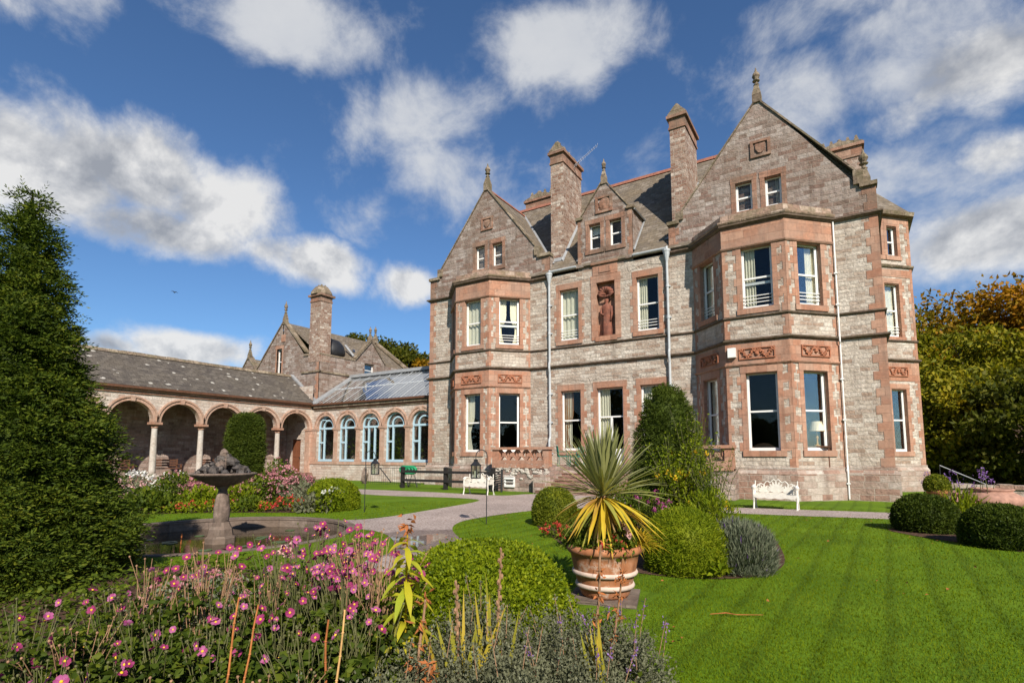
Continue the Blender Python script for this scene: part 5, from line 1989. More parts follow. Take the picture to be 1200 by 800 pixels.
# ------------------------------------------------------------------ benches
def make_bench(label):
    t = thing('iron_bench', label, 'bench', (0, 0, 0), 'white cast iron garden benches')
    fr = Fr(0, .22, 1, 0)
    L = 1.22
    def leaf(mb, u, z, a, l, w, d0=-.012, d1=.012):
        ca, sa = cos(a), sin(a)
        q = []
        for s, k in ((0, 0), (.25, .75), (.55, 1), (.85, .6), (1, 0), (.85, -.6), (.55, -1), (.25, -.75)):
            q.append((u + ca * l * s - sa * w * k * .5, z + sa * l * s + ca * w * k * .5))
        mb.prism(fr, q, d0, d1)
    b = MB()
    for uc, zc, l, n in ((0, .48, .38, 9), (-.33, .47, .27, 7), (.33, .47, .27, 7)):
        for i in range(n):
            a = pi / 2 + (i - (n - 1) / 2) * (2.3 / (n - 1))
            ll = l * (1 - .30 * abs(i - (n - 1) / 2) / ((n - 1) / 2))
            leaf(b, uc, zc, a, ll, .075, -.012 - .001 * i, .012 + .001 * i)
    for s in (-1, 1):
        for i in range(4):
            leaf(b, s * (.50), .50 + .04 * i, pi / 2 - s * (.9 - .45 * i), .16, .06)
        pts = [fr.p(s * (.02 + .56 * k / 14), .845 - .20 * (k / 14) ** 1.4 + .035 * sin(k * 1.35), .0) for k in range(15)]
        b.tube(pts, .017, 6)
    b.box(fr, -.56, .56, .44, .475, -.012, .012)
    b.build('backrest', M['iron_white_paint'], t)
    b = MB()
    f0 = Fr(0, 0, 1, 0)
    for i in range(9):
        y = -.22 + .05 * i
        b.wbox(-.57, .57, y, y + .03, .415, .435)
    b.prism(Fr(0, -.23, 1, 0), [(-.57, .43), (-.57, .37)] + [(-.57 + 1.14 * k / 16, .36 - .03 * abs(sin(k * pi / 4)) - .02 * (1 - abs(k - 8) / 8)) for k in range(17)] + [(.57, .37), (.57, .43)], -.012, .012)
    b.build('seat', M['iron_white_paint'], t)
    for s in (-1, 1):
        x = s * .58
        b = MB()
        b.tube([(x, .20, .66), (x, .05, .70), (x, -.14, .69), (x, -.22, .64), (x, -.20, .585), (x, -.14, .60)], [.03, .035, .04, .045, .04, .028], 8)
        b.lathe((x, -.16, .645), [(.01, -.06), (.055, -.05), (.075, 0), (.055, .05), (.01, .06)], 8)
        b.tube([(x, .22, .84), (x, .21, .44)], .02, 6)
        for k in range(5):
            b.tube([(x, -.12 + .06 * k, .44), (x, -.14 + .07 * k, .66)], .014, 5)
        b.build('armrest', M['iron_white_paint'], t)
        for y, dy in ((-.20, -.05), (.20, .07)):
            b = MB()
            b.tube([(x, y, .60 if y < 0 else .45), (x, y + dy * .3, .38), (x, y - dy * .2, .2), (x, y + dy, .015)], [.03, .028, .022, .026], 7)
            b.box(Fr(x, y + dy, 1, 0), -.03, .03, 0, .02, -.035, .035)
            b.build('leg', M['iron_white_paint'], t)
    return t


def dup(root, loc, rz, label, group=None):
    r = root.copy()
    COL.objects.link(r)
    r.location = loc
    r.rotation_euler = (0, 0, rz)
    r['label'] = label
    if group:
        r['group'] = group
    for ch in list(root.children):
        c = ch.copy()
        COL.objects.link(c)
        c.parent = r
        for g in list(ch.children):
            d = g.copy()
            COL.objects.link(d)
            d.parent = c
    return r


bench = make_bench('white cast iron bench below the large right bay on the gravel path')
bench.location = (-1.92, 17.95, 0)
dup(bench, (-12.95, 18.0, 0), .05, 'white cast iron bench in front of the black rail fence near the terrace')
dup(bench, (-4.35, 17.75, 0), 0, 'white cast iron bench almost hidden behind the yew cone and roses')

# ------------------------------------------------------------------ lanterns on crook poles
def lantern_hook(x, y, s, label1, label2):
    t = thing('shepherd_hook', label1, 'lantern pole', (x, y, 0), 'crook poles standing in the lawn')
    b = MB()
    b.tube([(x, y, 0), (x + .01, y, 1.35), (x + .012, y, 1.58)] + [(x + s * (.13 - .135 * cos(pi * k / 10)) * cos(YAW) + .012 * 1, y + s * (.13 - .135 * cos(pi * k / 10)) * sin(YAW), 1.58 + .16 * sin(pi * k / 10)) for k in range(1, 11)], .011, 6)
    b.build('pole', M['black_iron'], t)
    lx, ly = x + s * .265 * cos(YAW) + .012, y + s * .265 * sin(YAW)
    l = thing('lantern', label2, 'lantern', (lx, ly, 1.06), 'candle lanterns')
    b = MB()
    z = 1.06
    b.wbox(lx - .085, lx + .085, ly - .085, ly + .085, z, z + .025)
    for i in (-1, 1):
        for j in (-1, 1):
            b.wbox(lx + i * .075 - .009, lx + i * .075 + .009, ly + j * .075 - .009, ly + j * .075 + .009, z + .025, z + .30)
    b.wbox(lx - .095, lx + .095, ly - .095, ly + .095, z + .30, z + .32)
    b.lathe((lx, ly, z), [(.125, .32), (.05, .40), (.05, .44), (.02, .46)], 4, rot=pi / 4)
    b.tube([(lx, ly, z + .45), (lx, ly, 1.60)], .005, 5)
    b.build('cage', M['black_iron'], l)
    b = MB()
    b.lathe((lx, ly, z + .025), [(.035, 0), (.035, .15), (.02, .155)], 10)
    b.build('candle', M['candle'], l)
    b = MB()
    for i in (-1, 1):
        b.wbox(lx + i * .07 - .0015, lx + i * .07 + .0015, ly - .066, ly + .066, z + .026, z + .299)
        b.wbox(lx - .066, lx + .066, ly + i * .07 - .0015, ly + i * .07 + .0015, z + .026, z + .299)
    b.build('glass', M['window_glass'], l)


lantern_hook(-11.71, 10.75, 1, 'thin black crook pole at the edge of the lawn by the clipped ball', 'black candle lantern hanging from the pole beside the clipped box ball')
lantern_hook(-7.27, 10.43, -1, 'thin black crook pole on the lawn point beside the gravel fork', 'black candle lantern hanging in front of the white bench')

# ------------------------------------------------------------------ fence, hose reel, furniture
fe = thing('rail_fence', 'black two rail post fence with lattice panel below the left bay', 'fence', (-16, 19.8, 0))
for x in (-18.9, -16.15, -13.45):
    b = MB()
    b.wbox(x - .08, x + .08, 19.72, 19.88, 0, 1.0)
    b.taper(x - .10, x + .10, 19.70, 19.90, 1.0, 1.06, .05)
    b.build('post', M['black_wood'], fe)
for z in (.40, .82):
    b = MB()
    b.wbox(-18.85, -13.4, 19.67, 19.72, z - .06, z + .06)
    b.build('rail', M['black_wood'], fe)
b = MB()
for i in range(8):
    b.tube([(-13.40 + .02 * i, 19.75, .15 + .1 * i), (-13.05, 19.78, .2 + .1 * i)], .03, 5)
b.tube([(-13.0, 19.8, 0), (-12.98, 19.8, 1.0)], .05, 6)
b.build('ornamental_panel', M['black_iron'], fe)
mf = thing('iron_railing', 'thin black iron railing in front of the conservatory plinth', 'railing', (-21, 21.6, 0))
b = MB()
for i in range(26):
    x = -23.6 + .17 * i
    b.tube([(x, 21.6, 0), (x, 21.6, .95)], .009, 4)
b.tube([(-23.6, 21.6, .92), (-19.3, 21.6, .92)], .014, 5)
b.tube([(-23.6, 21.6, .12), (-19.3, 21.6, .12)], .014, 5)
b.tube([(-22.3, 21.55, .90), (-21.4, 21.5, .15)], .03, 5)
b.build('bars', M['black_iron'], mf)
b = MB()
b.blob((-23.5, 21.5, .35), .16, .2, .5, seed=3, amp=.3)
b.build('stone_end', M['fountain_stone'], mf)
hc = thing('hose_reel', 'green garden hose reel on a dark stand behind the end post of the black fence', 'hose reel', (-19.2, 20.6, 0))
b = MB()
for s in (0, .22, .42):
    pts = [(-19.5 + .33 * cos(2 * pi * k / 18) + s, 20.6, .86 + .17 * sin(2 * pi * k / 18)) for k in range(19)]
    b.tube(pts, .075, 6)
b.build('hose', M['bright_green_plastic'], hc)
b = MB()
for x in (-19.55, -18.95):
    b.tube([(x - .2, 20.5, 0), (x, 20.6, .85), (x + .2, 20.7, 0)], .03, 6)
b.tube([(-19.6, 20.6, .85), (-18.8, 20.6, .85)], .06, 8)
b.build('stand', M['black_iron'], hc)


def garden_chair(x, y, z, rz, label):
    t = thing('garden_chair', label, 'chair', (x, y, z), 'green metal chairs on the terrace', 0)
    ca, sa = cos(rz), sin(rz)
    def p(a, b2, c):
        return (x + ca * a - sa * b2, y + sa * a + ca * b2, z + c)
    for (a, b2) in ((-.2, -.2), (.2, -.2), (-.2, .2), (.2, .2)):
        b = MB()
        b.tube([p(a * 1.15, b2 * 1.15, 0), p(a, b2, .43)], .016, 5)
        b.build('leg', M['green_metal'], t)
    b = MB()
    for i in range(6):
        k = -.2 + .08 * i
        b.tube([p(k, -.22, .44), p(k, .22, .44)], .022, 5)
    b.build('seat', M['green_metal'], t)
    b = MB()
    for i in range(5):
        k = -.2 + .1 * i
        b.tube([p(k, .22, .44), p(k, .27, .88 + .04 * (1 - abs(i - 2) / 2))], .018, 5)
    b.tube([p(-.22, .27, .86), p(0, .28, .93), p(.22, .27, .86)], .02, 5)
    b.build('backrest', M['green_metal'], t)
    b = MB()
    for s in (-1, 1):
        b.tube([p(s * .24, .24, .66), p(s * .25, -.18, .66), p(s * .22, -.22, .44)], .016, 5)
    b.build('armrest', M['green_metal'], t)


garden_chair(-11.05, 21.95, 1.12, 2.2, 'green metal garden chair at the left edge of the terrace steps')
garden_chair(-10.55, 22.35, 1.10, -.5, 'green metal garden chair against the wall by the grey downpipe')

for y, lab in ((12.9, 'dark wooden seat in the shaded arcade nearest the big yew'), (15.35, 'dark wooden seat in the arcade bay behind the fountain'), (17.9, 'dark wooden seat in the arcade behind the clipped yew column')):
    t = thing('wooden_bench', lab, 'bench', (XA - 1.3, y, FZ), 'dark wooden seats in the arcade')
    b = MB()
    b.wbox(XA - 1.55, XA - 1.05, y - .75, y + .75, FZ + .40, FZ + .46)
    b.build('seat', M['wood_brown'], t)
    b = MB()
    for k in range(3):
        b.wbox(XA - 1.60, XA - 1.55, y - .75, y + .75, FZ + .55 + .14 * k, FZ + .65 + .14 * k)
    b.build('backrest', M['wood_brown'], t)
    for s in (-1, 1):
        b = MB()
        b.wbox(XA - 1.60, XA - 1.54, y + s * .70 - .04, y + s * .70 + .04, FZ, FZ + .95)
        b.wbox(XA - 1.12, XA - 1.05, y + s * .70 - .04, y + s * .70 + .04, FZ, FZ + .62)
        b.wbox(XA - 1.56, XA - 1.04, y + s * .70 - .045, y + s * .70 + .045, FZ + .62, FZ + .66)
        b.build('end_frame', M['wood_brown'], t)

# lamp and chair seen through the ground floor bay
t = thing('table_lamp', 'cream shaded lamp standing inside the right ground floor bay window', 'lamp', (-.95, 22.75, 1.75))
b = MB()
b.lathe((-.95, 22.75, 1.95), [(.10, 0), (.11, .02), (.03, .06), (.025, .25), (.05, .32), (.025, .40), (.02, .62)], 12)
b.build('stem', M['tan_cane'], t)
b = MB()
b.lathe((-.95, 22.75, 2.50), [(.27, 0), (.18, .36)], 20)
b.build('lamp_shade', M['lamp_cream'], t)
t = thing('side_table', 'dark side table carrying the cream lamp inside the bay window', 'table', (-.95, 22.75, .82))
b = MB()
b.wbox(-1.35, -.55, 22.45, 23.05, 1.90, 1.95)
b.build('top', M['wood_brown'], t)
for x in (-1.3, -.6):
    for y in (22.5, 23.0):
        b = MB()
        b.tube([(x, y, .82), (x, y, 1.9)], .03, 6)
        b.build('leg', M['wood_brown'], t)
t = thing('armchair', 'tan leather armchair back showing at the foot of the middle bay window', 'chair', (-2.75, 22.6, .82))
b = MB()
b.blob((-2.75, 22.55, 1.75), .5, .14, .33, 14, 8, seed=2, amp=.03)
b.build('backrest', M['tan_leather'], t, smooth=True)
b = MB()
b.wbox(-3.2, -2.3, 22.6, 23.3, .95, 1.35)
b.build('seat', M['tan_leather'], t)
# ------------------------------------------------------------------ shrubs and trees
def lumpy(loc, H, rfun, name, mat, parent, k=.8, seed=0, n=28, m=26, lump=.1, ls=2.2):
    """solid core added inside a clipped or dense shrub to block light"""
    z = np.linspace(0.0, 1.0, m)
    a = np.linspace(0, 2 * pi, n, endpoint=False)
    Z, A = np.meshgrid(z, a, indexing='ij')
    R = rfun(Z) * k
    P = np.stack([R * np.cos(A), R * np.sin(A), Z * H * (.94 + .06 * k)], -1).reshape(-1, 3)
    P[:, :2] *= (1 + lump * vnoise(P, ls, seed))[:, None]
    P += np.array(loc)
    F = []
    for i in range(m - 1):
        for j in range(n):
            j2 = (j + 1) % n
            F.append((i * n + j, i * n + j2, (i + 1) * n + j2, (i + 1) * n + j))
    return raw_mesh(name, P, np.array(F), M[mat], parent, smooth=True)


def surf_points(loc, H, rfun, N, seed=0, lump=.12, ls=2.2, shell=.10, ztop=1.0):
    """points and outward directions on a surface of revolution with lumps"""
    zz = np.linspace(0, ztop, 400)
    rr = np.maximum(rfun(zz), 1e-3)
    slope = np.gradient(rr, zz * H)
    w = rr * np.sqrt(1 + slope ** 2)
    cdf = np.cumsum(w)
    cdf /= cdf[-1]
    u = np.interp(RNG.uniform(0, 1, N), cdf, zz)
    a = RNG.uniform(0, 2 * pi, N)
    r = np.interp(u, zz, rr)
    s = np.interp(u, zz, slope)
    P = np.stack([r * np.cos(a), r * np.sin(a), u * H], 1)
    nrm = unit(np.stack([np.cos(a), np.sin(a), -s], 1))
    k = 1 + lump * vnoise(P, ls, seed)
    P[:, :2] *= k[:, None]
    P -= nrm * (RNG.uniform(0, 1, N) ** 1.5 * shell)[:, None]
    return P + np.array(loc), nrm


def dome(R, H, p=2.2):
    def f(t):
        return R * np.power(np.maximum(0, 1 - np.power(np.clip(np.abs(t - .32) / np.where(t > .32, .68, .62), 0, 1), p)), 1 / p)
    return f


def clipped(name, label, loc, R, H, N, leaf, L, W, seed=0, group=None, cat='shrub', lump=.05, shell=.07, jit=.75, core=True, prof_=None, spr=1.0, ls=3.0):
    t = thing(name, label, cat, loc, group)
    f = prof_ or dome(R, H)
    if core:
        lumpy(loc, H, f, 'opaque_core', leaf, t, .86, seed, lump=lump, ls=ls)
    P, n = surf_points(loc, H, f, N, seed, lump, ls, shell)
    D = unit(n * spr + RNG.normal(size=(N, 3)) * jit + np.array([0, 0, .25]))
    # the odd shoot that has outgrown the shears
    sh_ = RNG.uniform(0, 1, N) < .05
    P[sh_] += n[sh_] * RNG.uniform(.0, .07, (sh_.sum(), 1)) * min(1.0, R)
    leaves('foliage', M[leaf], P, D, RNG.uniform(.7, 1.2, N) * L, RNG.uniform(.7, 1.2, N) * W, t)
    b = MB()
    b.tube([loc, (loc[0], loc[1], loc[2] + H * .5)], [.04, .025], 6)
    b.build('stem', M['bark'], t)
    return t


def sprays(P, D, tw, k, L, W, droop=.3):
    """feathery shoots: k needles in two ranks along each twig"""
    n = len(P)
    D = unit(D)
    S = unit(np.cross(D, RNG.normal(size=(n, 3)) * .5 + np.array([0, 0, 1.0])))
    tw = np.broadcast_to(np.asarray(tw, float), (n,))
    PP, DD = [], []
    for i in range(k):
        t = (i + .6) / k
        c = P + D * (tw * t)[:, None] - np.array([0, 0, 1.0]) * (droop * tw * t ** 2)[:, None]
        s = 1 if i % 2 else -1
        PP.append(c)
        DD.append(unit(D * (.75 if i < k - 1 else 2.5) + S * s * (.95 - .3 * t) + RNG.normal(size=(n, 3)) * .15))
    PP = np.concatenate(PP)
    DD = np.concatenate(DD)
    return leaf_arrays(PP, DD, RNG.uniform(.75, 1.15, len(PP)) * L, W, .1)


# big yew in the left foreground
loc = (-9.22, 2.40, 0)
yew = thing('yew_tree', 'tall dark feathery yew tree filling the left edge in front of the pool', 'tree', loc)
YH = 5.15
def yew_r(t):
    return np.interp(t, [0, .06, .2, .38, .59, .74, .82, .92, 1.0], [1.16, 1.22, 1.08, .80, .48, .33, .22, .10, .02])
lumpy(loc, YH, yew_r, 'opaque_core', 'yew_needles', yew, .74, 4, 40, 50, lump=.12, ls=2.4)
# branch tips, each a flat fan of feathery shoots; gaps between the fans stay dark
nb_ = 6500
P, n_ = surf_points(loc, YH, yew_r, nb_, 4, .14, 2.4, .22)
tuft = vnoise(P, 11.0, 8)
keep = tuft > -.28
P, n_, tuft = P[keep], n_[keep], tuft[keep]
nb_ = len(P)
P = P + n_ * (tuft * .13 + vnoise(P, 3.2, 9) * .09)[:, None]
hor = unit(n_ * np.array([1, 1, .25]) + RNG.normal(size=P.shape) * .22 + np.array([0, 0, .10]))
side = unit(np.cross(hor, np.array([0, 0, 1.0]) + RNG.normal(size=P.shape) * .35))
fanP, fanD, fanL = [], [], []
for k, an_ in enumerate((-.95, -.55, -.22, .12, .45, .8)):
    a_ = an_ + RNG.normal(size=nb_) * .14
    dd_ = unit(hor * np.cos(a_)[:, None] + side * np.sin(a_)[:, None] + RNG.normal(size=P.shape) * .10)
    fanP.append(P + dd_ * .02 + RNG.normal(size=P.shape) * .02)
    fanD.append(dd_)
    fanL.append(RNG.uniform(.12, .26, nb_) * (1.15 - .45 * abs(an_)))
fanP, fanD, fanL = np.concatenate(fanP), np.concatenate(fanD), np.concatenate(fanL)
V1, F1 = sprays(fanP, fanD, fanL, 7, .062, .020, .28)
P2, n2 = surf_points(loc, YH, yew_r, 420, 4, .14, 2.4, .0)
D2 = unit(n2 * np.array([1, 1, .3]) + RNG.normal(size=P2.shape) * .25 + np.array([0, 0, .12]))
V2, F2 = sprays(P2, D2, RNG.uniform(.25, .45, len(P2)), 18, .048, .014, .30)
# two leader shoots at the top
P3 = np.array([[loc[0] + .0, loc[1], YH - .32]] * 14 + [[loc[0] - .14, loc[1] - .06, YH - .45]] * 10)
D3 = np.array([.06, .02, 1.0]) + RNG.normal(size=P3.shape) * np.array([.45, .45, .25])
V3, F3 = sprays(P3, D3, RNG.uniform(.25, .55, len(P3)), 20, .05, .015, .1)
Va = np.concatenate([V1, V2, V3])
Fa = np.concatenate([F1, F2 + len(V1), F3 + len(V1) + len(V2)])
raw_mesh('crown', Va, Fa, M['yew_needles'], yew)
b = MB()
b.tube([loc, (loc[0], loc[1], 2.5), (loc[0], loc[1], YH)], [.16, .09, .012], 8)
b.build('trunk', M['bark'], yew)

# yew cone before the house
loc = (-3.81, 13.37, 0)
yc = thing('yew_cone', 'clipped dark yew cone standing in the island bed before the house', 'tree', loc)
def yc_r(t):
    return np.interp(t, [0, .1, .45, .68, .86, .95, 1.0], [.92, .98, .80, .66, .52, .34, .03])
lumpy(loc, 3.35, yc_r, 'opaque_core', 'topiary_yew', yc, .84, 14, lump=.08)
P, n_ = surf_points(loc, 3.35, yc_r, 9000, 14, .09, 3, .16)
V1, F1 = sprays(P, unit(n_ + RNG.normal(size=P.shape) * .5 + np.array([0, 0, .4])), RNG.uniform(.08, .17, len(P)), 7, .06, .02, .2)
raw_mesh('crown', V1, F1, M['topiary_yew'], yc)
b = MB()
b.tube([loc, (loc[0], loc[1], 3.0)], [.09, .02], 7)
b.build('trunk', M['bark'], yc)
# yew column by the arcade
loc = (-30.35, 18.45, 0)
yl_ = thing('yew_column', 'flat topped clipped yew column standing in front of the arcade arches', 'tree', loc)
def yl_r(t):
    return np.interp(t, [0, .1, .6, .88, .96, 1.0], [.92, .95, .95, .84, .62, .05])
lumpy(loc, 4.05, yl_r, 'opaque_core', 'topiary_yew', yl_, .86, 24, lump=.06)
P, n_ = surf_points(loc, 4.05, yl_r, 9000, 24, .07, 2, .2)
V1, F1 = sprays(P, unit(n_ + RNG.normal(size=P.shape) * .5 + np.array([0, 0, .4])), RNG.uniform(.1, .25, len(P)), 5, .11, .04, .2)
raw_mesh('crown', V1, F1, M['topiary_yew'], yl_)
b = MB()
b.tube([loc, (loc[0], loc[1], 3.6)], [.1, .02], 7)
b.build('trunk', M['bark'], yl_)

# clipped box
clipped('box_mound', 'large sunlit clipped box mound behind the grey catmint in the foreground bed', (-2.98, 4.22, -.05), .82, .84, 30000, 'sunny_box_leaf', .034, .023, 3, 'box mounds', lump=.09, shell=.10, jit=.95, ls=4.5)
clipped('box_mound', 'small clipped box mound left of the spiky pot plant near the terrace steps', (-5.84, 11.14, -.03), .52, .90, 9000, 'box_leaf', .045, .028, 5, 'box mounds', lump=.04)
clipped('box_mound', 'dark clipped box ball on the lawn edge nearest the house corner', (1.31, 14.50, -.05), .60, .82, 12000, 'dark_box_leaf', .05, .03, 6, 'box mounds', lump=.07, shell=.1)
clipped('box_mound', 'dark clipped box ball in front of the big terracotta jar', (2.22, 12.78, -.05), .58, .78, 12000, 'dark_box_leaf', .05, .03, 7, 'box mounds', lump=.08, shell=.1)
clipped('box_mound', 'rounded clipped box ball at the end of the arcade flower bed', (-13.16, 10.85, -.05), .78, .96, 9000, 'golden_leaf', .05, .03, 8, 'box mounds', lump=.04)
clipped('golden_shrub', 'yellow green rounded fine leaved shrub right of the spiky pot plant', (-2.02, 7.75, -.05), .56, .90, 16000, 'golden_leaf', .06, .013, 9, None, lump=.07, shell=.12, jit=.4, spr=.5)
# lavender: upright grey stems
t = thing('lavender_bush', 'grey green faded lavender bush at the right end of the island bed', 'shrub', (-1.36, 8.15, 0))
lumpy((-1.36, 8.15, 0), .62, dome(.42, .7), 'opaque_core', 'lavender_leaf', t, .8, 3)
P, n_ = surf_points((-1.36, 8.15, -.03), .66, dome(.46, .7), 14000, 3, .1, 3, .2)
leaves('foliage', M['lavender_leaf'], P, unit(n_ * .5 + RNG.normal(size=P.shape) * .25 + np.array([0, 0, .9])), RNG.uniform(.05, .16, len(P)), .012, t)
P, n_ = surf_points((-1.36, 8.15, .0), .68, dome(.46, .7), 40, 3, .1, 3, .02)
leaves('blossom', M['violet_petal'], P, unit(n_ * .5 + np.array([0, 0, 1.0]) + RNG.normal(size=P.shape) * .15), RNG.uniform(.08, .14, len(P)), .015, t)


def leafy(name, label, loc, R, H, N, leaf, L, W, flowers=None, seed=0, cat='plant', group=None, up_=.5, fl_top=.55):
    """loose leafy perennial with optional flower heads; flowers = (material, count, size)"""
    t = thing(name, label, cat, loc, group)
    f = dome(R, H, 2.0)
    P, n = surf_points(loc, H, f, N, seed, .25, 4 / max(R, .2), R * .55)
    leaves('foliage', M[leaf], P, unit(n * .7 + RNG.normal(size=P.shape) * .7 + np.array([0, 0, up_])), RNG.uniform(.6, 1.3, N) * L, RNG.uniform(.7, 1.2, N) * W, t, .2)
    b = MB()
    r = random.Random(seed)
    for i in range(7):
        a = r.uniform(0, 6.28)
        b.tube([loc, (loc[0] + R * .5 * cos(a), loc[1] + R * .5 * sin(a), loc[2] + H * .75)], [.012, .006], 4)
    b.build('stems', M['green_stem'], t)
    if flowers:
        mat, c, s = flowers
        P, n = surf_points(loc, H * 1.02, f, c, seed, .25, 4 / max(R, .2), .03)
        P = P[P[:, 2] > loc[2] + H * fl_top]
        K = 9
        PP = np.repeat(P, K, axis=0) + RNG.normal(size=(len(P) * K, 3)) * s * .30
        leaves('blossom', M[mat], PP, RNG.normal(size=PP.shape) + np.array([.3, -.3, .6]), s * .8, s * .55, t, .1)
    return t


# rose thicket at the cone, thin dry stems to its right
def rose(name, label, loc, R, H, stems, leaf, fl, seed, L=.07):
    t = thing(name, label, 'shrub', loc)
    r = random.Random(seed)
    b = MB()
    Pl, Fl = [], []
    for i in range(stems):
        a = r.uniform(0, 6.28)
        h = H * r.uniform(.6, 1.0)
        rad = R * r.uniform(.2, 1.0)
        pts = []
        for k in range(6):
            q = k / 5
            pts.append((loc[0] + rad * cos(a) * q ** 1.3 + r.uniform(-.03, .03), loc[1] + rad * sin(a) * q ** 1.3 + r.uniform(-.03, .03), loc[2] + h * q))
        b.tube(pts, [.010 - .006 * k / 5 for k in range(6)], 4)
        for k in range(70):
            q = r.uniform(.15, 1)
            i0 = min(int(q * 5), 4)
            f = q * 5 - i0
            c = [pts[i0][j] * (1 - f) + pts[i0 + 1][j] * f + r.gauss(0, .07) for j in range(3)]
            Pl.append(c)
        if i % 3 == 1:
            Fl.append(pts[4])
    b.build('stems', M['dry_stalk' if fl == 'yellow_petal' and stems < 20 else 'green_stem'], t)
    Pl = np.array(Pl)
    leaves('foliage', M[leaf], Pl, RNG.normal(size=Pl.shape) + np.array([.2, -.2, .2]), RNG.uniform(.7, 1.2, len(Pl)) * L, RNG.uniform(.7, 1.2, len(Pl)) * L * .6, t, .2)
    if fl:
        Fl = np.array(Fl)
        PP = np.repeat(Fl, 12, axis=0) + RNG.normal(size=(len(Fl) * 12, 3)) * .025
        leaves('blossom', M[fl], PP, RNG.normal(size=PP.shape) + np.array([.3, -.4, .5]), .065, .055, t, .3)
    return t


rose('rose_bush', 'tall rose bush with yellow flowers growing against the yew cone', (-3.30, 12.40, 0), .95, 2.1, 60, 'golden_leaf', 'yellow_petal', 5)
rose('rose_bush', 'light green climbing shoots on the right face of the yew cone', (-3.05, 12.85, 0), .6, 2.75, 20, 'golden_leaf', None, 6, .06)
rose('dry_shrub', 'thin sparse stemmed shrub before the right terrace balustrade', (-2.42, 11.9, 0), .65, 1.85, 20, 'mid_green_leaf', None, 8, .045)
leafy('perennial', 'loose light green leafy plant at the foot of the dry shrub', (-2.35, 10.9, 0), .5, .95, 1500, 'golden_leaf', .12, .025, ('yellow_petal', 14, .06), 7, up_=1.2)
leafy('perennial', 'bushy green plant between the yew cone and the pot', (-3.85, 10.3, 0), .75, 1.05, 3000, 'mid_green_leaf', .07, .04, None, 11)
leafy('perennial', 'leafy green plant behind the left side of the terracotta pot', (-3.75, 8.7, 0), .55, .60, 2600, 'mid_green_leaf', .06, .035, None, 12)
leafy('phlox', 'pink flowering phlox beside the trunk side of the yew cone, farthest from the gold shrub', (-3.27, 9.8, 0), .28, .95, 500, 'mid_green_leaf', .07, .03, ('pink_petal', 30, .07), 13, group='pink phlox in the island bed')
leafy('phlox', 'brighter pink phlox nearest the gold shrub', (-2.95, 9.75, 0), .26, .98, 500, 'mid_green_leaf', .07, .03, ('pink_petal', 26, .07), 14, group='pink phlox in the island bed')
leafy('begonia', 'red begonia clump at the lawn edge below the small box mound', (-5.0, 9.55, 0), .24, .28, 260, 'mid_green_leaf', .05, .04, ('red_petal', 40, .05), 15, group='red begonias in the island bed', fl_top=.3)
leafy('begonia', 'red begonia clump nearest the pot in the island bed', (-4.62, 9.42, 0), .22, .26, 240, 'mid_green_leaf', .05, .04, ('red_petal', 34, .05), 16, group='red begonias in the island bed', fl_top=.3)
leafy('hosta', 'small pale leaved plant at the foot of the lavender', (-1.62, 7.55, 0), .22, .24, 160, 'golden_leaf', .11, .06, None, 17)

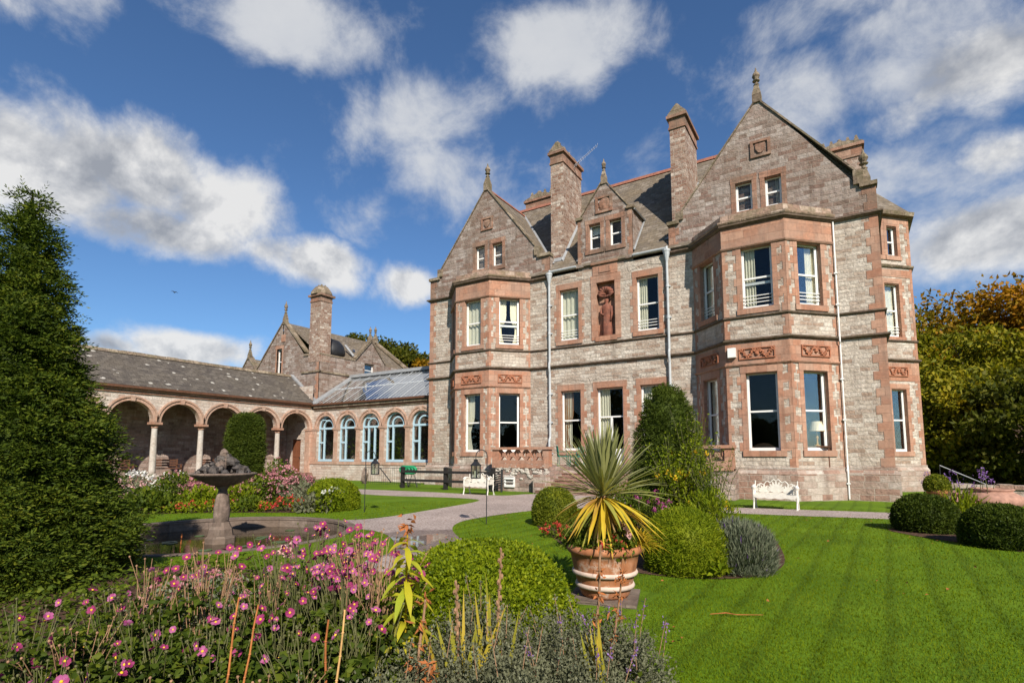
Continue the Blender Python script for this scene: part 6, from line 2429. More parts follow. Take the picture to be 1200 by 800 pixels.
# flower bed along the arcade
ARC = [
    ('hosta', 'broad leaved green plant at the left front of the arcade bed', (-16.9, 7.35), .55, .62, 500, 'mid_green_leaf', .16, .10, None),
    ('hosta', 'bluish green leafy clump beside the first red begonias in the arcade bed', (-16.55, 7.75), .45, .52, 420, 'mid_green_leaf', .15, .09, None),
    ('begonia', 'orange red begonia clump nearest the big yew in the arcade bed', (-16.05, 7.85), .30, .30, 260, 'golden_leaf', .08, .05, ('red_petal', 16, .06)),
    ('begonia', 'orange red begonia clump second from the yew in the arcade bed', (-15.72, 8.08), .28, .30, 240, 'golden_leaf', .08, .05, ('red_petal', 13, .06)),
    ('begonia', 'orange red begonia clump just left of the fountain stem', (-15.45, 8.42), .30, .32, 260, 'golden_leaf', .08, .05, ('red_petal', 16, .06)),
    ('begonia', 'orange red begonia clump seen behind the fountain stem', (-15.05, 8.75), .28, .30, 240, 'golden_leaf', .08, .05, ('red_petal', 12, .06)),
    ('perennial', 'green leafy edging plant right of the fountain stem', (-14.75, 9.15), .40, .42, 420, 'mid_green_leaf', .12, .07, None),
    ('begonia', 'small red begonia clump right of the fountain in the arcade bed', (-14.3, 9.35), .26, .28, 220, 'golden_leaf', .08, .05, ('red_petal', 22, .07)),
    ('begonia', 'brightest scarlet begonia clump in the arcade bed', (-13.85, 9.72), .36, .42, 260, 'mid_green_leaf', .08, .05, ('red_petal', 48, .08)),
    ('begonia', 'orange begonia clump left of the blue green leaves in the arcade bed', (-13.45, 9.95), .32, .38, 240, 'golden_leaf', .08, .05, ('red_petal', 16, .07)),
    ('hosta', 'blue green leafy clump before the rounded box ball', (-13.05, 10.05), .48, .48, 420, 'grey_leaf', .14, .10, None),
    ('perennial', 'white daisy plant leaning on the rounded box ball', (-12.68, 10.25), .42, .78, 700, 'golden_leaf', .10, .06, ('white_petal', 16, .10)),
    ('shrub', 'rounded green bush left of the pink sedum in the arcade bed', (-18.1, 8.75), .72, 1.08, 1800, 'mid_green_leaf', .10, .06, ('sedum_petal', 14, .08)),
    ('sedum', 'large dusty pink sedum mound left of the fountain bowl', (-17.3, 9.5), .85, 1.05, 900, 'mid_green_leaf', .12, .07, ('sedum_petal', 330, .13)),
    ('perennial', 'yellow green plant between sedum and begonias left of the fountain', (-16.5, 8.75), .60, .66, 800, 'golden_leaf', .12, .07, None),
    ('perennial', 'mixed green plant behind the fountain stem', (-15.9, 9.5), .65, .70, 900, 'golden_leaf', .12, .07, ('sedum_petal', 24, .10)),
    ('perennial', 'dark leafy plant right of the fountain bowl', (-16.0, 10.5), .75, .98, 1100, 'mid_green_leaf', .12, .07, ('sedum_petal', 60, .10)),
    ('sedum', 'tall dusty pink flower clump right of the fountain bowl', (-15.6, 10.9), .55, 1.22, 800, 'mid_green_leaf', .11, .06, ('sedum_petal', 130, .11)),
    ('perennial', 'pale mauve flowering plant behind the scarlet begonias', (-15.0, 11.0), .70, .95, 900, 'grey_leaf', .12, .06, ('sedum_petal', 70, .10)),
    ('perennial', 'grey leaved plant left of the rounded box ball', (-13.95, 10.6), .62, .75, 1100, 'grey_leaf', .12, .05, None),
    ('perennial', 'white flowering plant in front of the first arcade column', (-20.6, 8.7), .70, 1.05, 700, 'grey_leaf', .10, .05, ('white_petal', 70, .10)),
    ('perennial', 'pale pink flowering plant beside the big yew in the arcade bed', (-19.0, 7.6), .75, .92, 800, 'grey_leaf', .12, .06, ('pale_pink_petal', 90, .10)),
    ('perennial', 'white and pink flowering plant behind the rounded green bush', (-20.0, 9.6), .60, 1.02, 700, 'grey_leaf', .10, .05, ('white_petal', 40, .09)),
    ('shrub', 'tall thin green bush in front of the arcade steps', (-18.3, 12.5), .55, 1.5, 900, 'mid_green_leaf', .11, .06, ('sedum_petal', 24, .09)),
    ('perennial', 'green plant at the foot of the yew column', (-19.2, 11.5), .80, 1.0, 1000, 'mid_green_leaf', .12, .07, None),
    ('perennial', 'straw coloured plant between the mauve flowers and the path', (-15.0, 11.9), .50, .80, 500, 'golden_leaf', .14, .04, None),
]
for i, (nm, lab, xy, R, H, N, leaf, L, W, fl) in enumerate(ARC):
    leafy(nm, lab, (xy[0], xy[1], 0), R, H, N, leaf, L, W, fl, 40 + i, group='plants in the bed along the arcade', fl_top=.35)

# plants at the house corner
leafy('perennial', 'wispy grass and dried flowers between the two dark box balls', (2.0, 15.3, 0), .50, .75, 900, 'golden_leaf', .22, .02, ('sedum_petal', 10, .10), 80, up_=1.4)
t = thing('verbena', 'tall purple verbena standing above the garden wall', 'plant', (2.55, 19.6, 0))
b = MB()
r = random.Random(4)
tips = []
for i in range(16):
    x, y = 2.55 + r.uniform(-.75, .75), 19.6 + r.uniform(-.4, .4)
    h = r.uniform(.75, 1.15) + (.35 if i == 3 else 0)
    b.tube([(x, y, 0), (x + r.uniform(-.08, .08), y, h * .6), (x + r.uniform(-.15, .15), y, h)], .008, 4)
    tips.append((x + r.uniform(-.1, .1), y, h))
b.build('stems', M['green_stem'], t)
PP = np.repeat(np.array(tips), 16, axis=0) + RNG.normal(size=(16 * 16, 3)) * .045
leaves('blossom', M['violet_petal'], PP, RNG.normal(size=PP.shape), .05, .04, t)

# potted box and big urn
px_, py_ = 2.08, 19.35
t = thing('potted_box', 'small clipped box ball growing in a terracotta pot at the house corner', 'potted plant', (px_, py_, 0))
b = MB()
b.lathe((px_, py_, 0), [(.17, 0), (.23, .53), (.26, .54), (.27, .64), (.24, .65), (.21, .58)], 20)
b.build('pot', M['terracotta'], t, smooth=True)
f = dome(.30, .42)
lumpy((px_, py_, .60), .46, f, 'opaque_core', 'box_leaf', t, .85, 1)
P, n_ = surf_points((px_, py_, .60), .46, f, 3000, 1, .05, 3, .06)
leaves('foliage', M['box_leaf'], P, n_ + RNG.normal(size=P.shape) * .7, .045, .03, t)
ur = thing('terracotta_urn', 'large squat terracotta jar with a broad rim behind the right box ball', 'urn', (3.30, 19.75, 0))
b = MB()
b.lathe((3.30, 19.75, 0), [(.30, 0), (.48, .12), (.66, .28), (.70, .38), (.64, .50), (.50, .58), (.45, .61), (.47, .64), (.50, .67), (.47, .70), (.40, .69), (.38, .5)], 30)
b.build('body', M['dusty_clay'], ur, smooth=True)

# ------------------------------------------------------------------ the big pot and its spiky plant
PX, PY = -2.42, 5.83
sl_ = thing('paving_slab', 'worn square stone slab under the big terracotta pot', 'slab', (PX, PY, 0))
b = MB()
b.hexa([(PX + a * cos(.25) - c * sin(.25), PY + a * sin(.25) + c * cos(.25), z) for z in (-.02, .035) for a, c in ((-.37, -.35), (.38, -.37), (.36, .37), (-.38, .35))])
b.build('slab', M['pool_stone'], sl_)
pot = thing('flower_pot', 'big banded terracotta pot with trailing greenery on the lawn', 'flower pot', (PX, PY, .035))
b = MB()
b.lathe((PX, PY, .036), [(.255, 0), (.275, .03), (.30, .10), (.325, .20), (.35, .30), (.372, .40), (.385, .47), (.41, .48), (.425, .50), (.425, .53), (.41, .555), (.385, .56), (.37, .53), (.35, .45)], 48)
b.build('body', M['terracotta'], pot, smooth=True)
for z, r in ((.125, .312), (.265, .348)):
    b = MB()
    b.lathe((PX, PY, .036 + z), [(r - .01, -.028), (r + .014, -.022), (r + .024, 0), (r + .014, .022), (r - .01, .028)], 48)
    b.build('raised_band', M['limewashed_clay'], pot, smooth=True)
b = MB()
b.add([(PX + .36 * cos(2 * pi * k / 30), PY + .36 * sin(2 * pi * k / 30), .53) for k in range(30)], [tuple(range(30))])
b.build('soil', M['soil'], pot)
cz = 1.14
co = thing('cordyline', 'spiky cordyline with upright green and drooping yellow leaves in the big pot', 'plant', (PX, PY, .53))
b = MB()
b.tube([(PX, PY, .5), (PX + .01, PY, .9), (PX, PY, cz)], [.055, .05, .04], 10)
b.build('trunk', M['dry_stalk'], co)
C0 = np.array([PX, PY, cz])
n = 185
a = RNG.uniform(0, 2 * pi, n)
e = np.where(RNG.uniform(0, 1, n) < .55, RNG.uniform(.95, 1.52, n), RNG.uniform(.04, .95, n))
D = np.stack([np.cos(e) * np.cos(a), np.cos(e) * np.sin(a), np.sin(e)], 1)
V, F = strips(C0 + D * .03 + RNG.normal(size=(n, 3)) * .012, D, RNG.uniform(.64, .88, n), RNG.uniform(.032, .048, n), np.interp(e, [0, .6, 1.5], [.20, .08, .01]), 6, .35)
raw_mesh('upright_leaves', V, F, M['sword_green'], co)
n = 66
a = RNG.uniform(0, 2 * pi, n)
e = RNG.uniform(-.95, .05, n)
D = np.stack([np.cos(e) * np.cos(a), np.cos(e) * np.sin(a), np.sin(e)], 1)
V, F = strips(C0 - np.array([0, 0, .03]) + RNG.normal(size=(n, 3)) * .012, D, RNG.uniform(.52, .78, n), RNG.uniform(.036, .055, n), np.interp(e, [-.95, .05], [.05, .42]) * RNG.uniform(.7, 1.3, n), 6, .3)
raw_mesh('drooping_leaves', V, F, M['sword_yellow'], co)
n = 40
a = RNG.uniform(0, 2 * pi, n)
e = RNG.uniform(-1.35, -.8, n)
D = np.stack([np.cos(e) * np.cos(a), np.cos(e) * np.sin(a), np.sin(e)], 1)
V, F = strips(np.tile(C0 - np.array([0, 0, .06]), (n, 1)), D, RNG.uniform(.45, .75, n), RNG.uniform(.02, .035, n), .15, 6, .3)
raw_mesh('withered_leaves', V, F, M['sword_dead'], co)
leafy('bedding_plant', 'low green trailing foliage filling the big terracotta pot', (PX, PY, .52), .40, .24, 1500, 'mid_green_leaf', .05, .035, None, 90)
leafy('geranium', 'pale pink geranium at the right rim of the big pot', (PX + .27, PY - .10, .55), .13, .30, 150, 'mid_green_leaf', .05, .05, ('pale_pink_petal', 7, .075), 91, fl_top=.3)
leafy('geranium', 'deep pink geranium leaning over the front of the big pot', (PX + .22, PY - .24, .50), .12, .20, 110, 'mid_green_leaf', .05, .05, ('red_petal', 6, .075), 92, fl_top=.3)
sx_, sy_ = PX + .33, PY + .19
t = thing('sedge', 'golden arching sedge tuft at the right side of the big pot', 'grass plant', (sx_, sy_, .5))
n = 260
a = RNG.uniform(0, 2 * pi, n)
e = RNG.uniform(.45, 1.5, n)
D = np.stack([np.cos(e) * np.cos(a), np.cos(e) * np.sin(a), np.sin(e)], 1)
V, F = strips(np.tile(np.array([[sx_, sy_, .55]]), (n, 1)) + RNG.normal(size=(n, 3)) * .015, D, RNG.uniform(.30, .50, n), .009, .55, 6, .1)
raw_mesh('leaves', V, F, M['carex_leaf'], t)
tw = thing('twig', 'fallen dry brown twig lying on the lawn right of the pot', 'twig', (-1.0, 5.85, 0))
b = MB()
b.tube([(-1.25, 5.70, .03), (-1.12, 5.79, .04), (-1.02, 5.80, .035), (-.80, 5.95, .03)], [.004, .006, .005, .003], 5)
b.build('stick', M['rust_leaf'], tw)
# ------------------------------------------------------------------ foreground flower bed
def flower_mesh(pet, seed, r=.027):
    rng = np.random.default_rng(seed)
    V, F, mi = [], [], []
    k = 6 if seed % 2 else 5
    for i in range(k):
        a = 2 * pi * i / k + rng.normal() * .08
        ca, sa = cos(a), sin(a)
        cup = .25 + rng.uniform(-.1, .35)
        w = r * rng.uniform(.40, .50)
        b0 = len(V)
        prof_ = [(.12, .25, 0), (.45, .85, .02), (.78, 1.0, .10), (1.0, .55, .22)]
        for t, wk, up_ in prof_:
            for s in (-1, 0, 1):
                x, y, z = r * t, s * w * wk, r * (up_ * 2 * cup + .12 * abs(s))
                V.append((x * ca - y * sa, x * sa + y * ca, z))
        for j in range(3):
            for s in range(2):
                q = b0 + j * 3 + s
                F.append((q, q + 1, q + 4, q + 3))
                mi.append(0)
    b0 = len(V)
    rc = r * .26
    for j in range(4):
        th = pi / 2 * j / 3
        for i in range(10):
            a = 2 * pi * i / 10
            V.append((rc * cos(th) * cos(a), rc * cos(th) * sin(a), r * .10 + rc * .8 * sin(th)))
    for j in range(3):
        for i in range(10):
            i2 = (i + 1) % 10
            F.append((b0 + j * 10 + i, b0 + j * 10 + i2, b0 + (j + 1) * 10 + i2, b0 + (j + 1) * 10 + i))
            mi.append(1)
    me = bpy.data.meshes.new('flower')
    me.from_pydata([tuple(v) for v in V], [], F)
    me.materials.append(M[pet])
    me.materials.append(M['stamen_yellow'])
    me.polygons.foreach_set('material_index', mi)
    me.polygons.foreach_set('use_smooth', [True] * len(F))
    me.update()
    return me


FLOW = [flower_mesh('pink_petal', 1), flower_mesh('pink_petal', 2, .030), flower_mesh('dark_pink_petal', 3, .027), flower_mesh('pink_petal', 4, .023), flower_mesh('dark_pink_petal', 6, .029), flower_mesh('dark_pink_petal', 8, .022)]


def add_flower(root, pos, d, mesh, rs):
    o = bpy.data.objects.new('flower', mesh)
    COL.objects.link(o)
    o.parent = root
    g = ORG[root.name]
    o.location = (pos[0] - g[0], pos[1] - g[1], pos[2] - g[2])
    q = mathutils.Vector(d).to_track_quat('Z', 'Y')
    o.rotation_mode = 'QUATERNION'
    o.rotation_quaternion = q @ mathutils.Quaternion((0, 0, 1), rs.uniform(0, 6))
    s = rs.uniform(.75, 1.2) * (1.15 if g[1] < 1.6 else 1.0)
    o.scale = (s, s, s)


def anemone(x, y, h, nf, label, seed, dense=1.0, leafh=.62, lmat='anemone_leaf'):
    rs = random.Random(seed)
    t = thing('anemone', label, 'flowering plant', (x, y, 0), 'pink anemones in the front bed')
    b = MB()
    tips = []
    for i in range(int(nf * .6) + (18 if h < .7 else 10)):
        a = rs.uniform(0, 6.28)
        rr = rs.uniform(.03, .34)
        hh = h * rs.uniform(.72, 1.06)
        bx, by = x + rr * .3 * cos(a), y + rr * .3 * sin(a)
        top = (x + rr * cos(a), y + rr * sin(a), hh)
        midp = ((bx + top[0]) / 2 + rs.uniform(-.02, .02), (by + top[1]) / 2, hh * .55)
        b.tube([(bx, by, 0), midp, top], [.0045, .0035, .0022], 4)
        for k in range(rs.randint(0, 3 if h > .7 else 1)):
            e = (top[0] + rs.uniform(-.1, .1), top[1] + rs.uniform(-.1, .1), top[2] + rs.uniform(-.06, .06))
            b.tube([midp, ((midp[0] + e[0]) / 2 + .01, (midp[1] + e[1]) / 2, (midp[2] + e[2]) / 2 + .02), e], [.003, .0025, .002], 4)
            if rs.random() < .55:
                b.blob(e, .0085, .0085, .0085, 6, 4, seed=i)
            else:
                tips.append(e)
        if i < nf * .6:
            tips.append(top)
        else:
            b.blob(top, .009, .009, .009, 6, 4, seed=i)
    b.build('stems', M['dry_stalk' if seed % 3 == 0 else 'green_stem'], t)
    # trifoliate leaves
    n = int(230 * dense)
    rad = .33 * np.sqrt(RNG.uniform(0, 1, n))
    an = RNG.uniform(0, 2 * pi, n)
    zz = h * leafh * RNG.uniform(.05, 1.15, n) ** .85
    C = np.stack([x + rad * np.cos(an), y + rad * np.sin(an), zz], 1)
    out = np.stack([np.cos(an), np.sin(an), RNG.uniform(-.2, .5, n)], 1)
    PP, DD = [], []
    for k in (-.8, 0, .8):
        ca, sa = np.cos(k), np.sin(k)
        DD.append(np.stack([out[:, 0] * ca - out[:, 1] * sa, out[:, 0] * sa + out[:, 1] * ca, out[:, 2]], 1) + RNG.normal(size=(n, 3)) * .38)
        PP.append(C)
    PP, DD = np.concatenate(PP), np.concatenate(DD)
    s = np.tile(RNG.uniform(.028, .072, n), 3)
    leaves('foliage', M[lmat], PP, DD, s, s * .72, t, .22, up=(.25, -.25, .55))
    for p in tips[:min(nf + 3, 95)]:
        d = (rs.uniform(-.5, .9), rs.uniform(-1.0, .3), rs.uniform(-.1, .9))
        add_flower(t, p, d, FLOW[rs.randrange(len(FLOW))], rs)
    return t


AN = [
    (-3.36, 3.06, .98, 42, 'tall anemone clump with many open flowers just left of the yellow lily'),
    (-3.83, 3.12, .98, 32, 'tall anemone clump with pink flowers against the pool edge lawn'),
    (-3.90, 2.84, .88, 38, 'anemone clump with dense pink blooms in the middle of the front bed'),
    (-2.96, 2.85, .92, 34, 'anemone clump whose flowers crowd against the left side of the lily stem'),
    (-3.15, 2.70, .86, 36, 'anemone clump in the thick of the pink drift before the gravel fork'),
    (-3.48, 2.62, .82, 30, 'anemone clump at the centre of the pink drift above the orange canes'),
    (-3.72, 2.47, .70, 7, 'anemone clump with few flowers and broad green leaves behind the canes'),
    (-3.17, 2.23, .58, 5, 'leafy anemone clump between the orange canes and the pale cane'),
    (-3.64, 2.16, .62, 5, 'leafy anemone clump left of the orange canes'),
    (-4.15, 2.24, .92, 14, 'tall anemone clump with dark pink flowers right of the big yew'),
    (-3.34, 1.90, .50, 4, 'low anemone clump with few flowers at the bottom of the bed left of the canes'),
    (-3.68, 1.78, .58, 5, 'anemone clump with thin seed stems below the dark pink flowers'),
    (-4.45, 2.02, .78, 5, 'anemone clump with seed heads standing against the yew foliage'),
    (-4.38, 1.84, .64, 3, 'anemone clump of mostly bare seed stems before the yew'),
    (-3.74, 1.50, .44, 6, 'low anemone clump with large magenta flowers at the bottom of the bed'),
    (-4.13, 1.48, .50, 4, 'anemone clump with nodding buds in front of the yew skirt'),
    (-3.78, 1.22, .44, 5, 'anemone clump with the largest magenta flower in the lower left corner'),
    (-4.31, 1.25, .66, 6, 'anemone clump with pale pink flowers at the far left edge'),
    (-2.74, 1.78, .40, 4, 'low anemone clump with a magenta flower below the orange canes'),
    (-2.71, 2.14, .58, 4, 'anemone clump with scattered flowers beside the pale canes'),
    (-2.63, 2.46, .66, 4, 'anemone clump with small purple pink flowers left of the grey catmint'),
    (-3.06, 1.42, .36, 3, 'low leafy anemone clump at the lower edge under the canes'),
]
for i, (x, y, h, nf, lab) in enumerate(AN):
    anemone(x, y, h, nf, lab, 300 + i, 1.0 if h < .7 else .9, .66 if h < .7 else .60)

# faded grey-pink plant beside the yew, a single pale rose
leafy('faded_perennial', 'faded greyish mauve plant at the foot of the yew beside the lawn', (-5.15, 2.75, 0), .50, .50, 1600, 'lavender_leaf', .05, .02, ('sedum_petal', 60, .05), 120)
t = thing('rose', 'single pale pink rose on a thin stem above the pink anemones', 'flower', (-4.26, 2.97, 0))
b = MB()
b.tube([(-4.26, 2.97, 0), (-4.24, 2.95, .5), (-4.20, 2.98, .74)], .005, 5)
b.build('stem', M['green_stem'], t)
PP = np.array([[-4.20, 2.98, .76]]) + RNG.normal(size=(40, 3)) * .022
leaves('petals', M['pale_pink_petal'], PP, RNG.normal(size=PP.shape) + np.array([0, 0, .5]), .06, .05, t, .3)
# low green cover under the taller flowers
n = 11000
gx = RNG.uniform(-7.6, -1.1, n)
gy = RNG.uniform(.4, 4.6, n)
G = np.stack([gx, gy], 1)
G = G[in_poly(G, FGBED)]
G = G[(np.hypot(G[:, 0] + 9.22, G[:, 1] - 2.40) > 1.1)]
n = len(G)
P = np.concatenate([G, RNG.uniform(.02, .26, (n, 1))], 1)
gc = leaves('ground_cover', M['mid_green_leaf'], P, RNG.normal(size=(n, 3)) * np.array([1, 1, .5]), RNG.uniform(.035, .09, n), RNG.uniform(.02, .05, n), None, .2)
gc['kind'] = 'stuff'

# catmint
CM = [
    (-2.03, 2.83, .36, .52, 'grey green catmint mound in front of the sunlit box mound'),
    (-1.81, 3.22, .38, .55, 'grey green catmint mound between the box mound and the tall dead stems'),
    (-1.57, 3.50, .36, .50, 'grey catmint mound at the foot of the tall brown stems'),
    (-2.18, 2.50, .34, .46, 'grey green catmint mound at the foot of the yellow lily'),
    (-1.64, 2.62, .36, .46, 'grey green catmint mound at the bottom centre of the bed'),
    (-1.33, 3.58, .26, .42, 'catmint mound with violet flower spikes at the lawn edge'),
    (-2.24, 2.12, .34, .38, 'low catmint mound at the bottom of the bed below the pale canes'),
    (-1.42, 2.95, .32, .42, 'catmint mound at the bottom right with thin violet spikes'),
    (-2.42, 3.35, .34, .50, 'catmint mound filling between the lily and the box mound'),
]
for i, (x, y, R, H, lab) in enumerate(CM):
    t = thing('catmint', lab, 'plant', (x, y, 0), 'grey catmint mounds in the front bed')
    f = dome(R, H, 2.0)
    ns = 330
    P0, n0 = surf_points((x, y, 0), H, f, ns, 500 + i, .12, 5, .05)
    # leafy shoots rising to the surface of the mound
    PP, DD, LL = [], [], []
    for k in range(22):
        q = RNG.uniform(.35, 1.12, ns)
        base_ = np.array([x, y, 0.0])
        c = base_ + (P0 - base_) * q[:, None] + RNG.normal(size=(ns, 3)) * .022
        PP.append(c)
        DD.append(n0 * .5 + RNG.normal(size=(ns, 3)) * .7 + np.array([0, 0, .45]))
        LL.append(.030 * (1.25 - .45 * q))
    PP, DD, LL = np.concatenate(PP), np.concatenate(DD), np.concatenate(LL)
    leaves('foliage', M['grey_leaf'], PP, DD, LL, LL * .55, t, .2)
    nsp = 12 if 'violet' in lab else 7
    P1, n1 = surf_points((x, y, .02), H, f, nsp, 700 + i, .12, 5, .0)
    SP = []
    sb_ = MB()
    for p, nn in zip(P1, n1):
        d = unit(nn * .45 + np.array([0, 0, 1.0]) + RNG.normal(size=3) * .15)
        l = RNG.uniform(.14, .26)
        sb_.tube([p - d * .05, p + d * l], [.003, .002], 4)
        for k in range(14):
            SP.append(p + d * l * RNG.uniform(.35, 1.0) + RNG.normal(size=3) * .008)
    sb_.build('stems', M['dry_stalk'], t)
    SP = np.array(SP)
    leaves('blossom', M['violet_petal' if 'violet' in lab else 'lavender_leaf'], SP, RNG.normal(size=SP.shape) + np.array([0, 0, .6]), .018, .012, t)

# yellow lily
lx, ly = -2.64, 2.80
t = thing('lily', 'tall yellowing lily stem with a rusty head before the box mound', 'plant', (lx, ly, 0))
top = (lx + .05, ly - .03, 1.06)
b = MB()
b.tube([(lx, ly, 0), (lx + .03, ly - .01, .5), top], [.010, .008, .006], 6)
b.build('stem', M['carex_leaf'], t)
n = 44
u = np.linspace(.30, 1.04, n)
az_ = np.arange(n) * 2.4 + RNG.normal(size=n) * .2
P = np.stack([lx + .06 * u, ly - .04 * u, u], 1)
D = np.stack([np.cos(az_), np.sin(az_), RNG.uniform(-.3, .45, n)], 1)
V, F = strips(P, D, np.interp(u, [.28, .8, 1.05], [.23, .21, .12]) * RNG.uniform(.8, 1.15, n), np.interp(u, [.28, .98], [.062, .048]), .55, 6, .25)
raw_mesh('leaves', V, F, M['yellow_lily_leaf'], t)
P = np.array([top] * 26) + RNG.normal(size=(26, 3)) * np.array([.02, .02, .05]) + np.array([0, 0, .04])
leaves('withered_head', M['rust_leaf'], P, RNG.normal(size=(26, 3)) + np.array([0, 0, -.3]), .055, .03, t)


def gladiolus(x, y, h, n, label, seed, stalk=None):
    t = thing('gladiolus', label, 'plant', (x, y, 0), 'sword leaved gladiolus in the front bed')
    P = np.tile(np.array([[x, y, 0.0]]), (n, 1)) + RNG.normal(size=(n, 3)) * np.array([.035, .035, 0])
    D = np.concatenate([RNG.normal(size=(n, 2)) * .13, np.ones((n, 1))], 1)
    V, F = strips(P, D, RNG.uniform(.7, 1.05, n) * h, RNG.uniform(.022, .034, n), .05, 6, .12, up=(.7, -.7, .1))
    raw_mesh('leaves', V, F, M['gladiolus_leaf'], t)
    if stalk:
        b = MB()
        tp = (x + stalk[0], y, stalk[1])
        b.tube([(x, y, 0), (x + stalk[0] * .4, y, stalk[1] * .5), tp], [.009, .007, .005], 5)
        for k in range(14):
            q = .55 + .45 * k / 13
            b.blob((x + stalk[0] * q + .008 * (-1) ** k, y + .006 * (-1) ** (k // 2), stalk[1] * q), .011, .011, .018, 6, 4, seed=k, amp=.3)
        b.build('seed_stalk', M['dry_stalk'], t)
    return t


gladiolus(-2.10, 2.74, .76, 9, 'pale green gladiolus blades with a brown stalk before the box mound', 1, (-.04, .80))
gladiolus(-2.02, 3.00, .84, 7, 'gladiolus blades with the tallest brown seed stalk in front of the box mound', 2, (.05, .98))
gladiolus(-1.40, 3.30, .62, 9, 'fresh green gladiolus blades at the foot of the tall dead stems', 3)
gladiolus(-2.52, 2.70, .60, 5, 'short gladiolus blades under the yellow lily leaves', 4)
gladiolus(-2.45, 2.33, .42, 5, 'low gladiolus blades at the bottom of the bed', 5)

# dead stalks and canes
def cane(label, base, tip, r, mat, seed, leaves_=False, grp='dry canes in the front bed'):
    t = thing('dry_cane' if not leaves_ else 'dead_stem', label, 'plant stem', (base[0], base[1], 0), grp)
    rs = random.Random(seed)
    b = MB()
    pts = []
    for k in range(7):
        q = k / 6
        pts.append(tuple(base[j] + (tip[j] - base[j]) * q + (rs.uniform(-.008, .008) if 0 < k < 6 else 0) for j in range(3)))
    b.tube(pts, [r * (1.05 - .35 * k / 6) for k in range(7)], 7)
    for k in range(1, 6):
        b.blob(pts[k], r * 1.25, r * 1.25, r * .6, 7, 4, seed=k)
    b.build('stalk', M[mat], t)
    if leaves_:
        P = np.array([pts[rs.randint(2, 6)] for _ in range(70)]) + RNG.normal(size=(70, 3)) * .018
        leaves('withered_leaves', M['rust_leaf' if seed % 2 else 'dry_stalk'], P, RNG.normal(size=P.shape) + np.array([0, 0, -.5]), RNG.uniform(.03, .07, 70), .016, t)


cane('bright orange cane leaning in the leaves left of the front bed', (-3.00, 1.74, 0), (-2.90, 1.77, .82), .0065, 'orange_cane', 1)
cane('bright orange cane standing just right of its twin', (-2.92, 1.78, 0), (-2.81, 1.83, .78), .0062, 'orange_cane', 2)
cane('pale straw cane rising beside the catmint', (-2.47, 2.06, 0), (-2.41, 2.09, .75), .007, 'tan_cane', 3)
cane('pinkish brown cane left of the straw cane', (-2.55, 2.07, 0), (-2.53, 2.08, .68), .0075, 'rust_leaf', 4)
cane('tall dark brown dead stem in front of the terracotta pot', (-1.53, 3.48, 0), (-1.45, 3.43, 1.0), .011, 'dry_stalk', 5, True)
cane('second brown dead stem in front of the pot leaning right', (-1.44, 3.50, 0), (-1.33, 3.50, .80), .009, 'dry_stalk', 7, True)
cane('brown dead stem with dry leaves left of the gladiolus blades', (-2.25, 2.46, 0), (-2.20, 2.52, .74), .010, 'dry_stalk', 9, True)
cane('short rusty dead stem at the bottom of the bed', (-2.05, 2.30, 0), (-2.0, 2.34, .46), .009, 'dry_stalk', 11, True)

# ------------------------------------------------------------------ trees beyond
def tree(label, loc, H, R, zc, leaf, N, size, seed, name='tree', group=None, clumps=90, flat=.85, trunk_r=.35):
    t = thing(name, label, 'tree', loc, group)
    rs = np.random.default_rng(seed)
    # clump centres through the crown, biased to the outside
    d = unit(rs.normal(size=(clumps, 3)))
    rad = rs.uniform(.25, 1.0, clumps) ** .5
    C = d * rad[:, None] * np.array([R, R, (H - zc) * flat])
    lowz = C[:, 2] < 0
    C[lowz, 2] *= zc / ((H - zc) * flat) * .92
    C += np.array([loc[0], loc[1], zc])
    cr = rs.uniform(.16, .30, clumps) * R
    k = rs.integers(0, clumps, N)
    q = unit(rs.normal(size=(N, 3))) * (rs.uniform(0, 1, N) ** .4)[:, None]
    P = C[k] + q * cr[k][:, None] * np.array([1.15, 1.15, .75])
    D = unit(q + rs.normal(size=(N, 3)) * .8 + np.array([0, 0, -.1]))
    leaves('crown', M[leaf], P, D, rs.uniform(.7, 1.25, N) * size, rs.uniform(.7, 1.2, N) * size * .62, t, .15)
    b = MB()
    x, y = loc[0], loc[1]
    b.tube([(x, y, loc[2] - .2), (x + .1, y, zc * .5), (x, y + .1, zc), (x, y, H * .8)], [trunk_r * 1.3, trunk_r, trunk_r * .7, .06], 9)
    for i in range(min(26, clumps)):
        c = C[i]
        z0 = min(zc * .45 + .45 * zc * rs.uniform(0, 1), c[2])
        m = (np.array([x, y, z0]) + c) / 2 + np.array([0, 0, .35])
        b.tube([(x, y, z0), tuple(m), tuple(c)], [trunk_r * .35, trunk_r * .22, .03], 5)
    b.build('trunk', M['bark'], t)
    return t


g = 'autumn trees beyond the garden wall'
tree('tall golden brown beech with the highest crown right of the house', (8.6, 49, -1), 14.7, 6.0, 7.4, 'autumn_leaf', 30000, .36, 1, group=g, clumps=150)
tree('dark green tree half hidden by the right house corner', (4.6, 47, -1), 12.4, 4.8, 6.0, 'beech_leaf', 20000, .34, 2, group=g, clumps=110)
tree('yellowing tree at the right edge of the wood', (14.0, 50, -1), 13.8, 6.0, 6.8, 'autumn_leaf', 26000, .36, 3, group=g, clumps=140)
tree('lower green tree in front of the golden beech', (7.0, 40.5, -1), 9.2, 4.0, 4.6, 'beech_leaf', 18000, .30, 4, group=g, clumps=110)
tree('lower dark tree at the right edge below the yellowing crown', (11.0, 40.0, -1), 9.4, 4.4, 4.8, 'beech_leaf', 18000, .30, 5, group=g, clumps=110)
tree('bushy green tree behind the garden wall next to the house', (4.3, 37.5, -1), 6.8, 3.0, 3.0, 'beech_leaf', 12000, .28, 6, group=g, clumps=80, trunk_r=.22)
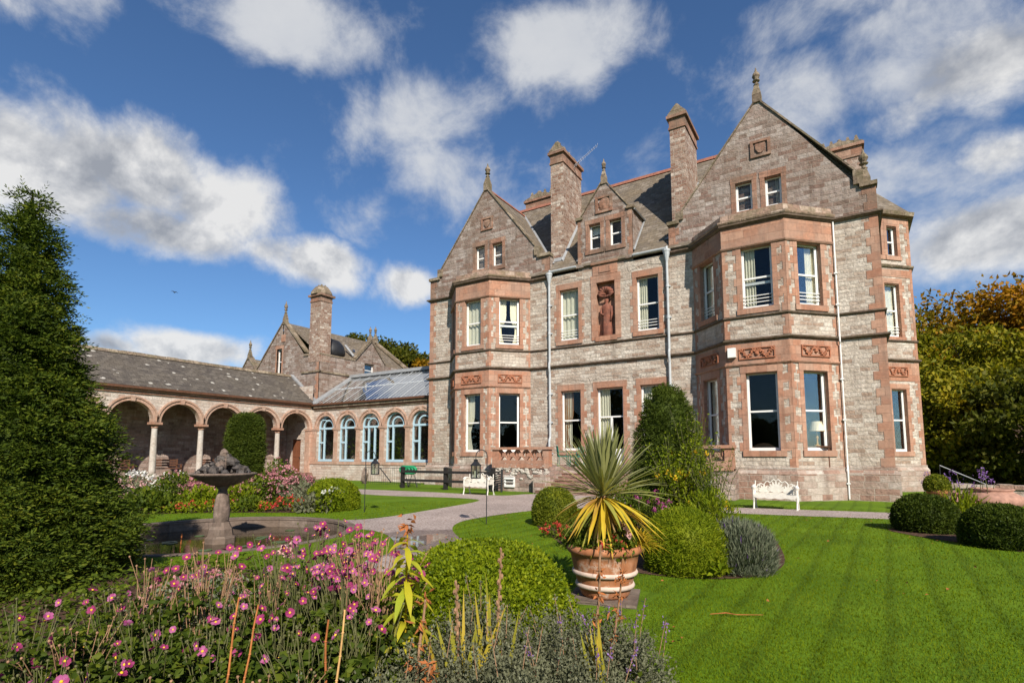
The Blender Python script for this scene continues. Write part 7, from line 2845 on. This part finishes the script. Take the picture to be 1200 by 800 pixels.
tree('broad shaded tree rising behind the purple verbena', (7.8, 35, -1), 6.2, 3.2, 2.6, 'oak_leaf', 12000, .28, 7, group=g, clumps=80, trunk_r=.22)
tree('far shaded tree filling the gap at the far right', (16.5, 42, -1), 11.0, 5.0, 4.8, 'oak_leaf', 14000, .34, 8, group=g, clumps=90)
tree('dim tree deep in the wood behind the golden beech', (10, 58, -1), 13.0, 7.0, 6, 'oak_leaf', 12000, .5, 9, group=g, clumps=90)
g = 'trees behind the older stone range'
tree('dark round topped tree behind the glass roofed room', (-49.5, 50.5, 0), 18.2, 4.4, 12.0, 'oak_leaf', 16000, .42, 11, group=g, clumps=90)
tree('dark tree left of the round topped tree above the slate roof', (-53.5, 47.5, 0), 17.9, 3.8, 12.5, 'oak_leaf', 13000, .42, 12, group=g, clumps=80)
tree('small yellowing tree between the older range and the mansion', (-45.2, 52.0, 0), 15.8, 3.0, 10.5, 'autumn_leaf', 10000, .42, 13, group=g, clumps=70)
tree('small bright green tree touching the left corner of the mansion', (-43.6, 55.5, 0), 15.6, 2.8, 10, 'beech_leaf', 9000, .42, 14, group=g, clumps=60)
tree('tip of a distant tree showing over the arcade ridge', (-77, 33.2, 0), 15.4, 2.6, 11.5, 'oak_leaf', 5000, .45, 15, clumps=40)

# the wood on the far side of the lawn, behind the viewer; the windows mirror it
n = 42000
rs_ = np.random.default_rng(77)
wa = rs_.uniform(radians(-70), radians(200), n)
k_ = np.floor(wa / .085)
hh_ = 11.5 + 3.5 * np.sin(k_ * 2.7) + 2.0 * np.sin(k_ * 7.1)
wr = 62 + rs_.uniform(-3.5, 3.5, n) + 3 * np.sin(k_ * 3.3)
wz = hh_ * rs_.uniform(0, 1, n) ** .8
dx_ = (wa / .085 - k_ - .5) * 2
wz *= np.sqrt(np.maximum(.08, 1 - .75 * dx_ ** 2))
P = np.stack([wr * np.cos(-wa), wr * np.sin(-wa), wz], 1)
P = P[(P[:, 1] < -14) | ((P[:, 0] > 0) & (P[:, 1] < 16))]
wood = leaves('wood', M['oak_leaf'], P, rs_.normal(size=P.shape), rs_.uniform(.7, 1.5, len(P)), rs_.uniform(.5, .9, len(P)), None)
wood['kind'] = 'stuff'

# a bird high over the arcade
t = thing('bird', 'tiny dark bird flying in the sky left of the chimneys', 'bird', (-30.5, 14.1, 10.4))
b = MB()
b.blob((-30.5, 14.1, 10.4), .06, .03, .03, 8, 5, seed=1, amp=.05)
b.tube([(-30.5, 14.1, 10.41), (-30.5, 14.02, 10.45), (-30.52, 13.92, 10.42)], [.025, .02, .005], 5)
b.tube([(-30.5, 14.1, 10.41), (-30.5, 14.18, 10.45), (-30.52, 14.28, 10.42)], [.025, .02, .005], 5)
b.build('body', M['black_iron'], t)
